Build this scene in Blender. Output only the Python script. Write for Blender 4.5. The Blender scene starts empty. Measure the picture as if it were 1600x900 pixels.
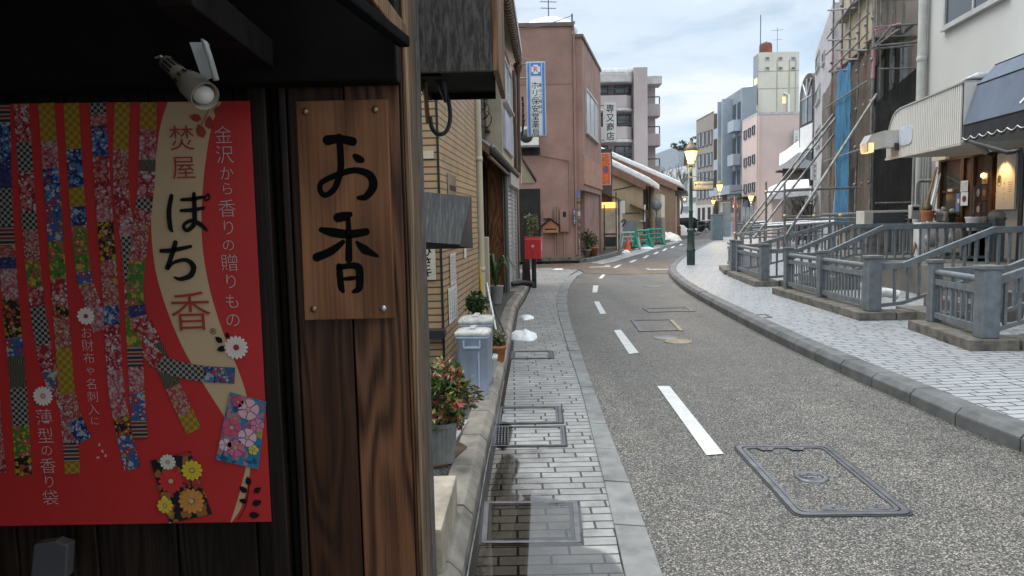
import bpy, bmesh, math, random
from mathutils import Vector, Matrix
random.seed(11)
R = math.radians
SC = bpy.context.scene
COL = SC.collection
V = Vector

# ------------------------------------------------------------------ camera
F_PX, CAM_H = 1130.0, 1.6
PITCH, ROLL = math.atan(105.0/1130.0), 0.022
_f = V((0, math.cos(PITCH), -math.sin(PITCH)))
_u0 = V((0, math.sin(PITCH), math.cos(PITCH)))
_r0 = V((1, 0, 0))
_r = _r0*math.cos(ROLL) - _u0*math.sin(ROLL)
_u = _u0*math.cos(ROLL) + _r0*math.sin(ROLL)
CAM = V((0, 0, CAM_H))
cd = bpy.data.cameras.new('camera')
cam = bpy.data.objects.new('camera', cd)
COL.objects.link(cam)
cam.matrix_world = Matrix(((_r.x, _u.x, -_f.x, CAM.x), (_r.y, _u.y, -_f.y, CAM.y), (_r.z, _u.z, -_f.z, CAM.z), (0, 0, 0, 1)))
cd.sensor_width = 36.0
cd.lens = 36.0*F_PX/1600.0
cd.clip_start = 0.05
cd.clip_end = 3000
SC.camera = cam

# ------------------------------------------------------------------ sky, sun, exposure
SUN_EL, SUN_AZ = R(60), R(-65)          # azimuth from +Y towards +X
wd = bpy.data.worlds.new('World'); SC.world = wd; wd.use_nodes = True
nt = wd.node_tree; nt.nodes.clear()
N = nt.nodes.new; L = nt.links.new
out = N('ShaderNodeOutputWorld'); bg = N('ShaderNodeBackground'); bg.inputs['Strength'].default_value = 0.1
sky = N('ShaderNodeTexSky'); sky.sky_type = 'NISHITA'; sky.sun_disc = False
sky.sun_elevation = SUN_EL; sky.sun_rotation = SUN_AZ; sky.air_density = 1.0; sky.dust_density = 1.5
tc = N('ShaderNodeTexCoord'); sep = N('ShaderNodeSeparateXYZ'); L(tc.outputs['Generated'], sep.inputs[0])
mz = N('ShaderNodeMath'); mz.operation = 'MAXIMUM'; mz.inputs[1].default_value = 0.0; L(sep.outputs['Z'], mz.inputs[0])
az = N('ShaderNodeMath'); az.operation = 'ADD'; az.inputs[1].default_value = 0.12; L(mz.outputs[0], az.inputs[0])
dx = N('ShaderNodeMath'); dx.operation = 'DIVIDE'; L(sep.outputs['X'], dx.inputs[0]); L(az.outputs[0], dx.inputs[1])
dy = N('ShaderNodeMath'); dy.operation = 'DIVIDE'; L(sep.outputs['Y'], dy.inputs[0]); L(az.outputs[0], dy.inputs[1])
cb = N('ShaderNodeCombineXYZ'); L(dx.outputs[0], cb.inputs[0]); L(dy.outputs[0], cb.inputs[1])
def wnoise(scale, det, loc, rough=0.55):
    mp = N('ShaderNodeMapping'); mp.inputs['Location'].default_value = loc; L(cb.outputs[0], mp.inputs[0])
    n = N('ShaderNodeTexNoise'); n.inputs['Scale'].default_value = scale; n.inputs['Detail'].default_value = det
    n.inputs['Roughness'].default_value = rough; n.inputs['Distortion'].default_value = 0.3; L(mp.outputs[0], n.inputs['Vector']); return n
def wramp(src, stops):
    r = N('ShaderNodeValToRGB'); L(src, r.inputs[0]); el = r.color_ramp.elements
    while len(el) < len(stops): el.new(0.5)
    for e, (p, c) in zip(el, stops): e.position = p; e.color = (*c, 1)
    r.color_ramp.interpolation = 'EASE'; return r
n1 = wnoise(0.55, 7, (3.1, 1.7, 0)); n2 = wnoise(1.3, 8, (9.3, 4.2, 2), 0.6)
cover = wramp(n1.outputs[0], [(0.28, (0, 0, 0)), (0.44, (1, 1, 1))])
shade = wramp(n2.outputs[0], [(0.30, (3.5, 4.4, 5.4)), (0.48, (4.75, 5.5, 6.3)), (0.66, (5.9, 6.35, 6.75))])
blue = N('ShaderNodeMixRGB'); blue.inputs[0].default_value = 0.6; L(sky.outputs[0], blue.inputs[1]); blue.inputs[2].default_value = (4.6, 5.9, 7.1, 1)
mx = N('ShaderNodeMixRGB'); L(cover.outputs[0], mx.inputs[0]); L(blue.outputs[0], mx.inputs[1]); L(shade.outputs[0], mx.inputs[2])
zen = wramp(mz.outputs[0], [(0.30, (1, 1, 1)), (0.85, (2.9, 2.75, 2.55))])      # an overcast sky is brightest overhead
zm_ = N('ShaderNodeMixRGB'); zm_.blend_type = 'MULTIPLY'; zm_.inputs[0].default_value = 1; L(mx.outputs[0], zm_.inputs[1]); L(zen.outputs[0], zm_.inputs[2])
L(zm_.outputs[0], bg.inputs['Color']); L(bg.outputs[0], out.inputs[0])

sl = bpy.data.lights.new('sun', 'SUN'); sl.energy = 1.4; sl.angle = R(35); sl.color = (1.0, 0.95, 0.88)
so = bpy.data.objects.new('sun', sl); COL.objects.link(so)
sd = V((math.sin(SUN_AZ)*math.cos(SUN_EL), math.cos(SUN_AZ)*math.cos(SUN_EL), math.sin(SUN_EL)))
so.rotation_euler = sd.to_track_quat('Z', 'Y').to_euler(); so.location = (0, 0, 60)
SC.view_settings.view_transform = 'Standard'; SC.view_settings.look = 'None'
SC.view_settings.gamma = 1; SC.view_settings.use_curve_mapping = False
SC.view_settings.exposure = 0.68
SC.render.engine = 'CYCLES'; SC.cycles.use_denoising = True
SC.cycles.max_bounces = 6; SC.cycles.transparent_max_bounces = 10
SC.cycles.caustics_reflective = False; SC.cycles.caustics_refractive = False

# ------------------------------------------------------------------ measuring from the photograph (1600 x 900)
def ray(px, py):
    return (_f*F_PX + _r*(px-800.0) + _u*(450.0-py)).normalized()
def G(px, py, z=0.0):
    d = ray(px, py); t = (z-CAM.z)/d.z
    return CAM + d*t
def D(px, py, Y):
    d = ray(px, py); return CAM + d*(Y/d.y)
class Face:
    """vertical wall plane from p0 (left) to p1 (right) as seen from outside"""
    def __init__(s, p0, p1):
        s.p0 = V((p0[0], p0[1], 0)); s.p1 = V((p1[0], p1[1], 0))
        s.len = (s.p1-s.p0).length; s.u = (s.p1-s.p0)/s.len
        s.n = V((s.u.y, -s.u.x, 0))
    def px(s, x, y):
        d = ray(x, y); t = (s.p0-CAM).dot(s.n)/d.dot(s.n); p = CAM+d*t
        return (p-s.p0).dot(s.u), p.z
    def rect(s, x0, y0, x1, y1):
        ym = (y0+y1)/2; xm = (x0+x1)/2
        return s.px(x0, ym)[0], s.px(x1, ym)[0], s.px(xm, y1)[1], s.px(xm, y0)[1]
    def pt(s, u, z, d=0.0):
        q = s.p0+s.u*u+s.n*d; return V((q.x, q.y, z))
    def off(s, d):
        return Face(s.p0+s.n*d, s.p1+s.n*d)

# ------------------------------------------------------------------ things and parts
def T(name, label, cat, loc, group=None, rz=0):
    o = bpy.data.objects.new(name, None); COL.objects.link(o)
    o.location = loc; o.rotation_euler = (0, 0, rz); o.empty_display_size = 0.1
    o['label'] = label; o['category'] = cat
    if group: o['group'] = group
    return o
def tag(o, label, cat, group=None):
    o['label'] = label; o['category'] = cat
    if group: o['group'] = group
    return o
def root_of(o):
    while o.parent: o = o.parent
    return o
def dup(root, loc, rz=0, label=None, group=None):
    def cp(o, par):
        c = o.copy(); COL.objects.link(c); c.parent = par
        for ch in o.children: cp(ch, c)
        return c
    r = cp(root, None); r.location = loc; r.rotation_euler = (0, 0, rz)
    if label: r['label'] = label
    if group: r['group'] = group
    return r

_fc = bpy.data.curves.new('lettering', 'FONT'); _fc.size = 1; _fc.resolution_u = 4
_fo = bpy.data.objects.new('lettering', _fc); COL.objects.link(_fo)
_gl = {}
def glyph(ch, bold=0.0):
    k = (ch, bold)
    if k not in _gl:
        _fc.body = ch; _fc.offset = bold
        bpy.context.view_layer.update()
        dg = bpy.context.evaluated_depsgraph_get()
        m = bpy.data.meshes.new_from_object(_fo.evaluated_get(dg))
        vs = [tuple(v.co) for v in m.vertices]; fs = [tuple(p.vertices) for p in m.polygons]
        bpy.data.meshes.remove(m); _gl[k] = (vs, fs)
    return _gl[k]

class MB:
    def __init__(s): s.v = []; s.f = []; s.m = []; s.sm = []
    def add(s, vs, fs, mi=0, smooth=False):
        b = len(s.v); s.v += [V(v) for v in vs]
        for f in fs: s.f.append(tuple(b+i for i in f)); s.m.append(mi); s.sm.append(smooth)
        return s
    def hexa(s, p, mi=0):   # 4 bottom ccw, 4 top ccw
        return s.add(p, [(3, 2, 1, 0), (4, 5, 6, 7), (0, 1, 5, 4), (1, 2, 6, 5), (2, 3, 7, 6), (3, 0, 4, 7)], mi)
    def box(s, c, sz, rz=0, mi=0, M=None):
        x, y, z = sz[0]/2, sz[1]/2, sz[2]/2
        p = [V(q) for q in ((-x, -y, -z), (x, -y, -z), (x, y, -z), (-x, y, -z), (-x, -y, z), (x, -y, z), (x, y, z), (-x, y, z))]
        M = M or Matrix.Rotation(rz, 3, 'Z')
        return s.hexa([M@q+V(c) for q in p], mi)
    def fbox(s, F, u0, u1, z0, z1, d0, d1, mi=0):
        return s.hexa([F.pt(u0, z0, d1), F.pt(u1, z0, d1), F.pt(u1, z0, d0), F.pt(u0, z0, d0),
                       F.pt(u0, z1, d1), F.pt(u1, z1, d1), F.pt(u1, z1, d0), F.pt(u0, z1, d0)], mi)
    def prism(s, poly, z0, z1, mi=0):
        n = len(poly); a = sum(poly[i][0]*poly[(i+1) % n][1]-poly[(i+1) % n][0]*poly[i][1] for i in range(n))
        if a < 0: poly = list(reversed(poly))
        zt = z1 if isinstance(z1, (list, tuple)) else [z1]*n
        if a < 0 and isinstance(z1, (list, tuple)): zt = list(reversed(zt))
        vs = [(p[0], p[1], z0) for p in poly]+[(p[0], p[1], z) for p, z in zip(poly, zt)]
        fs = [tuple(range(n-1, -1, -1)), tuple(range(n, 2*n))]+[(i, (i+1) % n, n+(i+1) % n, n+i) for i in range(n)]
        return s.add(vs, fs, mi)
    def extr(s, pts, vec, mi=0):   # planar polygon extruded along vec
        n = len(pts); pts = [V(p) for p in pts]; vec = V(vec)
        nn = V((0, 0, 0))
        for i in range(n): nn += pts[i].cross(pts[(i+1) % n])
        if nn.dot(vec) > 0: pts.reverse()
        return s.add(pts+[p+vec for p in pts], [tuple(range(n)), tuple(range(2*n-1, n-1, -1))]+[((i+1) % n, i, n+i, n+(i+1) % n) for i in range(n)], mi)
    def tube(s, pts, r, n=8, mi=0, cap=True, r1=None):
        pts = [V(p) for p in pts]; k = len(pts); rings = []
        prev = None
        for i, p in enumerate(pts):
            t = (pts[min(i+1, k-1)]-pts[max(i-1, 0)]).normalized()
            a = prev if prev is not None else (V((0, 0, 1)) if abs(t.z) < 0.9 else V((1, 0, 0)))
            b = t.cross(a).normalized(); a = b.cross(t).normalized(); prev = a
            rr = r[i] if isinstance(r, (list, tuple)) else (r if r1 is None else r+(r1-r)*i/(k-1))
            rings.append([p+(a*math.cos(2*math.pi*j/n)+b*math.sin(2*math.pi*j/n))*rr for j in range(n)])
        vs = [q for rg in rings for q in rg]
        fs = [(i*n+j, i*n+(j+1) % n, (i+1)*n+(j+1) % n, (i+1)*n+j) for i in range(k-1) for j in range(n)]
        s.add(vs, fs, mi, True)
        if cap: s.add(rings[0], [tuple(range(n-1, -1, -1))], mi); s.add(rings[-1], [tuple(range(n))], mi)
        return s
    def lathe(s, prof, c, n=16, mi=0, M=None, smooth=True):   # prof: (r, z)
        c = V(c); k = len(prof); M = M or Matrix.Identity(3)
        vs = [M@V((r*math.cos(2*math.pi*j/n), r*math.sin(2*math.pi*j/n), z))+c for r, z in prof for j in range(n)]
        s.add(vs, [(i*n+j, i*n+(j+1) % n, (i+1)*n+(j+1) % n, (i+1)*n+j) for i in range(k-1) for j in range(n)], mi, smooth)
        s.add(vs[:n], [tuple(range(n-1, -1, -1))], mi); s.add(vs[-n:], [tuple(range(n))], mi)
        return s
    def ball(s, c, r, n=10, mi=0, sc=(1, 1, 1), jit=0):
        c = V(c); vs = []; m = n//2
        for i in range(m+1):
            for j in range(n):
                th = math.pi*i/m; ph = 2*math.pi*j/n; q = 1+(random.uniform(-jit, jit) if jit else 0)
                vs.append(c+V((math.sin(th)*math.cos(ph)*sc[0], math.sin(th)*math.sin(ph)*sc[1], math.cos(th)*sc[2]))*r*q)
        s.add(vs, [(i*n+j, (i+1)*n+j, (i+1)*n+(j+1) % n, i*n+(j+1) % n) for i in range(m) for j in range(n)], mi, True); return s
    def poly(s, pts, mi=0): return s.add(pts, [tuple(range(len(pts)))], mi)
    def text(s, txt, org, right, up, size, vertical=False, step=None, mi=0, bold=0.0, depth=0.0):
        """org = centre of the first character (vertical) or of the whole line"""
        org = V(org); right = V(right).normalized(); up = V(up).normalized(); nn = right.cross(up)
        step = step or size*1.05
        for i, ch in enumerate(txt):
            if ch == ' ': continue
            vs, fs = glyph(ch, bold)
            if not vs: continue
            xs = [v[0] for v in vs]; ys = [v[1] for v in vs]
            if ord(ch) > 255: cx, cy = 0.5, 0.36
            else: cx, cy = (min(xs)+max(xs))/2, 0.34
            o = org-up*step*i if vertical else org+right*step*(i-(len(txt)-1)/2)
            s.add([o+right*(v[0]-cx)*size+up*(v[1]-cy)*size for v in vs], fs, mi)
        return s
    def stroke(s, pts, w, nrm, mi=0, depth=0.0008, res=6):
        """brush stroke ribbon through pts with widths w (metres), lying in the plane of normal nrm"""
        pts = [V(p) for p in pts]; k = len(pts); P = []; W = []
        for i in range(k-1):
            p0, p1, p2, p3 = pts[max(i-1, 0)], pts[i], pts[i+1], pts[min(i+2, k-1)]
            for j in range(res):
                t = j/res
                P.append(0.5*((2*p1)+(p2-p0)*t+(2*p0-5*p1+4*p2-p3)*t*t+(3*p1-p0-3*p2+p3)*t**3)); W.append(w[i]+(w[i+1]-w[i])*t)
        P.append(pts[-1]); W.append(w[-1]); n = len(P); nrm = V(nrm); a = []; b = []
        for i in range(n):
            t = (P[min(i+1, n-1)]-P[max(i-1, 0)]).normalized(); sd = nrm.cross(t)*W[i]/2
            a.append(P[i]+sd); b.append(P[i]-sd)
        s.add(a+b, [(n+i, n+i+1, i+1, i) for i in range(n-1)], mi)
        for e, sg in ((0, -1), (n-1, 1)):
            t = (P[min(e+1, n-1)]-P[max(e-1, 0)]).normalized(); sd = nrm.cross(t)
            arc = [P[e]+(sd*math.cos(q)+t*sg*math.sin(q))*W[e]/2 for q in [math.pi*z/8 for z in range(9)]]
            s.poly(arc if sg < 0 else arc[::-1], mi)
        return s
    def build(s, name, mat, parent=None, loc=None, bevel=0.0, kind=None, recalc=False, jit=0.0):
        bm = bmesh.new()
        o0 = root_of(parent).location if parent else V(loc or (0, 0, 0))
        vs = [bm.verts.new(v) for v in s.v]
        for f, mi, sm in zip(s.f, s.m, s.sm):
            try: fc = bm.faces.new([vs[i] for i in f])
            except ValueError: continue
            fc.material_index = mi; fc.smooth = sm
        if recalc: bmesh.ops.recalc_face_normals(bm, faces=bm.faces)
        if bevel > 0:
            bm.normal_update()
            es = [e for e in bm.edges if len(e.link_faces) == 2 and e.calc_face_angle(0) > 0.6]
            bmesh.ops.bevel(bm, geom=es, offset=bevel, segments=2, affect='EDGES', profile=0.6, clamp_overlap=True)
        bm.normal_update()
        uv = bm.loops.layers.uv.new('UVMap')
        for f in bm.faces:
            n = f.normal
            if abs(n.z) > 0.75:
                for l in f.loops: l[uv].uv = (l.vert.co.x, l.vert.co.y)
            else:
                t = V((-n.y, n.x, 0)).normalized() if (n.x or n.y) else V((1, 0, 0))
                for l in f.loops: l[uv].uv = (l.vert.co.dot(t), l.vert.co.z)
        bmesh.ops.translate(bm, verts=bm.verts, vec=-V(o0))
        me = bpy.data.meshes.new(name); bm.to_mesh(me); bm.free()
        for m_ in (mat if isinstance(mat, (list, tuple)) else [mat]): me.materials.append(m_)
        o = bpy.data.objects.new(name, me); COL.objects.link(o)
        if parent: o.parent = parent
        else: o.location = o0
        if kind: o['kind'] = kind
        return o

def smooth_line(pts, res=6):
    P = []; k = len(pts); pts = [V(p) for p in pts]
    for i in range(k-1):
        p0, p1, p2, p3 = pts[max(i-1, 0)], pts[i], pts[i+1], pts[min(i+2, k-1)]
        for j in range(res):
            t = j/res; P.append(0.5*((2*p1)+(p2-p0)*t+(2*p0-5*p1+4*p2-p3)*t*t+(3*p1-p0-3*p2+p3)*t**3))
    P.append(pts[-1]); return P
def offset_line(P, d):   # to the left of travel for d > 0
    o = []
    for i in range(len(P)):
        t = P[min(i+1, len(P)-1)]-P[max(i-1, 0)]; t.z = 0; t.normalize()
        o.append(P[i]+V((-t.y, t.x, 0))*d)
    return o
def walk(P, step):
    """points at even arc length"""
    res = [P[0].copy()]; acc = 0
    for a, b in zip(P, P[1:]):
        l = (b-a).length
        while acc+l >= step:
            t = (step-acc)/l; a = a+(b-a)*t; res.append(a.copy()); l = (b-a).length; acc = 0
        acc += l
    return res

# ------------------------------------------------------------------ materials
def newmat(name):
    m = bpy.data.materials.new(name); m.use_nodes = True; t = m.node_tree; t.nodes.clear()
    o = t.nodes.new('ShaderNodeOutputMaterial'); b = t.nodes.new('ShaderNodeBsdfPrincipled'); t.links.new(b.outputs[0], o.inputs[0])
    return m, t, b
def nd(t, typ, **kw):
    n = t.nodes.new(typ)
    for k, v in kw.items():
        if hasattr(n, k) and k not in ('inputs',): setattr(n, k, v)
    return n
def coords(t, kind='Object', scale=(1, 1, 1)):
    tc = t.nodes.new('ShaderNodeTexCoord'); mp = t.nodes.new('ShaderNodeMapping'); mp.inputs['Scale'].default_value = scale
    t.links.new(tc.outputs[kind], mp.inputs[0]); return mp.outputs[0]
def noise(t, vec, sc, det=4, rough=0.55, dist=0):
    n = t.nodes.new('ShaderNodeTexNoise'); n.inputs['Scale'].default_value = sc; n.inputs['Detail'].default_value = det
    n.inputs['Roughness'].default_value = rough; n.inputs['Distortion'].default_value = dist
    if vec: t.links.new(vec, n.inputs['Vector'])
    return n
def ramp(t, src, stops, interp='LINEAR'):
    r = t.nodes.new('ShaderNodeValToRGB'); t.links.new(src, r.inputs[0]); el = r.color_ramp.elements; r.color_ramp.interpolation = interp
    while len(el) < len(stops): el.new(0.5)
    for e, (p, c) in zip(el, stops): e.position = p; e.color = (*(c if isinstance(c, (tuple, list)) else (c, c, c)), 1)
    return r.outputs[0]
def mix(t, fac, a, b, mode='MIX'):
    m = t.nodes.new('ShaderNodeMixRGB'); m.blend_type = mode
    for i, x in ((0, fac), (1, a), (2, b)):
        if isinstance(x, (int, float)): m.inputs[i].default_value = x if i == 0 else (x, x, x, 1)
        elif isinstance(x, (tuple, list)): m.inputs[i].default_value = (*x, 1)
        else: t.links.new(x, m.inputs[i])
    return m.outputs[0]
def math_(t, op, a, b=0.0):
    m = t.nodes.new('ShaderNodeMath'); m.operation = op
    for i, x in ((0, a), (1, b)):
        if isinstance(x, (int, float)): m.inputs[i].default_value = x
        else: t.links.new(x, m.inputs[i])
    return m.outputs[0]
def bump(t, b, h, strength=0.3, dist=0.01):
    n = t.nodes.new('ShaderNodeBump'); n.inputs['Strength'].default_value = strength; n.inputs['Distance'].default_value = dist
    t.links.new(h, n.inputs['Height']); t.links.new(n.outputs[0], b.inputs['Normal'])
def M(name, col, rough=0.6, metal=0.0, var=0.18, vs=2.5, bmp=0.12, bs=60, streak=0.0, spec=0.5, chips=None):
    """painted / plain surface with mottling, optional vertical weather streaks and fine bump"""
    m, t, b = newmat(name); v = coords(t)
    n = noise(t, v, vs, 6, 0.6); c2 = tuple(x*(1-var*1.5) for x in col); c1 = tuple(min(1, x*(1+var*0.7)) for x in col)
    c = ramp(t, n.outputs[0], [(0.3, c2), (0.7, c1)])
    if streak:
        s = noise(t, coords(t, 'Object', (9, 9, 0.5)), 1.0, 5, 0.6)
        k = ramp(t, s.outputs[0], [(0.40, 1-streak*.55), (0.66, 1.0)]); c = mix(t, 1.0, c, k, 'MULTIPLY')
    if chips:
        ck = noise(t, v, chips[2], 6, .7); c = mix(t, ramp(t, ck.outputs[0], [(chips[1], 0.0), (chips[1]+.03, .85)]), c, chips[0])
    t.links.new(c, b.inputs['Base Color'])
    t.links.new(ramp(t, n.outputs[0], [(0.2, min(1, rough*1.15)), (0.8, rough*0.85)]), b.inputs['Roughness'])
    b.inputs['Metallic'].default_value = metal; b.inputs['Specular IOR Level'].default_value = spec
    if bmp: bump(t, b, noise(t, v, bs, 3).outputs[0], bmp, 0.004)
    return m
def wood(name, dark, light, rough=0.5, gs=1.0, axis='Z', contrast=1.0, blot=0.5, bmp=0.35, rings=34):
    m, t, b = newmat(name)
    lo = 0.5; sc = {'Z': (5*gs, 5*gs, lo), 'X': (lo, 5*gs, 5*gs), 'Y': (5*gs, lo, 5*gs)}[axis]
    fi = {'Z': (160, 160, 2.5), 'X': (2.5, 160, 160), 'Y': (160, 2.5, 160)}[axis]
    oi = t.nodes.new('ShaderNodeObjectInfo'); tc = t.nodes.new('ShaderNodeTexCoord')
    av = t.nodes.new('ShaderNodeVectorMath'); av.operation = 'ADD'; t.links.new(tc.outputs['Object'], av.inputs[0])
    sx = t.nodes.new('ShaderNodeVectorMath'); sx.operation = 'SCALE'; sx.inputs[0].default_value = (17, 31, 23); t.links.new(oi.outputs['Random'], sx.inputs['Scale'])
    t.links.new(sx.outputs[0], av.inputs[1])
    def mp(s):
        q = t.nodes.new('ShaderNodeMapping'); q.inputs['Scale'].default_value = s; t.links.new(av.outputs[0], q.inputs[0]); return q.outputs[0]
    n = noise(t, mp(sc), 1.0, 2, 0.45, 0.5)
    w = math_(t, 'SINE', math_(t, 'MULTIPLY', n.outputs[0], rings*3.0))
    w = math_(t, 'ADD', math_(t, 'MULTIPLY', w, 0.5), 0.5)
    f = noise(t, mp(fi), 1.0, 3, 0.7).outputs[0]
    g = math_(t, 'ADD', math_(t, 'MULTIPLY', w, 0.42*contrast), math_(t, 'MULTIPLY', f, 0.85))
    c = ramp(t, g, [(0.34, dark), (0.92, light)])
    bl = noise(t, mp((3, 3, 1.2)), 1.0, 5, 0.6).outputs[0]
    c = mix(t, 1.0, c, ramp(t, bl, [(0.33, 1-blot), (0.66, 1.0)]), 'MULTIPLY')
    t.links.new(c, b.inputs['Base Color'])
    t.links.new(ramp(t, bl, [(0.2, min(1, rough*1.3)), (0.8, rough*0.8)]), b.inputs['Roughness'])
    b.inputs['Specular IOR Level'].default_value = .28; bump(t, b, g, bmp, 0.004); return m
def brickmat(name, c1, c2, mortar, bw, rh, ms, rough=0.6, kind='UV', rot=0, off=0.5, sq=1.0, sqf=2, noise_amt=0.35, bmp=0.6, wet=None, ns=6, bias=0.0, moff=(0, 0, 0)):
    m, t, b = newmat(name)
    tc = t.nodes.new('ShaderNodeTexCoord'); mp = t.nodes.new('ShaderNodeMapping'); mp.inputs['Rotation'].default_value = (0, 0, rot); mp.inputs['Location'].default_value = moff
    t.links.new(tc.outputs[kind], mp.inputs[0])
    br = t.nodes.new('ShaderNodeTexBrick'); t.links.new(mp.outputs[0], br.inputs['Vector'])
    br.offset = off; br.squash = sq; br.squash_frequency = sqf
    for k, v in (('Scale', 1), ('Mortar Size', ms), ('Mortar Smooth', 0.15), ('Bias', bias), ('Brick Width', bw), ('Row Height', rh)): br.inputs[k].default_value = v
    br.inputs['Color1'].default_value = (*c1, 1); br.inputs['Color2'].default_value = (*c2, 1); br.inputs['Mortar'].default_value = (*mortar, 1)
    v = coords(t); n = noise(t, v, ns, 8, 0.65)
    c = mix(t, 1.0, br.outputs[0], ramp(t, n.outputs[0], [(0.3, 1-noise_amt), (0.7, 1.0)]), 'MULTIPLY')
    n2 = noise(t, v, 0.9, 6, 0.6)
    c = mix(t, 1.0, c, ramp(t, n2.outputs[0], [(0.3, 1-noise_amt*0.7), (0.65, 1.0)]), 'MULTIPLY')
    rg = ramp(t, n.outputs[0], [(0.2, min(1, rough*1.2)), (0.8, rough*0.8)])
    if wet:   # wet(t, v) -> mask 0..1
        k = wet(t); c = mix(t, k, c, mix(t, 1.0, c, (0.62, 0.60, 0.57), 'MULTIPLY')); rg = mix(t, k, rg, 0.16)
    t.links.new(c, b.inputs['Base Color']); t.links.new(rg, b.inputs['Roughness'])
    h = mix(t, 0.15, math_(t, 'SUBTRACT', 1.0, br.outputs['Fac']), noise(t, v, 220, 2).outputs[0])
    bp = t.nodes.new('ShaderNodeBump'); bp.inputs['Distance'].default_value = 0.006; t.links.new(h, bp.inputs['Height'])
    if wet: t.links.new(math_(t, 'MULTIPLY', math_(t, 'SUBTRACT', 1.0, math_(t, 'MULTIPLY', k, .6)), bmp), bp.inputs['Strength'])
    else: bp.inputs['Strength'].default_value = bmp
    t.links.new(bp.outputs[0], b.inputs['Normal']); return m
def glassmat(name, col=(0.02, 0.025, 0.03), rough=0.06, spec=0.8):
    m, t, b = newmat(name); n = noise(t, coords(t), 1.2, 3)
    t.links.new(ramp(t, n.outputs[0], [(0.35, col), (0.65, tuple(x*2.2 for x in col))]), b.inputs['Base Color'])
    b.inputs['Roughness'].default_value = rough; b.inputs['Specular IOR Level'].default_value = spec; return m
def emit(name, col, st, base=(0.8, 0.7, 0.5)):
    m, t, b = newmat(name); b.inputs['Base Color'].default_value = (*base, 1)
    n = noise(t, coords(t), 8, 2); c = ramp(t, n.outputs[0], [(0.2, tuple(x*0.85 for x in col)), (0.8, col)])
    t.links.new(c, b.inputs['Emission Color']); b.inputs['Emission Strength'].default_value = st; return m
def aggregate(name, cols, scale, rough=0.75, bmp=0.7, low=(0.3, 0.75), patch=None):
    """exposed stone chips: one random colour per cell"""
    m, t, b = newmat(name); v = coords(t)
    vo = t.nodes.new('ShaderNodeTexVoronoi'); vo.inputs['Scale'].default_value = scale; t.links.new(v, vo.inputs['Vector'])
    sp = t.nodes.new('ShaderNodeSeparateXYZ'); t.links.new(vo.outputs['Color'], sp.inputs[0])
    c = ramp(t, sp.outputs[0], cols, 'CONSTANT')
    e = ramp(t, vo.outputs['Distance'], [(0.35, 1.0), (0.75, 0.35)]); c = mix(t, 1.0, c, e, 'MULTIPLY')
    n = noise(t, v, 0.7, 6, 0.6); c = mix(t, 1.0, c, ramp(t, n.outputs[0], [(low[0], 0.72), (low[1], 1.08)]), 'MULTIPLY')
    tr = noise(t, coords(t, 'Object', (1.3, .12, 1)), 1.0, 3, .5); c = mix(t, 1.0, c, ramp(t, tr.outputs[0], [(.35, (.80, .80, .81)), (.6, (1.06, 1.05, 1.03))]), 'MULTIPLY')
    st = noise(t, v, 1.7, 7, .75); c = mix(t, 1.0, c, ramp(t, st.outputs[0], [(.30, .62), (.42, 1.0)]), 'MULTIPLY')
    n3 = noise(t, v, 5, 5, 0.7); c = mix(t, 1.0, c, ramp(t, n3.outputs[0], [(0.3, 0.8), (0.6, 1.05)]), 'MULTIPLY')
    t.links.new(c, b.inputs['Base Color']); t.links.new(ramp(t, n.outputs[0], [(0.3, rough*0.6), (0.7, rough)]), b.inputs['Roughness'])
    bump(t, b, math_(t, 'SUBTRACT', 1.0, vo.outputs['Distance']), bmp, 0.004); return m
def leafmat(name, cols, rough=0.45):
    m, t, b = newmat(name); v = coords(t); vo = t.nodes.new('ShaderNodeTexVoronoi'); vo.inputs['Scale'].default_value = 22; t.links.new(v, vo.inputs['Vector'])
    sp = t.nodes.new('ShaderNodeSeparateXYZ'); t.links.new(vo.outputs['Color'], sp.inputs[0])
    k = len(cols); t.links.new(ramp(t, sp.outputs[0], [(i/k, c) for i, c in enumerate(cols)], 'CONSTANT'), b.inputs['Base Color'])
    b.inputs['Roughness'].default_value = rough; return m
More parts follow.
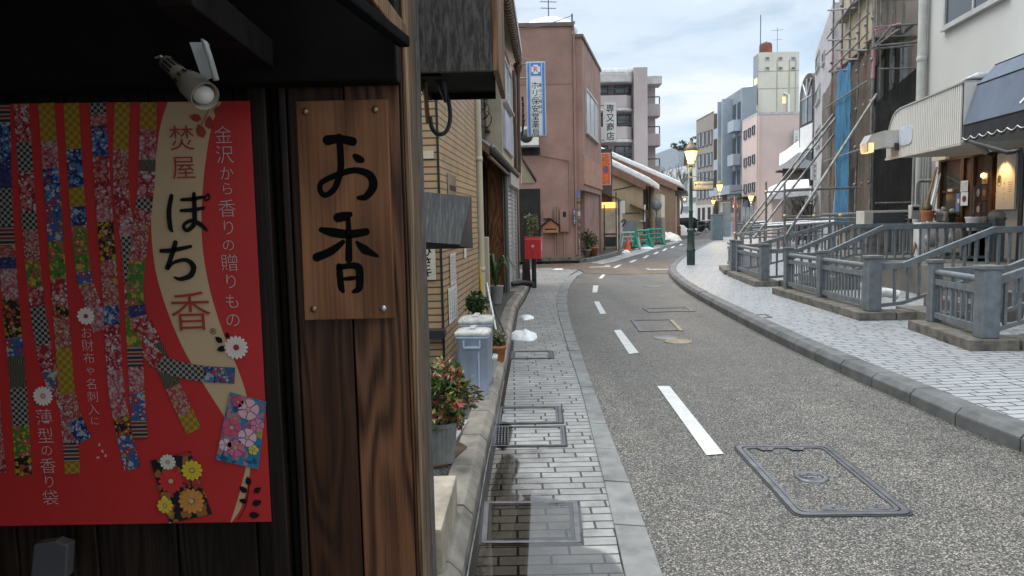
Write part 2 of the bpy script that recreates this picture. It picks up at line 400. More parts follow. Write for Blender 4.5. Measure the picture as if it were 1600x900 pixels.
def cloth_print(name, bgc, flowers, scale, petals=True, kind='flower'):
    """small washi print: blossoms, checks, stripes or waves"""
    dk = lambda c: tuple(x*.52 for x in c)
    bgc = dk(bgc); flowers = [dk(f) for f in flowers]
    m, t, b = newmat(name); v = coords(t); b.inputs['Roughness'].default_value = 0.5
    if kind == 'flower':
        vo = t.nodes.new('ShaderNodeTexVoronoi'); vo.inputs['Scale'].default_value = scale; t.links.new(v, vo.inputs['Vector'])
        sp = t.nodes.new('ShaderNodeSeparateXYZ'); t.links.new(vo.outputs['Color'], sp.inputs[0])
        k = len(flowers); fc = ramp(t, sp.outputs[1], [(i/k, c) for i, c in enumerate(flowers)], 'CONSTANT')
        v2 = t.nodes.new('ShaderNodeTexVoronoi'); v2.inputs['Scale'].default_value = scale*3.1; t.links.new(v, v2.inputs['Vector'])
        d = math_(t, 'ADD', vo.outputs['Distance'], math_(t, 'MULTIPLY', v2.outputs['Distance'], 0.35))
        s2 = t.nodes.new('ShaderNodeSeparateXYZ'); t.links.new(v2.outputs['Color'], s2.inputs[0])
        small = ramp(t, s2.outputs[0], [(0, bgc), (.5, flowers[-1]), (.68, bgc), (.78, flowers[0]), (.9, tuple(x*.45 for x in bgc))], 'CONSTANT')
        c = mix(t, ramp(t, d, [(0.56, 1.0), (0.60, 0.0)]), small, fc)
        c = mix(t, ramp(t, vo.outputs['Distance'], [(0.10, 1.0), (0.13, 0.0)]), c, (0.75, 0.5, 0.08))
    elif kind == 'check':
        ck = t.nodes.new('ShaderNodeTexChecker'); ck.inputs['Scale'].default_value = scale; t.links.new(v, ck.inputs['Vector'])
        ck.inputs[1].default_value = (*bgc, 1); ck.inputs[2].default_value = (*flowers[0], 1); c = ck.outputs[0]
    else:
        w = t.nodes.new('ShaderNodeTexWave'); w.inputs['Scale'].default_value = scale; w.bands_direction = 'Z' if kind == 'stripe' else 'X'
        w.inputs['Distortion'].default_value = 0 if kind != 'wave' else 9; t.links.new(v, w.inputs['Vector'])
        k = len(flowers); c = ramp(t, w.outputs[0], [(0, bgc)]+[((i+1)/(k+1), f) for i, f in enumerate(flowers)], 'CONSTANT')
    t.links.new(c, b.inputs['Base Color']); return m
def netmat(name, col, alpha, hole=0.35):
    m, t, b = newmat(name); v = coords(t); n = noise(t, coords(t, 'Object', (1, 1, 0.4)), 2.2, 5, 0.6)
    f2 = noise(t, coords(t, 'Object', (4, 4, .7)), 2.5, 7, .7); cc = ramp(t, n.outputs[0], [(0.3, tuple(x*0.45 for x in col)), (0.7, col)])
    t.links.new(mix(t, 1.0, cc, ramp(t, f2.outputs[0], [(.35, .45), (.62, 1.25)]), 'MULTIPLY'), b.inputs['Base Color']); b.inputs['Roughness'].default_value = 0.8
    bump(t, b, f2.outputs[0], .8, .05)
    tr = t.nodes.new('ShaderNodeBsdfTransparent'); mxs = t.nodes.new('ShaderNodeMixShader')
    t.links.new(ramp(t, n.outputs[0], [(0.3, alpha), (0.7, max(0, alpha-hole))]), mxs.inputs[0])
    t.links.new(tr.outputs[0], mxs.inputs[1]); t.links.new(b.outputs[0], mxs.inputs[2])
    o = [x for x in t.nodes if x.type == 'OUTPUT_MATERIAL'][0]; t.links.new(mxs.outputs[0], o.inputs[0]); return m

def scratch(name, dark, light, sc, rough=0.7, lo=.42, hi=.62, bmp=.3):
    """weathered surface with fine scratches stretched along one direction"""
    m, t, b = newmat(name); n = noise(t, coords(t, 'Object', sc), 1.0, 6, .72, .4); n2 = noise(t, coords(t), 3, 4)
    c = ramp(t, n.outputs[0], [(lo, dark), (hi, light)]); c = mix(t, 1.0, c, ramp(t, n2.outputs[0], [(.3, .6), (.7, 1.1)]), 'MULTIPLY')
    t.links.new(c, b.inputs['Base Color']); b.inputs['Roughness'].default_value = rough; bump(t, b, n.outputs[0], bmp, .004); return m
def puddle_mask(t):
    v = coords(t); s = t.nodes.new('ShaderNodeSeparateXYZ'); t.links.new(v, s.inputs[0])
    gy = ramp(t, math_(t, 'DIVIDE', s.outputs['Y'], 20.0), [(0.15, .95), (0.20, 0.75), (0.26, 0.4), (0.6, 0.22)])
    gx = ramp(t, math_(t, 'ADD', s.outputs['X'], 0.4), [(0.15, 1.0), (0.85, 0.3)])
    n = noise(t, v, 1.6, 5, 0.55).outputs[0]
    return ramp(t, math_(t, 'ADD', math_(t, 'MULTIPLY', gy, gx), math_(t, 'MULTIPLY', n, 0.9)), [(0.84, 0.0), (0.94, 1.0)])

m_asphalt = aggregate('exposed_aggregate_asphalt', [(0, (0.062, 0.060, 0.058)), (0.30, (0.118, 0.111, 0.104)), (0.52, (0.21, 0.194, 0.176)), (0.76, (0.345, 0.308, 0.262)), (0.92, (0.51, 0.47, 0.405))], 128, 0.7)
m_agg_dark = aggregate('pebble_concrete', [(0, (0.03, 0.03, 0.03)), (0.4, (0.07, 0.07, 0.068)), (0.75, (0.14, 0.135, 0.125)), (0.93, (0.3, 0.28, 0.25))], 120, 0.6)
m_tan_asphalt = aggregate('tan_asphalt', [(0, (0.14, 0.10, 0.075)), (0.4, (0.21, 0.15, 0.11)), (0.8, (0.30, 0.23, 0.17))], 60, 0.75, 0.3)
m_far_asphalt = aggregate('grey_asphalt', [(0, (0.08, 0.08, 0.078)), (0.5, (0.13, 0.125, 0.12)), (0.85, (0.2, 0.19, 0.18))], 60, 0.7, 0.3)
m_pave_l = brickmat('wet_granite_setts', (0.405, 0.395, 0.38), (0.315, 0.31, 0.30), (0.05, 0.045, 0.042), 0.25, 0.095, 0.007, 0.5, 'Object', 0.0, 0.37, 1.35, 3, 0.4, 0.7, puddle_mask, 9)
m_pave_r = brickmat('pale_granite_setts', (0.43, 0.44, 0.455), (0.36, 0.37, 0.385), (0.06, 0.06, 0.06), 0.24, 0.105, 0.009, 0.4, 'Object', R(-3), 0.4, 1.3, 3, 0.18, 0.5, None, 9)
m_stone = M('kerb_granite', (0.195, 0.195, 0.19), 0.65, var=0.25, vs=5, bmp=0.25, bs=160)
m_stone_tan = M('kerb_tan_stone', (0.225, 0.20, 0.165), 0.5, var=0.45, vs=4, bmp=0.3, bs=150)
m_plinth = M('weathered_plinth_stone', (0.15, 0.135, 0.115), 0.75, var=0.45, vs=6, bmp=0.4, bs=90)
m_concrete = M('concrete', (0.3, 0.295, 0.28), 0.8, var=0.3, vs=1.5, bmp=0.3, bs=80, streak=0.3)
m_joint = M('dark_joint', (0.03, 0.03, 0.028), 0.6)
m_iron = M('cast_iron_lid', (0.19, 0.19, 0.20), 0.42, 0.7, 0.3, 8, 0.15)
m_brass = M('tan_metal_lid', (0.30, 0.25, 0.16), 0.45, 0.4, 0.3, 8)
m_white_paint = M('road_marking_paint', (0.58, 0.58, 0.56), 0.6, chips=((.16, .15, .14), .65, 30), var=0.13, vs=6, bmp=0.4, bs=120)
m_snow = M('snow', (0.80, 0.81, 0.83), 0.6, var=0.16, vs=7, bmp=0.8, bs=60)
m_snow_dirty = M('dirty_snow', (0.6, 0.59, 0.57), 0.65, var=0.3, vs=5, bmp=0.7, bs=40)
m_ground = M('far_ground', (0.2, 0.2, 0.2), 0.8)
m_black = M('black_metal', (0.015, 0.015, 0.017), 0.45)
m_dark = M('dark_interior', (0.012, 0.011, 0.010), 0.8)
m_white = M('white_plastic', (0.72, 0.72, 0.70), 0.4, var=0.1)
m_cream = M('cream_pipe_plastic', (0.55, 0.47, 0.34), 0.4, var=0.12, streak=0.2)
m_steel = M('galvanised_pipe', (0.23, 0.225, 0.215), 0.5, 0.35, 0.4, 6, 0.15)
m_rail = M('grey_painted_steel', (0.165, 0.185, 0.20), 0.5, 0.0, 0.22, 9, 0.25, 90, 0.28, chips=((.085, .06, .045), .64, 14))
m_glass = glassmat('window_glass'); m_glass_pale = glassmat('pale_window_glass', (0.09, 0.10, 0.11))
m_curtain = M('curtained_glass', (0.5, 0.52, 0.54), 0.25, var=0.15, vs=1.5, bmp=0)
m_alu = M('dark_window_frame', (0.06, 0.06, 0.065), 0.4, 0.4); m_alu_l = M('pale_window_frame', (0.5, 0.5, 0.49), 0.4, 0.3)
m_ink = M('black_ink', (0.010, 0.009, 0.009), 0.75, var=0.1, bmp=0, spec=.15)

# ------------------------------------------------------------------ the setting: ground, road, pavements, kerbs
def ngon(name, pts, z, mat, kind='structure'):
    pts = [V((p.x, p.y, z)) for p in map(V, pts)]
    a = sum(pts[i].x*pts[(i+1) % len(pts)].y-pts[(i+1) % len(pts)].x*pts[i].y for i in range(len(pts)))
    if a < 0: pts.reverse()
    from mathutils.geometry import tessellate_polygon
    mb = MB(); mb.add(pts, [tuple(f) for f in tessellate_polygon([pts])]); o = mb.build(name, mat, None, recalc=True)
    if kind: o['kind'] = kind
    return o
mb = MB(); mb.poly([(math.cos(2*math.pi*i/64)*900, math.sin(2*math.pi*i/64)*900, -0.02) for i in range(64)])
mb.build('ground', m_ground, kind='structure')

def gl(pxs, z=0.0): return [G(x, y, z) for x, y in pxs]
LE = [V((0.60, -14, 0)), V((0.62, -4, 0)), V((0.64, 0, 0)), V((.655, 2, 0))]+gl([(1033, 900), (1000, 800), (965, 710), (935, 630), (912, 565), (896, 520), (888, 490), (886, 465), (892, 445), (903, 431)])
LI = [V((0.42, -14, 0)), V((0.44, -4, 0)), V((0.46, 0, 0)), V((.48, 2, 0))]+gl([(975, 900), (955, 800), (930, 700), (908, 610), (892, 560), (880, 520), (872, 490), (870, 467), (876, 447), (888, 431)])
KB = [V((-0.36, -14, 0)), V((-0.34, -4, 0)), V((-0.30, 0, 0)), V((-.26, 2, 0))]+gl([(727, 898), (743, 813), (760, 717), (773, 663), (784, 605), (793, 562), (798, 532), (806, 488), (817, 469), (828, 447), (836, 432)])
RK = [V((3.35, -14, 0)), V((3.36, -4, 0)), V((3.37, 0, 0)), V((3.375, 2.5, 0)), V((3.37, 4, 0))]+gl([(1600, 708), (1500, 668), (1400, 622), (1300, 577), (1200, 528), (1130, 490), (1075, 458), (1053, 440), (1045, 428), (1049, 418), (1064, 405), (1085, 393), (1108, 381), (1124, 372)])+[V((22, 75, 0)), V((24, 92, 0))]
LE, LI, KB, RK = map(smooth_line, (LE, LI, KB, RK))
corner = gl([(912, 425), (905, 421), (885, 418), (860, 418.5), (835, 419.5)])
side_far = gl([(842, 412.5), (905, 411.5)])
FK = gl([(913, 410.5), (955, 401), (977, 393), (1000, 386), (1029, 379.5), (1056, 375.5), (1079, 369.5), (1084, 364)])+[V((14, 92, 0))]
FK = smooth_line([side_far[1]]+FK, 5)
west0, west1 = V((-40, 24.2, 0)), V((-40, 26.6, 0))
ngon('road', LE+corner+[west0, west1, side_far[0]]+FK+list(reversed(RK)), 0.0, m_asphalt)
# far carriageway: grey tarmac beyond the crossing, tan tarmac at the crossing
ngon('far_road', FK[3:]+list(reversed([p for p in RK if p.y > FK[3].y-0.5])), 0.004, m_far_asphalt)
ngon('crossing_road', gl([(862, 419.5), (905, 421.5), (915, 427), (960, 429), (1044.5, 427.5), (1049, 417.5), (1063, 405.5), (1040, 404), (980, 406), (914, 411), (860, 412.5)]), 0.008, m_tan_asphalt)
ngon('slush_strip', gl([(922, 411), (958, 402.5), (979, 395), (1002, 388), (1030, 381.5), (1057, 377), (1063, 378.5), (1035, 386), (1000, 397), (960, 409), (940, 413)]), 0.012, M('thin_slush', (0.40, 0.405, 0.42), 0.5, var=0.5, vs=2.2))
ngon('left_pavement', KB+list(reversed(corner[1:]))+list(reversed(LI)), 0.004, m_pave_l)
ngon('far_left_pavement', FK+[V((8, 92, 0)), V((-40, 92, 0)), V((-40, 26.6, 0))], 0.1, m_agg_dark)
RI = offset_line(RK, -0.2)
mb = MB()
for i in range(len(RI)-1): mb.poly([(RI[i].x, RI[i].y, .125), (60, RI[i].y, .125), (60, RI[i+1].y, .125), (RI[i+1].x, RI[i+1].y, .125)])
mb.build('right_pavement', m_pave_r, kind='structure')
ngon('building_strip', offset_line(KB, 0.17)+[V((-30, 17.5, 0)), V((-30, -14, 0))], 0.125, m_agg_dark)

def kerb(name, A, B, z0, z1, step, mat, lab=None, bev=0.012, skew=0.0, slope=None):
    """a row of kerb stones between line A (road side) and line B"""
    n = max(2, int(sum((b-a).length for a, b in zip(A, A[1:]))/step))
    def even(P):
        tot = sum((b-a).length for a, b in zip(P, P[1:])); r = walk(P, tot/n-1e-6); return r[:n+1]
    a, b = even(A), even(B); mb = MB(); k = min(len(a), len(b))-1
    for i in range(k):
        g = 0.006/max(step, 0.1)
        p = [a[i].lerp(a[i+1], g), a[i].lerp(a[i+1], 1-g), b[i].lerp(b[i+1], 1-g), b[i].lerp(b[i+1], g)]
        zz = z1+random.uniform(-0.003, 0.003); ins = 0.04 if slope else 0.0
        lo = [V((q.x, q.y, z0)) for q in p]; hi = [V((q.x, q.y, zz)) for q in p]
        if slope:
            hi[0] = hi[0].lerp(hi[3], slope); hi[1] = hi[1].lerp(hi[2], slope)
            mb.hexa([lo[0], lo[1], lo[2], lo[3], V((lo[0].x, lo[0].y, zz-0.05)), V((lo[1].x, lo[1].y, zz-0.05)), V((lo[2].x, lo[2].y, zz-0.05)), V((lo[3].x, lo[3].y, zz-0.05))])
            q = [V((v.x, v.y, zz-0.05)) for v in (lo[0], lo[1], lo[2], lo[3])]
            mb.hexa(q+hi)
        else: mb.hexa(lo+hi)
    return mb.build(name, mat, kind='structure', bevel=bev, recalc=True)
kerb('left_edging', LE, LI, -0.05, 0.018, 0.62, m_stone, bev=0.006)
kerb('left_kerb', KB, offset_line(KB, 0.18), -0.05, 0.135, 0.62, m_stone_tan, bev=0.008, slope=0.28)
kerb('right_kerb', RK, offset_line(RK, -0.21), -0.05, 0.14, 0.62, M('dark_kerb_granite', (.135, .137, .137), .6, var=.3, vs=4, bmp=.25, bs=150), bev=0.008, slope=0.22)
kerb('far_left_kerb', FK, offset_line(FK, 0.18), -0.05, 0.12, 0.9, m_stone, bev=0)
# dark gutter and its bright steel edge along the left kerb
g0, g1 = offset_line(KB, -0.005), offset_line(KB, -0.05)
mb = MB()
for i in range(len(KB)-1): mb.poly([V((*g0[i].xy, .008)), V((*g0[i+1].xy, .008)), V((*g1[i+1].xy, .008)), V((*g1[i].xy, .008))][::-1])
mb.build('gutter', M('wet_gutter', (0.04, 0.037, 0.033), 0.15), kind='structure', recalc=True)
mb = MB(); P_ = [p for p in offset_line(KB, -0.012) if -1 < p.y < 7.2]
mb.tube([V((p.x, p.y, 0.013)) for p in P_], 0.005, 6); mb.build('gutter_rail', m_steel, kind='structure')
# thin water film standing on the setts by the lid
m_water, t_, b_ = newmat('thin_water'); t_.nodes.remove(b_); o_ = [n for n in t_.nodes if n.type == 'OUTPUT_MATERIAL'][0]
tr_ = t_.nodes.new('ShaderNodeBsdfTransparent'); tr_.inputs[0].default_value = (.84, .81, .77, 1); gs_ = t_.nodes.new('ShaderNodeBsdfGlossy'); gs_.inputs['Roughness'].default_value = .015; fr_ = t_.nodes.new('ShaderNodeFresnel'); fr_.inputs[0].default_value = 1.9; ms_ = t_.nodes.new('ShaderNodeMixShader')
t_.links.new(fr_.outputs[0], ms_.inputs[0]); t_.links.new(tr_.outputs[0], ms_.inputs[1]); t_.links.new(gs_.outputs[0], ms_.inputs[2]); t_.links.new(ms_.outputs[0], o_.inputs[0])
for pxs in ([(738, 930), (752, 858), (762, 800), (772, 745), (790, 712), (812, 726), (800, 770), (842, 777), (902, 792), (910, 826), (906, 852), (940, 862), (962, 880), (968, 930)], [(776, 700), (779, 672), (786, 660), (800, 668), (798, 690), (788, 705)]):
    P_ = smooth_line([G(x, y, 0) for x, y in pxs+pxs[:1]], 6)[:-1]; ngon('puddle', P_, 0.0135, m_water)
# loose stone joint inside the building strip
for i, (dd, w) in enumerate(((0.36, 0.03), (0.44, 0.02))):
    a = [p for p in offset_line(KB, dd) if 0 < p.y < 9]; b = [p for p in offset_line(KB, dd+w) if 0 < p.y < 9]; mb = MB()
    for j in range(min(len(a), len(b))-1): mb.poly([V((*a[j].xy, .129)), V((*a[j+1].xy, .129)), V((*b[j+1].xy, .129)), V((*b[j].xy, .129))])
    mb.build('strip_joint', m_joint, kind='structure', recalc=True)

# ------------------------------------------------------------------ road markings and lids
def dash(px4, i, lab, z=0.006):
    mb = MB(); p = [G(x, y, z) for x, y in px4]; mb.poly(p); o = mb.build('lane_dash', m_white_paint, loc=(p[0].x, p[0].y, z), recalc=True)
    tag(o, lab, 'road marking', 'white dashes of the bending lane line')
DASH = [([(1027, 603), (1046, 603), (1131, 709), (1104, 711)], 'long white lane dash beside the large rectangular lid frame, nearest of the line'),
        ([(959, 516), (970, 515), (998, 551), (983, 553)], 'second nearest white lane dash, on pebbled asphalt left of the pair of small lids'),
        ([(928, 471), (936, 471), (947, 490), (938, 490.5)], 'third nearest white lane dash, short and leaning to the right'),
        ([(927, 446), (935, 446), (933, 457), (925.5, 457)], 'short upright white dash where the lane line bends'),
        ([(941, 429), (946, 429), (941, 435), (935, 435)], 'small white dash just before the tan crossing'),
        ([(966, 414), (972, 413.5), (963, 418.5), (957, 418.5)], 'white dash on the tan crossing asphalt'),
        ([(990, 406), (997, 405.5), (988, 410), (982, 410)], 'white dash at the far rim of the tan crossing'),
        ([(1010, 399), (1015, 399), (1009, 403.5), (1003, 403.5)], 'white dash on grey tarmac, first past the tan crossing'),
        ([(1026, 393.5), (1030, 393.5), (1025, 397), (1020, 397)], 'white dash on grey tarmac, second past the tan crossing'),
        ([(1039, 388.5), (1043, 388.5), (1038, 392), (1034, 392)], 'white dash on grey tarmac, third past the tan crossing'),
        ([(1052, 384.5), (1055.5, 384.5), (1051, 387.5), (1047.5, 387.5)], 'white dash on grey tarmac, fourth past the tan crossing'),
        ([(1064, 381), (1068, 381), (1064, 383.5), (1060.5, 383.5)], 'white dash on grey tarmac just left of the green lamp post')]
for i, (p, lab) in enumerate(DASH): dash(p, i, lab, 0.006 if i < 5 else 0.014)
m_worn = M('worn_road_paint', (.42, .39, .35), .7, var=.45, vs=14)
for q, lab in (([(920, 417), (945, 416), (944, 414.5), (953, 413.8), (954, 417.5), (921, 418)], 'worn white painted symbol on the tan crossing, nearest the pink brown building'), ([(1008, 419.5), (1013, 419), (1020, 421.3), (1014, 422)], 'short worn white stroke at the left end of the faded stop line'), ([(1014.5, 420.2), (1046, 420), (1046, 421.3), (1015.5, 422)], 'faded white stop line across the tan crossing by the right kerb')):
    mb = MB(); mb.poly([G(x, y, .014) for x, y in q]); tag(mb.build('worn_marking', m_worn, loc=G(*q[0], .01), recalc=True), lab, 'road marking')

def lid_frame(label, px4, w, z, mat, tabs=False, infill=None, grp=None, bar=None):
    """rectangular steel lid frame set in the paving; px4 = tl, tr, br, bl in the photograph"""
    c = [G(x, y, z) for x, y in px4]; ctr = sum(c, V((0, 0, 0)))/4
    t = T('access_lid', label, 'manhole cover', (ctr.x, ctr.y, 0), grp)
    def inset(d):
        r = []
        for i in range(4):
            p = c[i]; a = (c[(i+1) % 4]-p).normalized(); b = (c[i-1]-p).normalized(); s = abs(a.x*b.y-a.y*b.x); r.append(p+(a+b)*(d/s))
        return r
    def ring(d0, d1, z0, z1, m, nm):
        mb = MB(); o, n = inset(d0), inset(d1)
        def rnd(P, rad):
            q = []
            for i in range(4):
                p = P[i]; a = (P[(i+1) % 4]-p).normalized()*rad; b = (P[i-1]-p).normalized()*rad
                for k in range(5):
                    s = k/4; q.append((p+b)*(1-s)**2+p*2*s*(1-s)+(p+a)*s*s)
            return q
        rr = 0.06 if tabs else 0.015; o, n = rnd(o, rr), rnd(n, rr*.8); k = len(o)
        vs = [V((p.x, p.y, z1)) for p in o]+[V((p.x, p.y, z1)) for p in n]+[V((p.x, p.y, z0)) for p in o]+[V((p.x, p.y, z0)) for p in n]
        fs = []
        for i in range(k):
            j = (i+1) % k; fs += [(i, j, k+j, k+i), (2*k+i, 2*k+j, j, i), (k+i, k+j, 3*k+j, 3*k+i)]
        mb.add(vs, fs); return mb.build(nm, m, t, recalc=True)
    ring(-.014, -.001, -0.01, z+0.0012, m_joint, 'gap'); ring(0, w*0.62, -0.01, z+0.006, mat, 'frame'); ring(w*0.62, w*0.74, -0.01, z+0.001, m_joint, 'gap'); ring(w*0.74, w*1.15, -0.01, z+0.005, mat, 'rim')
    if tabs:
        for e, f in ((0, .27), (0, .66), (2, .2), (2, .66)):
            a, b = inset(w*1.1)[e], inset(w*1.1)[(e+1) % 4]; p = a.lerp(b, f); d = (ctr-p); dr = (b-a).normalized(); nn = V((-dr.y, dr.x, 0)); nn = nn if nn.dot(d) > 0 else -nn
            mb = MB(); q = [p-dr*.06, p-dr*.035+nn*.055, p+dr*.035+nn*.055, p+dr*.06]; mb.extr([V((v.x, v.y, z+.004)) for v in q], (0, 0, .003)); mb.build('lifting_tab', mat, t, recalc=True)
            mb = MB(); mb.lathe([(0.012, z+.0075), (0.001, z+.0076)], (*(p+nn*.03).xy, 0), 10); mb.build('key_hole', m_joint, t)
    return t, c, inset
t, c, ins = lid_frame('large rectangular steel lid frame filled with pebbled asphalt and a round badge', [(1147, 697), (1292, 696), (1427, 804), (1245, 806)], 0.05, 0.004, m_iron, True)
ctr = sum(c, V((0, 0, 0)))/4; bc = G(1268, 745.5, 0.004)
mb = MB(); mb.lathe([(0.098, -0.01), (0.098, 0.010), (0.09, 0.0125), (0.07, 0.0125), (0.066, 0.009), (0.001, 0.009)], (bc.x, bc.y, 0), 32); bd = mb.build('badge', m_iron, t)
mb = MB()
for k, (r0, a0, a1) in enumerate(((0.052, -0.6, 3.9), (0.028, 0.2, 4.5))):
    mb.tube([(bc.x+0.012+math.cos(a0+(a1-a0)*s/14)*r0, bc.y+math.sin(a0+(a1-a0)*s/14)*r0*0.85, 0.011) for s in range(15)], 0.006, 5)
for s in (-0.012, 0.012): mb.tube([(bc.x-0.066, bc.y+s, .011), (bc.x-0.02, bc.y+s*1.6, .011)], .006, 5)
mb.build('emblem', m_iron, bd)
lid_frame('steel lid frame lying in the wet setts in front of the wooden shop', [(757, 785), (902, 784), (908, 849), (752, 850)], 0.042, 0.008, m_iron, grp=None)
lid_frame('narrow lid frame crossing the pavement beside the drain grate', [(770, 667), (881, 666), (884, 697), (766, 698)], 0.025, 0.008, m_iron)
lid_frame('lid frame set in the pavement just past the drain grate', [(776, 636), (876, 635), (879, 661), (773, 663)], 0.04, 0.008, m_iron)
lid_frame('lid frame in the pavement in front of the snow heap', [(800, 549), (862, 548), (865, 560), (798, 561)], 0.04, 0.008, m_iron)
lid_frame('lid frame with one rust bright bar ahead of the pair of small round lids', [(986, 500), (1050, 499), (1067, 516), (999, 518)], 0.045, 0.004, m_iron)
lid_frame('farthest rectangular lid frame on the carriageway, near the right kerb', [(1005, 482), (1074, 480), (1086, 486), (1014, 488)], 0.04, 0.004, m_iron)
mb = MB(); q = [G(x, y, .012) for x, y in ((1046, 500), (1052, 500), (1068, 516), (1062, 516.5))]; mb.poly(q)
tag(mb.build('brass_bar', m_brass, loc=(q[0].x, q[0].y, 0), recalc=True), 'bright tan metal bar on the right side of the middle lid frame', 'metal bar')
for (x, y, r, lab, m_) in ((1040, 528, .16, 'greenish round lid, left of two small round lids in the road', m_concrete), (1060, 534, .18, 'tan round lid, right of two small round lids in the road', m_brass), (1020, 447.5, .22, 'flat round lid near the tan crossing', m_iron)):
    p = G(x, y); mb = MB(); mb.lathe([(r, -.01), (r, .008), (r*.86, .0085), (r*.84, .004), (r*.8, .0075), (.001, .0075)], (p.x, p.y, 0), 28); tag(mb.build('manhole_cover', m_, loc=(p.x, p.y, 0)), lab, 'manhole cover')
# drain grate
p0, p1 = G(769, 697, 0), G(794, 668, 0); t = T('drain_grate', 'small black drain grate in the gutter by the kerb', 'drain', (p0.x, p0.y, 0))
mb = MB(); mb.poly([(p0.x, p0.y, .0075), (p1.x, p0.y, .0075), (p1.x, p1.y, .0075), (p0.x, p1.y, .0075)]); mb.build('pit', m_dark, t)
mb = MB()
for i in range(6): x = p0.x+(p1.x-p0.x)*i/5; mb.box((x, (p0.y+p1.y)/2, .012), (.007, p1.y-p0.y, .012))
for i in range(9): y = p0.y+(p1.y-p0.y)*i/8; mb.box(((p0.x+p1.x)/2, y, .010), (p1.x-p0.x, .006, .009))
mb.build('bars', m_iron, t)
# small marks on the right pavement
lid_frame('small dark rectangular lid in the right pavement', [(1178, 492), (1196, 491), (1206, 496), (1188, 497)], 0.03, 0.127, m_iron)

# ------------------------------------------------------------------ snow heaps
def snow_heap(px, py, w, h, d, lab, z=0.0, mat=None, group=None, lumps=9):
    from mathutils import noise as mn
    c = G(px, py, z); mb = MB(); nu, nv = 26, 20
    vs = []; sd_ = random.uniform(0, 50)
    for j in range(nv+1):
        for i in range(nu+1):
            u, v = i/nu*2-1, j/nv*2-1; r = math.sqrt(u*u+v*v)
            ed = .80+0.2*mn.noise(V((math.atan2(v, u)*1.3, sd_, 0)))
            k = max(0, 1-(r/ed)**2); nz = 0.75+0.55*mn.noise(V((u*1.7+sd_, v*1.7, 0)))+0.22*mn.noise(V((u*4.3, v*4.3, sd_)))+.07*mn.noise(V((u*11, v*11, sd_)))
            vs.append((c.x+u*w/2, c.y+v*d/2, z-0.03+(k**0.75)*h*nz+0.034*min(1, k*6)))
    mb.add(vs, [(j*(nu+1)+i, j*(nu+1)+i+1, (j+1)*(nu+1)+i+1, (j+1)*(nu+1)+i) for j in range(nv) for i in range(nu) if min(vs[j*(nu+1)+i][2], vs[(j+1)*(nu+1)+i+1][2]) > z-0.031 and max(vs[j*(nu+1)+i][2], vs[(j+1)*(nu+1)+i+1][2], vs[j*(nu+1)+i+1][2], vs[(j+1)*(nu+1)+i][2]) > z-0.02], 0, True)
    o = mb.build('snow_heap', mat or m_snow, loc=(c.x, c.y, z)); tag(o, lab, 'snow', group); return o
snow_heap(819, 526, .50, .10, 1.0, 'melting white snow heap on the left pavement, larger and nearer of the two')
snow_heap(823, 497, .32, .06, .7, 'small snow lump just behind the larger pavement heap')
snow_heap(872, 421, .5, .03, .35, 'thin patch of snow at the rounded pavement corner')
for x, y, w, h, d, lab in ((978, 394, .5, .12, .4, 'small snow clump on the far kerb by the cone'), (1045, 375, 2.0, .7, 2.8, 'grey snow heap at the foot of the beige shed'), (1062, 368, 2.2, 1.0, 3.4, 'tall snow heap beside the wooden planter box'),
                           (1073, 363, 2.4, 1.1, 4, 'snow heap behind the green lamp post'), (1107, 357.5, 4.0, 1.0, 4, 'distant snow heap on the far side of the bend'), (1132, 366, 1.0, .5, 2, 'snow heap right of the grey street cabinet'), (1006, 388, 1.2, .1, .8, 'low snow among the green barriers')):
    snow_heap(x, y, w, h, d, lab, 0.05, m_snow if x != 1045 else m_snow_dirty)

# ------------------------------------------------------------------ wooden incense shop at the left (front wall at Y = 1.6)
YW = 1.6
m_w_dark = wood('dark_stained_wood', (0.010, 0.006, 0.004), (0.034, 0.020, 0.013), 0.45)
m_w_plank = wood('brown_plank_wood', (0.036, 0.014, 0.007), (0.22, 0.096, 0.046), 0.40, 1.0, 'Z', 1.1, 0.45)
m_w_plank2 = wood('red_brown_plank_wood', (0.026, 0.010, 0.005), (0.090, 0.036, 0.017), 0.40, 0.8, 'Z', 0.8, 0.5)
m_w_edge = wood('worn_pale_wood', (0.04, 0.021, 0.011), (0.33, 0.195, 0.095), 0.6, 2.2, 'Z', 1.3, 0.4)
m_w_side = wood('weathered_side_wood', (0.03, 0.018, 0.011), (0.17, 0.105, 0.06), 0.65, 2.0, 'Z', 1.2, 0.5)
m_w_sign = wood('sign_board_wood', (0.15, 0.060, 0.024), (0.36, 0.155, 0.066), 0.38, 0.7, 'Z', 0.8, 0.5, 0.15)
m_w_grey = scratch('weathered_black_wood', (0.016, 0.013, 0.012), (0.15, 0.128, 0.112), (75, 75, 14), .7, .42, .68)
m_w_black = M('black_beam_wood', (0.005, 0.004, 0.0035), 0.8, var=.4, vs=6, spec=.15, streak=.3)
m_w_brown = wood('orange_brown_wood', (0.10, 0.05, 0.022), (0.32, 0.17, 0.08), 0.6, 1.5)
def pw(x, y, dy=0.0): return D(x, y, YW+dy)
shop = T('wooden_shop', 'dark wooden shopfront with poster, hanging letters board and deep eaves', 'shop', (-1.0, YW, 0))
xa, xb = pw(455, 500).x, pw(560, 700).x
xc = pw(652, 700).x
def wbox(nm, x0, x1, z0, z1, y0, y1, mat, bev=0.004, par=shop):
    mb = MB(); mb.hexa([(x0, y0, z0), (x1, y0, z0), (x1, y1, z0), (x0, y1, z0), (x0, y0, z1), (x1, y0, z1), (x1, y1, z1), (x0, y1, z1)])
    return mb.build(nm, mat, par, bevel=bev)
zt = pw(500, 128).z
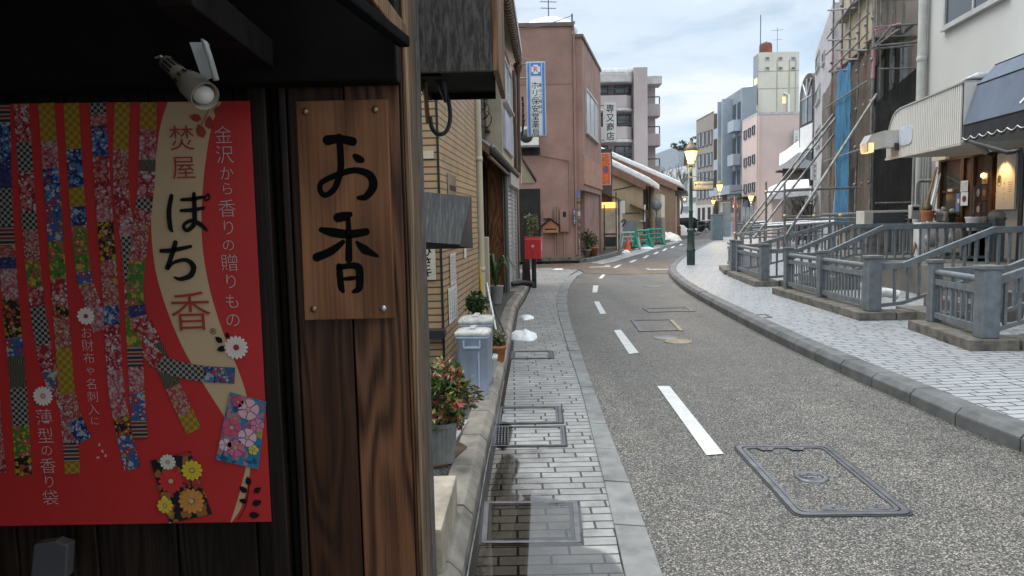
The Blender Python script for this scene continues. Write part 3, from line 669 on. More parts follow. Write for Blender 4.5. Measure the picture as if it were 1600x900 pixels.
for i in range(7):   # boards behind the poster
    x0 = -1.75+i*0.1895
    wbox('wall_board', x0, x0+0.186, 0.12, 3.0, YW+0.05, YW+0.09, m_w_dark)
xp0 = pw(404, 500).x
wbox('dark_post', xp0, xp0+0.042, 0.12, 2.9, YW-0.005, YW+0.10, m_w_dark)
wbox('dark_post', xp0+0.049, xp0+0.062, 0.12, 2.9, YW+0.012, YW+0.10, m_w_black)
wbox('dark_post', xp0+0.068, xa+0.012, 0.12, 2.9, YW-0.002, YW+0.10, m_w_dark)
wbox('plank', xa+0.015, xb-0.002, 0.12, 2.9, YW+0.002, YW+0.04, m_w_plank2, 0.003)
wbox('plank', xb+0.002, xc-0.012, 0.12, 2.9, YW-0.003, YW+0.04, m_w_plank, 0.004)
wbox('corner_strip', xc-0.011, xc-0.004, 0.12, 2.9, YW-0.006, YW+0.05, m_w_plank, 0.003); wbox('corner_edge', xc-0.0035, xc+0.004, 0.12, 2.9, YW-0.008, YW+0.05, m_w_edge, 0.004)
wbox('side_board', xc-0.02, xc+0.002, 0.12, 2.9, YW+0.052, YW+0.20, m_w_side, 0.003)
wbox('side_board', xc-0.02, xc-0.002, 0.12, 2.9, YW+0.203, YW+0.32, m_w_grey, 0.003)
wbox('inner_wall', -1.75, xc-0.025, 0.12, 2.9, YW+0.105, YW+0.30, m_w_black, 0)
wbox('shading_side_wall', -1.95, -1.76, 0.12, 2.9, -1.9, YW+0.3, m_w_dark, 0)  # unseen wall left of the frame, added to keep the shop front shaded
# eaves: a sloping ceiling, a beam along the wall top and a rafter running out to the corner
mb = MB(); e0, e1 = 2.75, 2.2
mb.hexa([(-1.95, -1.9, 2.14), (-0.38, -1.9, 2.14), (-0.27, YW, 2.36), (-1.95, YW, 2.36), (-1.95, -1.9, 2.19), (-0.38, -1.9, 2.19), (-0.27, YW, 2.41), (-1.95, YW, 2.41)])  # eave carried on unseen past the camera, its depth set to shade the wall
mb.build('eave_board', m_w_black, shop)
mb = MB(); a, b = pw(630, 132, -.02), pw(630, -30, -.02)
mb.hexa([(-1.75, YW-.07, a.z), (a.x-.005, YW-.07, a.z), (a.x-.005, YW-.009, a.z), (-1.75, YW-.009, a.z), (-1.75, YW-.07, a.z+.30), (a.x-.005, YW-.07, a.z+.30), (a.x-.005, YW-.009, a.z+.30), (-1.75, YW-.009, a.z+.30)])
mb.build('lintel', m_w_black, shop, bevel=0.006)
def beam(nm, p, q, w, h, mat):
    p, q = V(p), V(q); d = (q-p).normalized(); s = d.cross(V((0, 0, 1))).normalized(); u = s.cross(d)
    mb = MB(); mb.hexa([p-s*w-u*h, p+s*w-u*h, q+s*w-u*h, q-s*w-u*h, p-s*w+u*h, p+s*w+u*h, q+s*w+u*h, q-s*w+u*h])
    return mb.build(nm, mat, shop, bevel=0.004)
beam('rafter', D(405, 85, YW-.12), D(270, -20, 1.1), .028, .028, M('grey_rafter_wood', (.007, .006, .0055), .9, var=.4, vs=15, spec=.1))
beam('rafter', D(632, 66, YW-.08), D(515, -25, 1.15), .012, .011, M('black_rafter_wood', (.002, .0018, .0016), .9, var=.4, vs=15, spec=.08))
beam('barge_board', D(634, 58, YW+.03), D(560, -40, 1.3), .006, .02, m_w_brown)
wbox('gable_post', pw(606, 0).x, pw(619, 0).x, pw(600, 38).z, 3.0, YW+.06, YW+.1, m_w_brown)
wbox('gable_post', pw(620.5, 0).x, pw(630, 0).x, pw(600, 50).z, 3.0, YW+.03, YW+.07, m_w_edge)

# poster ----------------------------------------------------------------
YP = YW-0.012
def pp(x, y, k=0): return D(x, y, YP-0.0006*k)
m_red = M('poster_red', (0.47, 0.024, 0.022), 0.42, var=0.1, vs=3, bmp=0.02)
m_cream_p = M('poster_cream', (0.52, 0.36, 0.21), 0.42, var=0.06, bmp=0)
m_redink = M('poster_brown_red_ink', (0.32, 0.03, 0.025), 0.45, var=0.05, bmp=0)
m_paleink = M('poster_pale_ink', (0.50, 0.38, 0.36), 0.5, var=0.05, bmp=0); m_pinkink = M('poster_pink_ink', (0.62, 0.30, 0.26), 0.5, var=0.05, bmp=0)
poster = T('poster', 'large red poster with a cream ribbon and patchwork fabric strips on the dark shop wall', 'poster', (pp(200, 820).x, YP, pp(200, 820).z))
mb = MB(); q = [D(-45, 822.5, YP), D(424, 815, YP), D(390, 157.5, YP), D(-60, 163, YP)]; mb.extr(q, (0, 0.002, 0)); mb.build('sheet', m_red, poster)
rl = [(262, 159.5), (250, 200), (241, 270), (236, 340), (241, 410), (256, 470), (284, 540), (318, 600), (350, 650), (376, 690), (384, 725), (378, 755), (370, 785), (360, 816.2)]
rr = [(346, 159), (330, 200), (318, 280), (315, 365), (325, 440), (345, 510), (369, 570), (385, 617), (390, 660), (391, 700), (391, 730), (386, 762), (376, 795), (361.5, 816.2)]
A, B = smooth_line([pp(x, y, 1) for x, y in rl], 5), smooth_line([pp(x, y, 1) for x, y in rr], 5); mb = MB()
for i in range(len(A)-1): mb.poly([A[i], A[i+1], B[i+1], B[i]])
mb.build('ribbon', m_cream_p, poster)
PR = [cloth_print('print_white_flowers_on_red', (0.45, 0.02, 0.03), [(0.75, 0.7, 0.66), (0.7, 0.35, 0.3), (0.7, 0.2, 0.2)], 70),
      cloth_print('print_flowers_on_navy', (0.015, 0.03, 0.16), [(0.6, 0.6, 0.65), (0.5, 0.08, 0.12), (0.1, 0.25, 0.5)], 60),
      cloth_print('print_gold_flowers_on_black', (0.012, 0.012, 0.01), [(0.65, 0.45, 0.02), (0.6, 0.55, 0.4), (0.5, 0.1, 0.05)], 65),
      cloth_print('print_flowers_on_pink', (0.6, 0.14, 0.16), [(0.75, 0.6, 0.6), (0.5, 0.03, 0.05), (0.7, 0.4, 0.38)], 80),
      cloth_print('print_gold_check', (0.62, 0.40, 0.03), [(0.42, 0.22, 0.02)], 110, kind='check'),
      cloth_print('print_black_white_check', (0.015, 0.015, 0.015), [(0.5, 0.45, 0.38)], 150, kind='check'),
      cloth_print('print_waves', (0.05, 0.04, 0.03), [(0.45, 0.36, 0.2), (0.06, 0.05, 0.04)], 45, kind='wave'),
      cloth_print('print_stripes', (0.02, 0.03, 0.12), [(0.55, 0.4, 0.05), (0.5, 0.48, 0.42), (0.35, 0.03, 0.04)], 18, kind='stripe'),
      cloth_print('print_green_yellow', (0.08, 0.26, 0.03), [(0.65, 0.5, 0.05), (0.4, 0.5, 0.1), (0.6, 0.15, 0.1)], 55),
      cloth_print('print_blue_flowers', (0.03, 0.16, 0.42), [(0.65, 0.62, 0.6), (0.6, 0.45, 0.05), (0.45, 0.05, 0.1)], 60),
      cloth_print('print_coral_flowers', (0.55, 0.08, 0.06), [(0.7, 0.6, 0.5), (0.65, 0.4, 0.1), (0.6, 0.3, 0.3)], 95),
      cloth_print('print_navy_pin', (0.03, 0.03, 0.14), [(0.08, 0.09, 0.25)], 120)]
STR = [([(3, 162), (6, 300), (15, 450), (28, 600), (37, 745)], 26), ([(33, 162), (43, 310), (55, 450), (68, 540), (82, 595), (103, 632), (109, 680), (114, 744)], 24), ([(72, 161), (82, 300), (92, 450), (99, 540), (104, 605), (111, 640), (122, 668), (134, 693)], 25),
       ([(111, 161), (119, 290), (130, 420), (147, 480), (158, 520)], 24), ([(152, 160.5), (161, 300), (172, 450), (181, 600), (193, 670), (208, 738)], 25), ([(191, 160), (189, 290), (203, 400), (211, 560), (219, 688)], 24),
       ([(232, 160), (229, 280), (218, 380), (211, 455), (222, 520)], 26), ([(222, 500), (252, 562), (278, 620), (304, 676)], 25), ([(228, 545), (258, 570), (310, 583), (370, 587)], 25), ([(-14, 500), (-8, 640), (2, 745)], 18)]
for si, (pl, w) in enumerate(STR):
    P_ = smooth_line([V((x, y, 0)) for x, y in pl], 8); rnd = random.Random(si*7+3); W = walk(P_, 6.0); mb = MB(); i = 0; last = -1
    while i < len(W)-1:
        n = rnd.choice([3, 5, 7, 8, 10, 12]); mi = rnd.choice([0, 0, 1, 2, 3, 3, 4, 5, 6, 7, 8, 9, 10, 10, 11])
        if mi == last: mi = (mi+3) % 12
        if mi == 7: n = 5
        last = mi
        for j in range(i, min(i+n, len(W)-1)):
            def side(k, s):
                t = (W[min(k+1, len(W)-1)]-W[max(k-1, 0)]).normalized(); q = W[k]+V((-t.y, t.x, 0))*s*w/2; return pp(q.x, q.y, 2+si*0.35)
            mb.poly([side(j, 1), side(j+1, 1), side(j+1, -1), side(j, -1)], mi)
        i += n
    mb.build('fabric_strip', PR, poster, recalc=True)
pr, pu = V((1, 0, 0.004)), V((-0.03, 0, 1))
def letter(chars, mat, name, bold=0.0, k=7):
    mb = MB()
    for ch, x, y, s in chars: mb.text(ch, pp(x, y, k), pr, pu, s*YP/F_PX*1.02, bold=bold)
    return mb.build(name, mat, poster)
letter([('焚', 284, 216, 40), ('屋', 287, 262, 38)], m_redink, 'shop_lettering', -0.004); letter([('香', 298, 487, 66)], m_redink, 'red_lettering', -0.004)
letter([('金', 349, 211, 29), ('沢', 351, 242, 29), ('か', 354, 271, 23), ('ら', 355, 295, 21), ('香', 355, 326, 29), ('り', 357, 356, 25), ('の', 357, 383, 21), ('贈', 359, 411, 29), ('り', 361, 440, 25), ('も', 363, 471, 25), ('の', 364, 500, 25)], m_paleink, 'tagline_lettering', -0.012)
letter([('お', 135, 520, 19), ('財', 137, 540, 20), ('布', 139, 560, 19), ('や', 141, 580, 15), ('名', 143, 600, 19), ('刺', 145, 620, 19), ('入', 146, 640, 19), ('に', 148, 658, 15)], m_paleink, 'side_lettering', -0.012)
letter([('薄', 69, 652, 28), ('型', 71, 681, 27), ('の', 73, 704, 20), ('香', 75, 728, 27), ('り', 77, 753, 23), ('袋', 79, 778, 27)], m_paleink, 'side_lettering', -0.012)
letter([('®', 333, 518, 13)], m_ink, 'registered_mark')
mb = MB()   # brush-written ぽち
s_ = YP/F_PX
for pts, w in (([(268, 306), (264, 330), (266, 355), (270, 362)], [5, 6, 6, 2]), ([(284, 312), (300, 311), (316, 308)], [4, 5, 4]), ([(283, 329), (300, 328), (318, 325)], [4, 5, 4]),
               ([(303, 303), (304, 330), (303, 350), (292, 360), (287, 352), (298, 345), (312, 350), (323, 360)], [5, 6, 6, 5, 4, 5, 6, 3]),
               ([(320, 309), (325, 303), (327, 310), (321, 313), (319, 307)], [2.2, 2.2, 2.2, 2.2, 2.2]),
               ([(252, 392), (270, 391), (298, 385)], [5, 6, 4]), ([(274, 379), (268, 400), (261, 420), (270, 411), (290, 406), (302, 416), (298, 430), (282, 436), (272, 433)], [6, 6, 5, 4, 5, 7, 7, 5, 2])):
    mb.stroke([pp(x, y, 7) for x, y in pts], [v*s_*1.25 for v in w], (0, -1, 0))
mb.build('brush_lettering', m_ink, poster, recalc=True)
def blossom(x, y, r, n, mp, mc, k=6, name='flower_emblem'):
    c = pp(x, y, k); rr_ = r*s_; mb = MB()
    for i in range(n):
        a = 2*math.pi*i/n; d = V((math.cos(a), 0, math.sin(a))); t = V((-math.sin(a), 0, math.cos(a))); w = math.pi*rr_/n*0.86
        mb.poly([c+d*rr_*.25-t*w*.25, c+d*rr_*.8-t*w*.9, c+d*rr_*.97-t*w*.5, c+d*rr_, c+d*rr_*.97+t*w*.5, c+d*rr_*.8+t*w*.9, c+d*rr_*.25+t*w*.25], 0)
    c2 = pp(x, y, k+.4); mb.poly([c2+V((math.cos(2*math.pi*i/14)*rr_*.2, 0, math.sin(2*math.pi*i/14)*rr_*.2)) for i in range(14)], 1)
    return mb.build(name, [mp, mc], poster, recalc=True)
m_petal = M('pale_petal', (0.7, 0.6, 0.54), 0.5, var=.1, bmp=0)
blossom(369, 543, 19, 16, m_petal, m_redink); blossom(134, 494, 14, 12, m_petal, m_redink); blossom(67, 619, 16, 16, m_petal, m_pinkink)
def leaves(cs, mat, stem=None, k=6):
    mb = MB()
    for x, y, a, l in cs:
        c = pp(x, y, k); d = V((math.cos(a), 0, math.sin(a)))*l*s_; t = V((-math.sin(a), 0, math.cos(a)))*l*s_*.55
        mb.poly([c-d*.5, c-d*.2+t*.6, c+d*.2+t*.5, c+d*.55, c+d*.2-t*.5, c-d*.2-t*.6])
    if stem: mb.stroke([pp(x, y, k-.4) for x, y in stem], [1.2*s_]*len(stem), (0, -1, 0))
    mb.build('leaf_motif', mat, poster, recalc=True)
leaves([(342, 531, 2.4, 14), (346, 545, 3.4, 15), (355, 524, 1.8, 10)], m_ink)
leaves([(388, 752, 1.7, 15), (380, 765, 2.4, 15), (402, 766, .6, 14), (380, 783, 2.8, 13), (401, 786, .3, 16), (397, 805, -.1, 17)], m_ink, [(372, 812), (384, 790), (389, 758)])
leaves([(306, 184, 2.9, 18), (314, 205, 1.9, 22), (327, 192, 1.5, 20), (341, 172, .8, 17)], m_redink, [(311, 200), (324, 176), (330, 160)])
leaves([(155, 695, 1, 6), (160, 705, 2, 6), (153, 715, .4, 6), (165, 712, 1.4, 6)], m_pinkink)
m_s1 = cloth_print('sachet_black_chrysanthemum', (0.012, 0.01, 0.01), [(0.6, 0.05, 0.05), (0.65, 0.45, 0.03), (0.6, 0.55, 0.45), (0.5, 0.2, 0.05)], 24)
m_s2 = cloth_print('sachet_pink_blossom', (0.02, 0.33, 0.55), [(0.62, 0.14, 0.24), (0.7, 0.45, 0.5), (0.6, 0.5, 0.1), (0.7, 0.3, 0.36)], 27)
for q, m_ in (([(235, 720), (297, 705), (331, 803), (265, 818)], m_s1), ([(359, 613), (416, 628), (403, 733), (337, 718)], m_s2)):
    mb = MB(); mb.extr([pp(x, y, 7) for x, y in q], (0, 0.0015, 0)); sc = mb.build('sachet_picture', m_, poster, recalc=True)
for x, y, r, n, a in ((267, 752, 20, 14, (0.6, .03, .03)), (300, 735, 17, 12, (.68, .48, .03)), (299, 783, 21, 14, (.6, .25, .05)), (258, 790, 13, 10, (.68, .5, .05)), (262, 722, 13, 12, (.66, .6, .5))):
    blossom(x, y, r, n, M('sachet_petal', a, .5, var=.15, bmp=0), m_cream_p, 10)
for x, y, r, a in ((388, 640, 17, (.68, .4, .46)), (362, 668, 15, (.6, .08, .16)), (386, 684, 15, (.7, .45, .5)), (368, 700, 14, (.62, .15, .25)), (402, 665, 11, (.62, .2, .3)), (396, 703, 8, (.65, .5, .05)), (352, 695, 10, (.7, .5, .55)), (372, 628, 9, (.6, .06, .1))):
    blossom(x, y, r, 5, M('sachet_petal', a, .5, var=.15, bmp=0), m_cream_p, 10)

# hanging letters board -------------------------------------------------
YS = YW-0.022
def ps(x, y, d=0): return D(x, y, YS-d)
board = T('wooden_signboard', 'brown wooden board with two black brushed characters, nailed at its corners', 'sign', ps(540, 500))
mb = MB(); mb.extr([ps(476, 500.5), ps(617, 497.5), ps(605, 154.5), ps(462, 158)], (0, 0.016, 0)); mb.build('panel', m_w_sign, board, bevel=0.002)
mb = MB(); k_ = YS/F_PX
for pts, w in (([(512, 219), (530, 217), (551, 221)], [15, 12, 13]), ([(530, 214), (532, 240), (532, 266), (523, 294), (508, 305), (500, 296), (504, 284), (530, 272), (556, 266), (578, 274), (583, 291), (572, 307), (560, 309)], [10, 10, 10, 9, 8, 8, 8, 9, 9, 12, 13, 10, 6]), ([(555, 244), (560, 248), (565, 250)], [8, 12, 9]),
               ([(528, 340), (538, 338), (547, 335)], [14, 14, 8]), ([(502, 359), (520, 363), (545, 366), (572, 362)], [8, 14, 13, 11]), ([(544, 342), (545, 370), (545, 405)], [7, 9, 11]), ([(536, 378), (518, 392), (495, 402)], [7, 12, 13]), ([(557, 378), (570, 390), (590, 400)], [4, 14, 4]),
               ([(530, 416), (531, 430), (533, 448), (536, 455)], [9, 10, 10, 6]), ([(530, 418), (548, 415), (560, 418), (562, 432), (561, 450), (552, 456)], [8, 9, 12, 12, 11, 5]), ([(538, 436), (548, 435), (556, 434)], [5, 7, 5])):
    mb.stroke([ps(x, y, .0008) for x, y in pts], [v*k_*1.05 for v in w], (0, -1, 0))
mb.build('brush_lettering', M('brush_ink', (.004, .004, .004), .85, var=.1, bmp=0, spec=.05), board, recalc=True)
m_nail = M('brass_nail', (0.30, 0.20, 0.11), 0.35, 0.8); m_nail2 = M('steel_nail', (0.5, 0.5, 0.5), 0.3, 0.8)
for x, y, m_ in ((477, 174, m_nail), (586, 171, m_nail), (490, 483, m_nail), (599, 482, m_nail2)):
    mb = MB(); mb.ball(ps(x, y, .001), .0075, 12, 0, (1, .6, 1)); mb.build('nail', m_, board)

# clamp spotlight and white flex ---------------------------------------
m_lampw = M('yellowed_white_lamp_metal', (0.38, 0.33, 0.26), 0.4, var=.2, vs=20)
lamp = T('spotlight', 'unlit white cylinder spotlight clamped above the poster', 'lamp', D(310, 120, YW-.12))
c0, c1, c2 = D(260, 98, YW-.10), D(292, 122, YW-.14), D(322, 152, YW-.19); dv = (c2-c0).normalized(); qm = dv.to_track_quat('Z', 'Y').to_matrix(); L_ = (c2-c0).length
mb = MB(); mb.lathe([(.010, -.004), (.015, 0), (.016, L_*.38), (.0145, L_*.42), (.022, L_*.52), (.0265, L_*.65), (.028, L_*.98), (.0265, L_*.99), (.025, L_*.7), (.016, L_*.66)], c0, 24, 0, qm); body = mb.build('housing', m_lampw, lamp)
for z0, z1, r0, r1 in ((L_*.08, L_*.3, .0156, .0159), (L_*.5, L_*.62, .022, .0268)):
    mb = MB()
    for i in range(12):
        a = 2*math.pi*i/12
        d = qm@V((math.cos(a), math.sin(a), 0)); s = qm@V((-math.sin(a), math.cos(a), 0))*.0022; nz = qm@V((0, 0, 1))
        mb.poly([c0+d*(r0+.0006)+nz*z0-s, c0+d*(r0+.0006)+nz*z0+s, c0+d*(r1+.0006)+nz*z1+s, c0+d*(r1+.0006)+nz*z1-s])
    mb.build('vent_slot', m_dark, body, recalc=True)
mb = MB(); mb.ball(c0+dv*L_*.93, .020, 18, 0, (1, 1, .9)); mb.build('bulb', M('frosted_bulb_glass', (0.75, 0.72, 0.66), 0.12, var=.04, bmp=0), lamp)
mb = MB(); mb.extr([D(296, 66, YW-.13), D(322, 66, YW-.13), D(331, 118, YW-.13), D(316, 124, YW-.13), D(305, 92, YW-.13)], (0, .014, 0)); mb.tube([D(318, 61, YW-.15), D(328, 90, YW-.15), D(338, 125, YW-.15)], .006, 8); mb.build('bracket', m_white, lamp, recalc=True)
mb = MB(); mb.tube(smooth_line([D(252, 88, YW-.1), D(230, 93, YW-.03), D(205, 94, YW-.03), D(165, 84, YW-.03), D(122, 78, YW-.03)]), .0026, 6); tag(mb.build('white_flex', m_white, loc=D(252, 88, YW-.1)), 'white electric flex running left from the spotlight', 'cable')
mb = MB(); mb.tube(smooth_line([D(-10, 131, YW-.03), D(20, 124, YW-.03), D(48, 108, YW-.03), D(72, 98, YW-.03)]), .003, 6); mb.ball(D(3, 130, YW-.03), .012, 10, 0, (1.4, .7, .7)); tag(mb.build('white_flex', m_white, loc=D(3, 130, YW-.03)), 'short white flex with a plug at the left above the poster', 'cable')
mb = MB(); mb.ball(D(100, 125, YW-.03), .03, 16, 0, (1, .5, .28)); tag(mb.build('bulb_fitting', m_lampw, loc=D(100, 125, YW-.03)), 'small white bulb-shaped fitting above the poster', 'fitting')
mb = MB(); q = [D(47, 905, YW-.05), D(103, 905, YW-.05), D(106, 852, YW-.05), D(86, 846, YW-.05), D(52, 852, YW-.05)]; mb.extr(q, (0, .03, 0)); tag(mb.build('leaflet_holder', glassmat('smoked_plastic', (.05, .05, .052), .25), loc=D(75, 900, YW-.05), bevel=.004), 'smoky plastic leaflet box low on the wall under the poster', 'box')

# projecting box sign with cable loop ----------------------------------
ya, yb = 2.05, 2.52; z0 = D(700, 112, ya).z; x0, x1 = D(636, 60, ya).x, D(778, 60, ya).x
bs = T('box_sign', 'weathered black wooden box jutting out under the eaves', 'sign box', (x0, ya, z0))
def bbox(nm, a, b, c, d, e, f, m_): mb = MB(); mb.hexa([(a, c, e), (b, c, e), (b, d, e), (a, d, e), (a, c, f), (b, c, f), (b, d, f), (a, d, f)]); return mb.build(nm, m_, bs, bevel=.002)
bbox('front_panel', x0, x1-.0165, ya, ya+.016, z0, z0+.7, m_w_grey)
x2 = D(789, 100, yb).x; mb = MB(); mb.hexa([(x1-.016, ya+.001, z0), (x1+.001, ya+.001, z0), (x2, yb, z0), (x2-.016, yb, z0), (x1-.016, ya+.001, z0+.7), (x1+.001, ya+.001, z0+.7), (x2, yb, z0+.7), (x2-.016, yb, z0+.7)]); mb.build('side_panel', m_w_brown, bs, bevel=.002); bbox('side_panel', x0, x0+.016, ya+.017, yb, z0, z0+.7, m_w_black); bbox('back_panel', x0+.017, x1-.017, yb-.016, yb, z0, z0+.7, m_w_black)
bbox('bottom_panel', x0+.017, x1-.017, ya+.017, yb-.017, z0+.02, z0+.04, m_w_black)
mb = MB(); mb.ball((D(646, 97, ya).x, ya-.001, D(646, 97, ya).z), .004, 8); mb.build('screw', m_nail2, bs)
mb = MB(); mb.extr([(x0-.14, ya+.05, z0-.12), (x0-.002, ya+.05, z0-.002), (x0+.09, ya+.05, z0-.002), (x0+.0, ya+.05, z0+.1), (x0-.14, ya+.05, z0+.1)], (0, .03, 0)); mb.build('wall_brace', m_w_black, bs, recalc=True)
loop = T('cable_loop', 'black cable looping round a bamboo stick under the box sign', 'cable', D(680, 210, 2.3))
mb = MB(); mb.tube(smooth_line([D(672, 183, 2.3), D(675, 200, 2.3), D(685, 210, 2.3), D(697, 205, 2.3), D(703, 188, 2.3), D(702, 165, 2.3), D(695, 140, 2.3)]), .007, 10); mb.build('cable', m_black, loop)
mb = MB(); mb.tube([D(664, 118, 2.3), D(665, 150, 2.3), D(669, 192, 2.3)], [.008, .007, .008], 10); mb.build('bamboo', m_w_brown, loop)
mb = MB(); mb.tube([D(690, 125, 2.3), D(697, 160, 2.3)], [.02, .006], 10); mb.build('sheath', m_black, loop)

# ------------------------------------------------------------------ shared builders for buildings
def windows(par, F, rects, fm=None, gm=None, mull=1, fw=0.05, transom=False, sill=True, d=0.0):
    fm = fm or m_alu; gm = gm or m_glass
    for r in rects:
        u0, u1, z0, z1 = F.rect(*r) if len(r) == 4 and not isinstance(r, tuple) else r
        mb = MB()
        mb.fbox(F, u0, u1, z1-fw, z1, d+.002, d+.07); mb.fbox(F, u0, u1, z0, z0+fw, d+.002, d+.07)
        mb.fbox(F, u0, u0+fw, z0+fw, z1-fw, d+.002, d+.07); mb.fbox(F, u1-fw, u1, z0+fw, z1-fw, d+.002, d+.07)
        for i in range(mull):
            um = u0+(u1-u0)*(i+1)/(mull+1); mb.fbox(F, um-fw*.4, um+fw*.4, z0+fw, z1-fw, d+.002, d+.055)
        if transom: zm = z0+(z1-z0)*.4; mb.fbox(F, u0+fw, u1-fw, zm-fw*.4, zm+fw*.4, d+.002, d+.05)
        if sill: mb.fbox(F, u0-.04, u1+.04, z0-.05, z0-.002, d+.002, d+.11)
        w = mb.build('window', fm, par)
        mb = MB(); mb.fbox(F, u0+fw*.5, u1-fw*.5, z0+fw*.5, z1-fw*.5, d+.001, d+.03); mb.build('pane', gm, w)
def R4(F, *r): return tuple(F.rect(*r))
def plant(name, label, cat, c, rad, n, mat, leaf, stems=None, flat=0.6, group=None, droop=0.0, kind='bush', parent=None, seed=0, shell=0.35):
    rnd = random.Random(seed+len(label)); c = V(c)
    mb = MB()
    for i in range(n):
        while True:
            p = V((rnd.uniform(-1, 1), rnd.uniform(-1, 1), rnd.uniform(-1, 1)))
            if shell < p.length < 1: break
        lump = 0.8+0.3*math.sin(p.x*5+seed)*math.cos(p.y*4+p.z*5)
        q = c+V((p.x*rad[0], p.y*rad[1], p.z*rad[2]))*lump
        d = (p.normalized()+V((rnd.uniform(-1, 1), rnd.uniform(-1, 1), rnd.uniform(-.7, .7)-droop))).normalized(); s = d.cross(V((rnd.uniform(-1, 1), rnd.uniform(-1, 1), rnd.uniform(-1, 1)))).normalized(); l = leaf*rnd.uniform(.6, 1.25); up = d.cross(s)
        mb.add([q-d*l*.5, q+s*l*.24+up*l*.05, q+d*l*.55, q-s*l*.24+up*l*.05], [(0, 1, 2, 3)])
    return mb
m_leaf_g = leafmat('green_leaves', [(0.02, 0.05, 0.012), (0.035, 0.085, 0.02), (0.06, 0.11, 0.03), (0.03, 0.06, 0.02)])
m_leaf_r = leafmat('nandina_leaves', [(0.03, 0.075, 0.015), (0.055, 0.12, 0.025), (0.04, .09, .02), (.07, .13, .03), (0.12, 0.15, 0.035), (.05, .10, .025), (0.22, 0.16, 0.04), (0.32, 0.12, 0.045), (0.45, 0.08, 0.10)])
m_leaf_y = leafmat('olive_leaves', [(0.06, 0.08, 0.025), (0.11, 0.12, 0.035), (0.09, 0.075, 0.03), (0.16, 0.14, 0.06)])
m_bark = M('bark', (0.11, 0.08, 0.055), .85, var=.4, vs=12)
m_tan_tile = brickmat('tan_wall_tile', (0.47, 0.30, 0.15), (0.41, 0.255, 0.125), (0.075, 0.052, 0.035), 3.1, 0.072, 0.008, 0.5, 'UV', 0, 0.5, 1, 2, 0.22, 0.9, ns=4)
m_tile_roof = M('glazed_roof_tile', (0.075, 0.07, 0.068), .3, var=.3, vs=15); m_tile_br = M('brown_glazed_gutter', (0.16, 0.095, 0.05), .3, var=.45, vs=9)
m_plaster = M('cream_plaster', (0.52, 0.44, 0.33), .8, var=.15, streak=.18); m_plaster_grey = M('grey_plaster', (0.46, 0.46, 0.45), .8, var=.15, streak=.2)
m_brownpipe = M('brown_downpipe', (0.09, 0.05, 0.035), .4, var=.25)
m_shutter = M('grey_shutter_slats', (0.44, 0.44, 0.43), .45, .3, .15, 3, streak=.2)
def fx(Y, s=0.0): return -1.26+s+0.075*Y
def LF(y0, y1, s=0.0): return Face((fx(y0, s), y0), (fx(y1, s), y1))

# tan tiled house ---------------------------------------------------------
b = T('tan_tiled_house', 'tan tile-clad house corner with papers stuck on its wall, behind the wooden shop', 'building', (fx(7.4), 7.4, .12))
mb = MB(); mb.prism([(-6, 7.4), (fx(7.4), 7.4), (fx(10.45), 10.45), (-6, 10.45)], .10, 7.5); mb.build('wall', m_tan_tile, b)
FF, FS = Face((-6, 7.4), (fx(7.4), 7.4)), LF(7.4, 10.45)
u0, u1, z0, z1 = FS.rect(698.5, 273, 712, 305); mb = MB(); mb.fbox(FS, u0, u1, z0, z1, .002, .006); wn = mb.build('window', m_alu, b); mb = MB(); mb.fbox(FS, u0+.25*(u1-u0), u1-.05, z0+.05, z1-.12, .0065, .010); mb.build('pane', m_glass, wn)
mb = MB(); u = FF.px(686, 300)[0]; mb.fbox(FF, u-.012, u+.012, .2, 7, .002, .012); mb.build('control_joint', m_dark, b)
u0, u1, z0, z1 = FF.rect(660, 236, 678, 248); mb = MB(); mb.fbox(FF, u0, u1, z0, z1, .003, .02); mb.build('vent_plate', m_plaster, b)
mb = MB(); p = [V((fx(10.62)+.02, 10.62, .15)), V((fx(10.62)+.02, 10.62, 7))]; mb.tube(p, .052, 14)
for z in (.9, 2.5, 4.1): mb.lathe([(.056, z-.03), (.06, z-.028), (.06, z+.03), (.056, z+.032)], (p[0].x, p[0].y, 0), 14)
tag(mb.build('downpipe', m_cream, loc=p[0]), 'thick cream drainpipe at the far end of the tan tiled wall', 'drainpipe')
def sheet(name, F, r, mat, label, cat, d=.012, th=.003, text=None):
    u0, u1, z0, z1 = F.rect(*r); mb = MB(); mb.fbox(F, u0, u1, z0, z1, d-th, d); o = mb.build(name, mat, loc=F.pt((u0+u1)/2, z0, d)); tag(o, label, cat)
    return u0, u1, z0, z1, o
m_paper = M('paper', (0.62, 0.60, 0.57), .7, var=.08, bmp=.03); m_paper_p = M('pink_paper', (0.6, 0.48, 0.47), .7, var=.1, bmp=.03)
def print_lines(F, u0, u1, z0, z1, d, par, cols=4, mat=None, blocks=True):
    rnd = random.Random(int(z0*999)); mat = mat or M('grey_print', (.25, .24, .24), .7, bmp=0)
    for i in range(cols):
        mb = MB(); uu = u0+(u1-u0)*(.15+.7*i/max(1, cols-1)); z = z1-(z1-z0)*.1
        while z > z0+(z1-z0)*.15:
            h = (z1-z0)*rnd.uniform(.03, .12); w = (u1-u0)*.07; mb.fbox(F, uu-w/2, uu+w/2, z-h, z, d+.0008, d+.0014); z -= h+(z1-z0)*rnd.uniform(.02, .05)
        mb.build('printing', mat, par)
a = sheet('notice_paper', FS, (702, 395, 711, 445), m_paper_p, 'upper pinkish paper notice on the side of the tan tiled house', 'notice'); print_lines(FS, *a[:4], .012, a[4], 4)
a = sheet('notice_paper', FS, (699.5, 447, 713, 502), m_paper, 'lower white paper notice on the side of the tan tiled house', 'notice'); print_lines(FS, *a[:4], .012, a[4], 4)
sheet('notice_paper', FS, (724, 388, 727.5, 403), m_paper, 'tiny paper label near the cream drainpipe', 'notice')
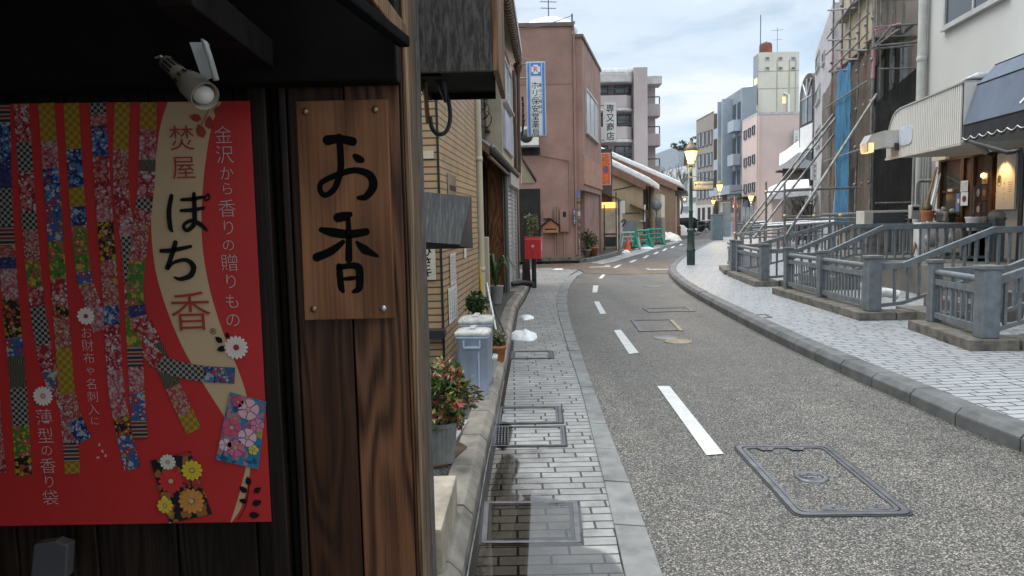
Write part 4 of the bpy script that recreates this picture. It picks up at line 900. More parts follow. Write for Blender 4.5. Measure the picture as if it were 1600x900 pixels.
a = sheet('shop_board', FF, (648, 380, 681, 437), M('cream_board', (.5, .44, .35), .7), 'cream board with black brushed kana half hidden by the wooden corner post', 'sign', .03, .02)
mb = MB(); u_, z_ = FF.px(667, 393); mb.text('ひさキ', FF.pt(u_, z_, .0312), FF.u, (0, 0, 1), .11, True, .105, bold=.02); mb.build('brush_lettering', m_ink, a[4])
u0, u1, z0, z1 = FF.rect(664, 513, 697, 526); mb = MB(); mb.fbox(FF, u0, u1, z0, z1, .003, .16); tag(mb.build('wall_shelf', m_black, loc=FF.pt(u0, z0, .1), bevel=.004), 'short black shelf bracket low on the tan tiled front wall', 'shelf')

# small black pent roof over the cream board
r_ = T('pent_roof', 'small slanted black plank roof over the cream brushed board', 'canopy', D(700, 385, 6.1))
yb, yf = 6.45, 6.05; a0, a1 = D(640, 297, yb), D(736, 307, yb); c0, c1 = D(632, 376, yf), D(719, 382, yf)
n = (a1-a0).cross(c0-a0).normalized(); n = n if n.y > 0 else -n
m_slant = scratch('weathered_black_roof_plank', (0.014, 0.014, 0.015), (0.10, 0.096, 0.09), (120, 5, 5), .75, .48, .74)
mb = MB(); mb.extr([a0, a1, c1, c0], n*.02); mb.build('roof_board', m_slant, r_, bevel=.002, recalc=True)
e1 = D(739, 388, yb); mb = MB(); mb.extr([a1+n*.021, e1, c1+n*.021], (-.02, 0, 0)); mb.build('gable_panel', m_black, r_, recalc=True)
mb = MB(); mb.hexa([(a0.x, yb+.03, e1.z), (e1.x-.005, yb+.03, e1.z), (e1.x-.005, yb+.05, e1.z), (a0.x, yb+.05, e1.z), (a0.x, yb+.03, a1.z), (a1.x, yb+.03, a1.z), (a1.x, yb+.05, a1.z), (a0.x, yb+.05, a1.z)]); mb.build('back_board', m_black, r_)
mb = MB(); mb.tube([(a0.x+.1, yb+.04, a1.z-.1), (a0.x+.1, 7.39, a1.z-.1)], .015, 8); mb.tube([(a1.x-.06, yb+.04, a1.z-.1), (a1.x-.06, 7.39, a1.z-.1)], .015, 8); mb.build('arm', m_black, r_)

# old wooden townhouse set back, with a tiled pent roof ---------------------
h = T('old_townhouse', 'old timber townhouse with a tiled pent roof and a cluttered upper window', 'building', (fx(11), 11, .12))
m_timber2 = wood('orange_old_timber', (0.09, 0.035, 0.014), (0.34, 0.15, 0.055), .6, .8, 'Z', 1.0, .6); m_timber = wood('old_timber', (0.05, 0.025, 0.014), (0.20, 0.10, 0.05), .7, 1.2)
mb = MB(); s = -.35; mb.prism([(-6, 10.75), (fx(10.75, s), 10.75), (fx(15, s), 15), (-6, 15)], .1, 5.1); mb.build('wall', m_timber, h)
F2 = LF(10.75, 15, s)
for i in range(9):
    mb = MB(); u = .2+i*.5; mb.fbox(F2, u, u+.06, .15, 2.7, .003, .04); mb.build('batten', m_w_dark, h)
windows(h, F2, [R4(F2, 753, 150, 764, 205), R4(F2, 765, 155, 774, 212)], m_timber, m_glass, 1, .06, True)
mb = MB(); e0, e1 = V((D(767, 238, 10.9).x, 10.9, D(767, 238, 10.9).z)), V((D(807, 277, 17.0).x, 17.0, D(807, 277, 17.0).z)); e1.z = e0.z-.03
up0, up1 = V((fx(10.9, s)-.0, 10.9, e0.z+.42)), V((fx(17.0, s), 17.0, e0.z+.42))
mb.extr([e0, e1, up1, up0], (0, 0, .05)); ro = mb.build('pent_roof', m_tile_roof, h, recalc=True)
mb = MB(); nst = 24
for i in range(nst+1):
    t = i/nst; a = e0.lerp(e1, t)+V((0, 0, .055)); b2 = up0.lerp(up1, t)+V((0, 0, .055)); mb.tube([a, b2], .04, 6); mb.ball(a+V((.02, 0, 0)), .062, 8)
mb.build('ridge_tiles', m_tile_roof, ro)
mb = MB(); mb.tube([e0+V((-.03, 0, -.06)), e1+V((-.03, 0, -.06))], .028, 10); mb.build('gutter', m_brownpipe, h)
mb = MB(); mb.extr([e0+V((-.02, -.03, -.05)), up0+V((0, -.03, -.05)), up0+V((0, -.03, .05)), e0+V((-.02, -.03, .05))], (0, -.03, 0)); mb.build('barge_board', m_w_brown, h, recalc=True)
for i in range(3):
    mb = MB(); c = D(752+i*3.5, 158+i*14, 11.3); mb.tube([c+V((math.cos(q*.5)*.09, math.sin(q*.9)*.05, math.sin(q*.5)*.13)) for q in range(14)], .008, 5); mb.build('hanging_wire', m_black, h)
mb = MB(); mb.fbox(F2, 3.3, 3.9, 3.2, 4.4, .003, .05); mb.build('lattice', m_w_dark, h)

mb = MB(); mb.hexa([(fx(15)-.6, 14.97, .12), (fx(15)-.012, 14.97, .12), (fx(15)-.012, 15.018, .12), (fx(15)-.6, 15.018, .12), (fx(15)-.6, 14.97, 2.9), (fx(15)-.012, 14.97, 2.9), (fx(15)-.012, 15.018, 2.9), (fx(15)-.6, 15.018, 2.9)]); mb.build('end_boarding', m_timber2, h)
# shutter shop ------------------------------------------------------------
sh = T('shutter_shop', 'cream two storey shop with closed grey roller shutter and brown gutter', 'building', (fx(15), 15, .12))
mb = MB(); mb.prism([(-6, 15.02), (fx(15.02), 15.02), (fx(18.3), 18.3), (-6, 18.3)], .1, 5.35); mb.build('wall', m_plaster, sh)
F3 = LF(15.02, 18.3)
u0, u1, z0, z1 = F3.rect(787, 292, 803, 450); z0 = .16; u0 = max(.05, u0); u1 = min(u1, 2.75); zt_ = 2.35
mb = MB(); k = 24
for i in range(k):
    a, b2 = z0+(zt_-z0)*i/k, z0+(zt_-z0)*(i+1)/k; mb.hexa([F3.pt(u0, a, .055), F3.pt(u1, a, .055), F3.pt(u1, a, .01), F3.pt(u0, a, .01), F3.pt(u0, b2, .025), F3.pt(u1, b2, .025), F3.pt(u1, b2, .01), F3.pt(u0, b2, .01)])
mb.build('roller_shutter', m_shutter, sh)
for q, nm in ((u0, 'shutter_guide'), (u1-.05, 'shutter_guide'), ((u0+u1)/2, 'shutter_guide')):
    mb = MB(); mb.fbox(F3, q, q+.05, z0, zt_, .056, .09); mb.build(nm, m_alu_l, sh)
mb = MB(); mb.fbox(F3, u0-.02, u1+.02, zt_+.002, zt_+.25, .003, .16); mb.build('shutter_box', m_shutter, sh)
mb = MB(); mb.fbox(F3, 0, 3.2, .0, .14, .003, .35); mb.build('doorstep', m_stone_tan, sh, bevel=.01)
mb = MB(); mb.fbox(F3, .2, 2.6, 3.1, 3.9, .004, .06); mb.build('sign_panel', M('pale_violet_panel', (.45, .46, .55), .4, streak=.25), sh)
windows(sh, F3, [(.3, 2.4, 4.1, 5.0)], m_alu_l, m_curtain, 1, .05)
# upper eave with glazed gutter tiles, snow on the roof edge
ez = 5.38; g0, g1 = V((D(788, 2, 12.3).x, 12.3, ez)), V((D(809, 95, 17.6).x, 17.6, ez)); g0, g1 = g0.lerp(g1, -.25), g1
mb = MB(); mb.extr([g0, g1, V((g1.x-2.6, g1.y, ez+1.1)), V((g0.x-2.6, g0.y, ez+1.1))], (0, 0, .06)); mb.build('roof', m_tile_roof, sh, recalc=True)
mb = MB(); k = 36
for i in range(k): a, b2 = g0.lerp(g1, i/k), g0.lerp(g1, (i+.92)/k); mb.tube([a+V((.02, 0, -.02)), b2+V((.02, 0, -.02))], [.085, .07], 10)
mb.build('gutter', m_tile_br, sh)
mb = MB(); mb.extr([g0+V((.12, 0, .12)), g1+V((.10, 0, .12)), g1+V((-.3, 0, .42)), g0+V((-.3, 0, .42))], (0, 0, .16)); mb.build('roof_snow', m_snow_dirty, sh, recalc=True)
dp = T('downpipe', 'brown downpipe with a funnel head on the shutter shop corner', 'drainpipe', (g1.x, g1.y, ez-.3))
mb = MB(); c = V((g1.x+.0, g1.y-.05, 0)); mb.lathe([(.04, ez-.42), (.06, ez-.3), (.11, ez-.15), (.115, ez-.08), (.09, ez-.07)], c, 12); mb.build('funnel_head', m_brownpipe, dp)
zb = D(806, 272, 17.5).z; mb = MB(); mb.tube(smooth_line([V((c.x, c.y, ez-.4)), V((c.x-.01, c.y, zb+.9)), V((c.x-.01, c.y, zb+.12)), V((c.x-.07, c.y-.3, zb-.02)), V((fx(14.9)+.1, 14.9, zb-.12))], 6), .042, 10); mb.build('pipe', m_brownpipe, dp)
mb = MB(); mb.tube([V((fx(14.85)+.06, 14.85, zb-.1)), V((fx(14.85)+.06, 14.85, .14))], .045, 10); mb.build('pipe', M('green_grey_pipe', (.1, .12, .11), .5), dp)
mb = MB(); mb.tube([(fx(18.3)+.05, 18.32, .14), (fx(18.3)+.05, 18.32, 5.3)], .045, 10); tag(mb.build('corner_pipe', m_brownpipe, loc=(fx(18.3), 18.32, .14)), 'dark vertical pipe at the far corner of the shutter shop', 'drainpipe')
lt = T('lean_to_roof', 'small lean-to roof with beige soffit beside the shutter shop corner', 'canopy', D(826, 285, 18.6))
a, b2, c_ = D(815, 248, 18.6), D(836, 284, 18.6), D(815, 284, 18.6)
mb = MB(); mb.extr([a, b2, b2+V((0, 0, -.03)), c_+V((0, 0, -.03))], (0, .9, 0)); mb.build('soffit', m_plaster, lt, recalc=True)
mb = MB(); mb.extr([a+V((0, -.05, .01)), b2+V((.04, -.05, 0)), b2+V((.04, -.05, .06)), a+V((0, -.05, .08))], (0, 1, 0)); mb.build('roof', m_tile_roof, lt, recalc=True)

# things standing along the left kerb -------------------------------------
c = G(689, 722, .128); pot = T('potted_nandina', 'red and green leafy shrub in a ribbed grey pot beside the wooden post', 'potted plant', c)
mb = MB(); n = 44; vs = []; prof = [(.075, 0), (.083, .005), (.103, .235), (.112, .237), (.114, .262), (.104, .264), (.1, .24), (.02, .235)]
for r, z in prof:
    for j in range(n): rr = r*(1+(.028 if j % 2 else -.02)*(1 if .004 < z < .236 and r > .05 else 0)); vs.append(c+V((rr*math.cos(2*math.pi*j/n), rr*math.sin(2*math.pi*j/n), z)))
mb.add(vs, [(i*n+j, i*n+(j+1) % n, (i+1)*n+(j+1) % n, (i+1)*n+j) for i in range(len(prof)-1) for j in range(n)]); mb.build('pot', M('grey_ribbed_pot', (.20, .20, .185), .55, var=.25, vs=10, streak=.3), pot)
mb = plant('', 'nandina', '', c+V((.025, 0, .41)), (.225, .20, .235), 2300, m_leaf_r, .046, seed=3, shell=.1)
for i in range(26):
    a = random.uniform(0, 6.28); r = random.uniform(.05, .2); q = c+V((.03+math.cos(a)*r, math.sin(a)*r, random.uniform(.42, .62))); 
    for j in range(16): d = V((random.uniform(-1, 1), random.uniform(-1, 1), random.uniform(-.5, .8)))*.05; e = d.normalized()*.018; s_2 = e.cross(V((0, 0, 1))).normalized()*.007; mb.add([q+d-e, q+d+s_2, q+d+e, q+d-s_2], [(0, 1, 2, 3)])
mb.build('foliage', m_leaf_r, pot)
mb = MB()
for i in range(14): a = i*2.4; mb.tube([c+V((math.cos(a)*.03, math.sin(a)*.03, .23)), c+V((math.cos(a)*.08, math.sin(a)*.08, .36)), c+V((math.cos(a)*.14, math.sin(a)*.13, .5))], .003, 5)
mb.build('stems', m_bark, pot)
q = [G(x, y, .13) for x, y in ((650, 735), (700, 728), (730, 700), (714, 690), (650, 700))]; mb = MB(); mb.extr([V((*p.xy, .128)) for p in q], (0, 0, .012)); tag(mb.build('ground_board', wood('wet_brown_board', (.03, .018, .012), (.1, .06, .04), .4, 1, 'X'), loc=q[0], recalc=True), 'wet brown board lying under the ribbed pot', 'board')
q = [G(x, y, .13) for x, y in ((706, 700), (732, 660), (716, 655), (690, 690))]; mb = MB(); mb.extr([V((*p.xy, .127)) for p in q], (0, 0, .02)); tag(mb.build('paving_slab', m_concrete, loc=q[0], recalc=True, bevel=.003), 'grey paving slab between the ribbed pot and the kerb', 'slab')
p0, p1 = G(693, 905, .13), G(693, 845, .13); mb = MB(); zt2 = .33; mb.hexa([(p0.x-.4, 2.9, .12), (p0.x-.005, 2.9, .12), (p0.x+.01, 3.55, .12), (p0.x-.4, 3.55, .12), (p0.x-.4, 2.9, zt2), (p0.x-.005, 2.9, zt2), (p0.x+.01, 3.55, zt2), (p0.x-.4, 3.55, zt2)])
tag(mb.build('step_stone', M('pale_step_stone', (.36, .31, .24), .75, var=.3, vs=7, bmp=.4, streak=.3), loc=(p0.x, 3.2, .12), bevel=.015), 'pale beige step block at the foot of the wooden corner', 'step')

m_bin = M('blue_grey_bin_plastic', (.37, .44, .54), .4, var=.14, vs=4, bmp=.05, streak=.3, chips=((.22, .25, .29), .63, 9)); m_lid = M('whitish_bin_lid', (.50, .485, .45), .45, var=.3, vs=10, chips=((.3, .28, .24), .58, 12))
def bin_(px, py, w, d, hgt, lab, rz, dirt=0):
    c = G(px, py, .128); c = V((c.x, c.y+d/2, .128)); t = T('waste_bin', lab, 'bin', c, 'lidded plastic bins by the kerb'); Mx = Matrix.Rotation(rz, 3, 'Z')
    def rect(s, z, r=.03, n=4):
        o = []
        for cx, cy, a0 in ((1, 1, 0), (-1, 1, 90), (-1, -1, 180), (1, -1, 270)):
            for k in range(n+1): a = R(a0+90*k/n); o.append(c+Mx@V((cx*(w/2*s-r)+r*math.cos(a), cy*(d/2*s-r)+r*math.sin(a), z)))
        return o
    def loft(nm, lv, m_, par=t):
        mb = MB(); rs = [rect(*l) for l in lv]; k = len(rs[0]); mb.add([p for r in rs for p in r], [(i*k+j, i*k+(j+1) % k, (i+1)*k+(j+1) % k, (i+1)*k+j) for i in range(len(rs)-1) for j in range(k)], 0, True)
        mb.poly(rs[0][::-1]); mb.poly(rs[-1]); return mb.build(nm, m_, par)
    loft('body', [(.84, 0), (.86, .01), (.99, hgt*.86), (1.05, hgt*.865), (1.05, hgt*.90), (.97, hgt*.905)], m_bin)
    l = loft('lid', [(1.07, hgt*.905), (1.1, hgt*.91), (1.1, hgt*.95), (1.0, hgt*.975), (.8, hgt*.99), (.3, hgt*1.0)], m_lid)
    mb = MB(); mb.box(c+V((0, 0, hgt*1.005)), (.05, d*.7, .022), rz); mb.build('lid_grip', m_lid, l, bevel=.006)
    mb = MB(); y = -d/2*.96-.012
    for q, s in (((0, y, hgt*.74), (w*.5, .03, .018)), ((-w*.25, y, hgt*.79), (.014, .03, hgt*.1)), ((w*.25, y, hgt*.79), (.014, .03, hgt*.1))): mb.box(c+Mx@V(q), s, rz)
    mb.build('handle', m_bin, t, bevel=.004)
    mb = MB(); mb.box(c+Mx@V((w*.2, -d/2*.9-.004, hgt*.36)), (.014, .012, hgt*.62), rz); mb.build('moulded_rib', m_bin, t)
    return t
bin_(741, 621, .27, .22, .575, 'nearer blue grey waste bin with a whitish lid, beside the red and green shrub', R(-4))
bin_(746, 603, .28, .28, .62, 'farther waste bin, mostly hidden behind the nearer blue grey bin', R(-4))
def pot_plant(px, py, r, hgt, potm, lab, mat, fr, n, leaf, z=.128, fz=None, seed=1, cat='potted plant'):
    c = G(px, py, z); t = T('potted_plant', lab, cat, c); mb = MB(); mb.lathe([(r*.68, 0), (r*.72, .003), (r*.95, hgt*.8), (r*1.05, hgt*.81), (r*1.05, hgt), (r*.92, hgt), (r*.88, hgt*.85), (.005, hgt*.84)], c, 20); mb.build('pot', potm, t)
    mb = plant('', lab, '', c+V((0, 0, (fz or hgt+fr[2]*.7))), fr, n, mat, leaf, seed=seed, shell=.15); mb.build('foliage', mat, t)
    mb = MB()
    for i in range(6): a = i*1.05; mb.tube([c+V((0, 0, hgt*.8)), c+V((math.cos(a)*fr[0]*.6, math.sin(a)*fr[1]*.6, hgt+fr[2]))], .005, 5)
    mb.build('stems', m_bark, t); return t
m_terra = M('terracotta', (.42, .15, .065), .7, var=.2, vs=9)
pot_plant(779, 564, .085, .17, m_terra, 'low olive green plant in a terracotta pot on the kerb', m_leaf_y, (.10, .1, .09), 380, .045, seed=2)
pot_plant(768, 590, .06, .22, m_white, 'small plant in a white pot squeezed behind the bins', m_leaf_g, (.05, .05, .05), 60, .03, seed=5)
pot_plant(746, 552, .12, .3, m_concrete, 'dense dark green shrub behind the bins', m_leaf_g, (.155, .155, .16), 700, .055, seed=4, fz=.56)
c = G(771, 520, .128); t = T('strap_leaf_plant', 'long strap-leaved green plant by the shutter', 'potted plant', V((fx(12.9)+.0, 12.9, .13))); c = t.location.copy(); zc = D(770, 425, 12.9).z
mb = MB(); mb.lathe([(.1, 0), (.14, .3), (.15, .32), (.12, .32), (.01, .3)], c, 16); mb.build('pot', m_concrete, t)
mb = MB()
for i in range(34):
    a = random.uniform(0, 6.28); l = random.uniform(.3, .5); b0 = c+V((0, 0, .3)); h_ = random.uniform(.45, .75); pts = [b0, b0+V((math.cos(a)*l*.25, math.sin(a)*l*.25, h_*.6)), b0+V((math.cos(a)*l*.6, math.sin(a)*l*.6, h_*.8)), b0+V((math.cos(a)*l*.95, math.sin(a)*l*.95, h_*.45))]
    s = V((-math.sin(a), math.cos(a), 0))*.02; P_ = smooth_line(pts, 4); k = len(P_)
    mb.add([p-s*(1-(i_/k)**2) for i_, p in enumerate(P_)]+[p+s*(1-(i_/k)**2) for i_, p in enumerate(P_)], [(i_, i_+1, k+i_+1, k+i_) for i_ in range(k-1)])
mb.build('leaves', m_leaf_g, t)
for (a, b2, Y0, Y1, r, m_, lab) in (((745, 318), (754, 470), 10.7, 10.5, .03, M('yellow_pole_paint', (.62, .42, .08), .5), 'yellow pole leaning beside the cream drainpipe'), ((758, 430), (775, 512), 11.5, 10.6, .016, m_white, 'white stick leaning at the townhouse front'), ((760, 455), (790, 520), 11.5, 10.6, .014, m_black, 'black stick leaning at the townhouse front')):
    p, q = D(*a, Y0), G(b2[0], b2[1]+4, .13) if Y1 == 10.6 else V((D(*b2, Y1).x, Y1, .13)); mb = MB(); mb.tube([p, q], r, 8); tag(mb.build('pole', m_, loc=q), lab, 'pole')
p = V((fx(11.2, -.28), 11.2, .13)); mb = MB(); zz = D(757, 371, 11.2).z; xx = D(763, 380, 11.2).x; mb.hexa([(xx-.22, 11.2, .13), (xx, 11.2, .13), (xx, 11.6, .13), (xx-.22, 11.6, .13), (xx-.22, 11.2, zz), (xx, 11.2, zz), (xx, 11.6, zz), (xx-.22, 11.6, zz)])
tag(mb.build('utility_cabinet', m_plaster, loc=(xx, 11.2, .13), bevel=.01), 'tall narrow beige cabinet beside the yellow pole', 'cabinet')

# red post box ---------------------------------------------------------------
c = G(835, 450, .0); pb = T('post_box', 'red post box on a dark post at the pavement end', 'post box', c); m_pred = M('post_box_red', (.60, .035, .04), .35, var=.14, vs=6, bmp=.05, streak=.2, chips=((.30, .03, .03), .64, 12))
zt3, zb3 = D(833, 371, c.y).z, D(833, 404, c.y).z; w2 = .19
mb = MB(); mb.lathe([(.055, 0), (.055, zb3)], c, 16); mb.build('post', M('dark_green_post', (.012, .02, .022), .4), pb)
mb = MB(); Mx = Matrix.Rotation(R(-8), 3, 'Z'); prof = [(-.19, zb3), (.19, zb3), (.19, zt3-.03), (.10, zt3), (-.16, zt3), (-.19, zt3-.05)]
mb.extr([c+Mx@V((-w2, y, z)) for y, z in prof], Mx@V((w2*2, 0, 0))); mb.build('box', m_pred, pb, bevel=.012, recalc=True)
mb = MB(); f0 = c+Mx@V((.0, -.1915, (zt3+zb3)/2+.03)); rx = Mx@V((1, 0, 0))
for (x0, z0, x1, z1) in ((-.035, .03, .035, .042), (-.035, .008, .035, .02), (-.007, -.03, .007, .008)): mb.add([f0+rx*x0+V((0, 0, z0)), f0+rx*x1+V((0, 0, z0)), f0+rx*x1+V((0, 0, z1)), f0+rx*x0+V((0, 0, z1))], [(0, 1, 2, 3)])
mb.build('postal_mark', m_white, pb, recalc=True)
mb = MB(); mb.box(c+Mx@V((.1915, 0, (zt3+zb3)/2)), (.004, .28, .34), R(-8)); mb.build('door', m_pred, pb); mb = MB(); mb.box(c+Mx@V((.194, -.06, (zt3+zb3)/2+.02)), (.003, .1, .18), R(-8)); mb.build('notice', m_paper, pb)
mb = MB(); mb.box(c+Mx@V((0, -.02, zt3+.006)), (.40, .30, .014), R(-8)); mb.build('roof', m_pred, pb, bevel=.005)
lg = [D(822, 342, 18.2), G(826, 449, .0)]; mb = MB(); mb.extr([lg[0]+V((-.07, 0, 0)), lg[0]+V((.02, 0, .03)), lg[1]+V((.06, 0, 0)), lg[1]+V((-.16, 0, 0))], (0, .06, 0)); tag(mb.build('leaning_board', m_w_dark, loc=lg[1], recalc=True), 'dark weathered board leaning on the shutter shop corner', 'board')
mb = MB(); q = G(818, 450, .14); mb.tube([q+V((-.25, .1, .08)), q+V((0, .2, .1)), q+V((.22, .1, .06))], .06, 10); tag(mb.build('pipe_piece', m_black, loc=q), 'black bent pipe lying at the shutter shop corner', 'pipe')

# ------------------------------------------------------------------ pink brown building at the crossing
m_pink = M('pink_brown_render', (0.30, 0.182, 0.150), .85, var=.16, vs=1.1, bmp=.6, bs=14, streak=.06)
m_pink_d = M('brown_coping', (.13, .085, .075), .6)
pb_ = T('pink_brown_building', 'pink brown rendered building with a big side window at the crossing', 'building', G(900, 409, .1))
PA = G(901, 410.5, 0); yb0 = PA.y; PB = V((D(912, 300, yb0).x, yb0-.02, 0)); PC = D(940, 300, yb0+6.3)
zA, zB = D(897, 41, yb0).z, D(912, 58, yb0).z
xl = D(780, 300, yb0).x
mb = MB(); mb.prism([(-9, yb0), (PA.x-.05, yb0), (PA.x-.05, yb0+7.5), (-9, yb0+7.5)], 0, zA); mb.build('wall', m_pink, pb_)
mb = MB(); mb.prism([(-9, yb0-.06), (PA.x+.02, yb0-.06), (PA.x+.02, yb0+7.6), (-9, yb0+7.6)], zA+.002, zA+.14); mb.build('coping', m_pink_d, pb_)
zO = D(908, 297, yb0).z
# side wing: upper storey overhangs a recessed entrance
q0, q1 = V((PA.x-.045, yb0+.06, 0)), V((PB.x, yb0+.06, 0))
mb = MB(); mb.prism([(q0.x, q0.y), (q1.x, q1.y), (PC.x, PC.y), (PC.x-3, PC.y+.5), (q0.x, PC.y)], zO, zB); mb.build('wall', m_pink, pb_)
mb = MB(); mb.prism([(q0.x-.0, q0.y-.05), (q1.x+.05, q1.y-.05), (PC.x+.05, PC.y), (PC.x-3, PC.y+.5), (q0.x, PC.y)], zB+.002, zB+.12); mb.build('coping', m_pink_d, pb_)
FW = Face((q1.x, q1.y), (PC.x, PC.y)); FA = Face((-9, yb0), (PA.x-.05, yb0))
mb = MB(); mb.prism([(q0.x, q0.y+1.6), (q1.x+.2, q0.y+1.6), (PC.x-.1, PC.y-.1), (PC.x-3, PC.y), (q0.x, PC.y)], 0, zO-.004); mb.build('wall', m_pink, pb_)
mb = MB(); mb.fbox(FW, FW.len-.45, FW.len, 0, zO-.003, -.4, .0); mb.build('corner_pier', m_pink, pb_)
u0, u1, z0, z1 = FW.rect(913, 255, 938, 292); mb = MB(); mb.fbox(FW, .02, FW.len-.02, z0-.0, z0+1.05, .003, .05); mb.build('balcony_panel', M('tan_render', (.40, .22, .155), .8, streak=.1), pb_)
windows(pb_, FW, [R4(FW, 914.5, 150, 933, 215)], m_alu_l, m_curtain, 2, .07)
u0, u1, z0, z1 = FA.rect(812, 295, 845, 411); mb = MB(); mb.fbox(FA, u0, u1, .02, z1, .003, .006); mb.build('garage_opening', m_dark, pb_)
u0, u1, z0, z1 = FA.rect(815, 231, 844, 243); mb = MB(); mb.fbox(FA, u0, u1, z0, z1, .004, .02); mb.build('window_recess', m_dark, pb_)
mb = MB()
uu = FA.px(898, 200)[0]; mb.tube([FA.pt(uu, .3, .06), FA.pt(uu, zA, .06)], .035, 8); mb.tube([FA.pt(uu+.04, 2.4, .06), FA.pt(uu+.04, zA-1, .06)], .02, 6); mb.build('downpipe', m_pink, pb_)
mb = MB(); a = FA.px(843, 242); b2 = FA.px(889, 251); mb.tube([FA.pt(a[0], a[1], .04), FA.pt(b2[0], b2[1], .04), FA.pt(b2[0], FA.px(889, 320)[1], .04)], .02, 6); mb.build('conduit', m_pink, pb_)
for x, w in ((868, .05), (871.5, .05), (882, .05)):
    mb = MB(); u = FA.px(x, 380)[0]; zt_ = FA.px(x, 322 if x < 880 else 352)[1]; mb.fbox(FA, u-w/2, u+w/2, .1, zt_, .004, .07); mb.build('conduit', m_pink, pb_)
for r_x in ((848, 328, 862, 341), (875, 327, 888, 362)):
    u0, u1, z0, z1 = FA.rect(*r_x); mb = MB(); mb.fbox(FA, u0, u1, z0, z1, .004, .12); mb.build('meter_box', m_pink, pb_)
u0, u1, z0, z1 = FA.rect(879, 331, 884, 339); mb = MB(); mb.fbox(FA, u0, u1, z0, z1, .121, .125); mb.build('meter_window', m_dark, pb_)
mb = MB(); mb.fbox(FA, FA.px(848, 405)[0], FA.px(905, 405)[0]+.1, 0, .22, .004, .28); mb.build('base_step', m_plinth, pb_)
mb = MB(); zz = zA+.14; c = FA.pt(FA.px(862, 35)[0], zz, -1.2); mb.ball(c, 1.05, 16, 0, (1, .7, .48)); mb.build('roof_snow', m_snow, pb_)
mb = MB(); zz = zB+.12; c = FW.pt(1.8, zz, -.8); mb.box(c+V((0, 0, .45)), (.6, .6, .9)); mb.build('roof_box', m_concrete, pb_)
m_ant = M('antenna_metal', (.12, .12, .13), .4, .6)
def antenna(p, hgt, lab, els=((.78, .5), (.6, .42)), ang=.5):
    t = T('tv_antenna', lab, 'antenna', p); p = V(p); mb = MB(); mb.tube([p, p+V((0, 0, hgt))], .02, 6); mb.build('mast', m_ant, t)
    for f, w in els:
        mb = MB(); d = V((math.cos(ang), math.sin(ang), .1)); c = p+V((0, 0, hgt*f)); mb.tube([c-d*w, c+d*w], .012, 5)
        for k in range(6): e = c+d*w*(k/2.5-1); s = V((-d.y, d.x, 0))*w*.3; mb.tube([e-s, e+s], .008, 4)
        mb.build('yagi', m_ant, t)
antenna(FA.pt(FA.px(861, 35)[0], zA+.5, -1.5), .95, 'television antenna on the snowy roof of the pink brown building', ((.85, .34), (.6, .32)))
mb = MB(); a = FA.pt(FA.px(895, 30)[0], zA+.1, -.3); mb.tube([a, a+V((0, 0, .42))], .03, 6); tag(mb.build('roof_mast', m_ant, loc=a), 'short roof mast at the right corner of the pink brown building', 'mast')
mb = MB(); p0, p1 = V((D(800, 47, 24).x, 24, D(800, 47, 24).z)), a+V((0, 0, .36)); mb.tube([p0, p0.lerp(p1, .5)+V((0, 0, -.12)), p1], .012, 5); tag(mb.build('overhead_cable', m_black, loc=p1), 'thin cable rising over the pink brown roof to its mast', 'cable')
mb = MB(); zj = FA.px(850, 132)[1]; uj = FA.px(839, 100)[0]; mb.fbox(FA, 2, FA.len-.02, zj-.012, zj+.012, .0005, .004); mb.build('render_joint', m_pink_d, pb_); mb = MB(); mb.fbox(FA, uj-.01, uj+.01, FA.px(839, 240)[1], zj-.013, .0005, .004); mb.build('render_joint', m_pink_d, pb_)
# wall mounted mailbox, address plate, stone
mbx = T('wall_mailbox', 'brown wooden letter box with a gabled top on the pink brown wall', 'mailbox', FA.pt(FA.px(860, 356)[0], FA.px(860, 364)[1], .13))
u0, u1, z0, z1 = FA.rect(847.5, 353, 872, 363.5); zp = FA.px(860, 343.5)[1]
mb = MB(); mb.extr([FA.pt(u0, z0, .005), FA.pt(u1, z0, .005), FA.pt(u1, z1, .005), FA.pt((u0+u1)/2, zp, .005), FA.pt(u0, z1, .005)], FA.n*.25); mb.build('box', M('orange_brown_box', (.36, .15, .06), .5, var=.2), mbx, recalc=True)
mb = MB(); um = (u0+u1)/2; mb.extr([FA.pt(u0-.05, z1-.03, .005), FA.pt(um, zp+.005, .005), FA.pt(u1+.05, z1-.03, .005), FA.pt(u1+.05, z1+.03, .005), FA.pt(um, zp+.06, .005), FA.pt(u0-.05, z1+.03, .005)], FA.n*.3); mb.build('lid', m_w_dark, mbx, recalc=True)
mb = MB(); mb.fbox(FA, u0+.08, u1-.08, (z0+z1)/2-.02, (z0+z1)/2+.03, .256, .258); mb.build('slot', m_dark, mbx)
a = sheet('address_plate', FA, (895, 327, 899.8, 351), M('navy_plate', (.02, .035, .09), .4), 'narrow navy address plate at the corner of the pink brown wall', 'sign', .1, .02)
mb = MB(); mb.text('長町一丁目3', FA.pt((a[0]+a[1])/2, a[3]-.07, .101), FA.u, (0, 0, 1), .09, True, .088); mb.build('lettering', m_white, a[4])
mb = MB(); c = G(858, 406, .0); mb.ball(c+V((0, -.1, .2)), .5, 14, 0, (1, .6, .62), .12); tag(mb.build('boulder', M('black_rock', (.02, .02, .021), .6, bmp=.6), loc=c), 'black boulder at the foot of the pink brown wall', 'rock')
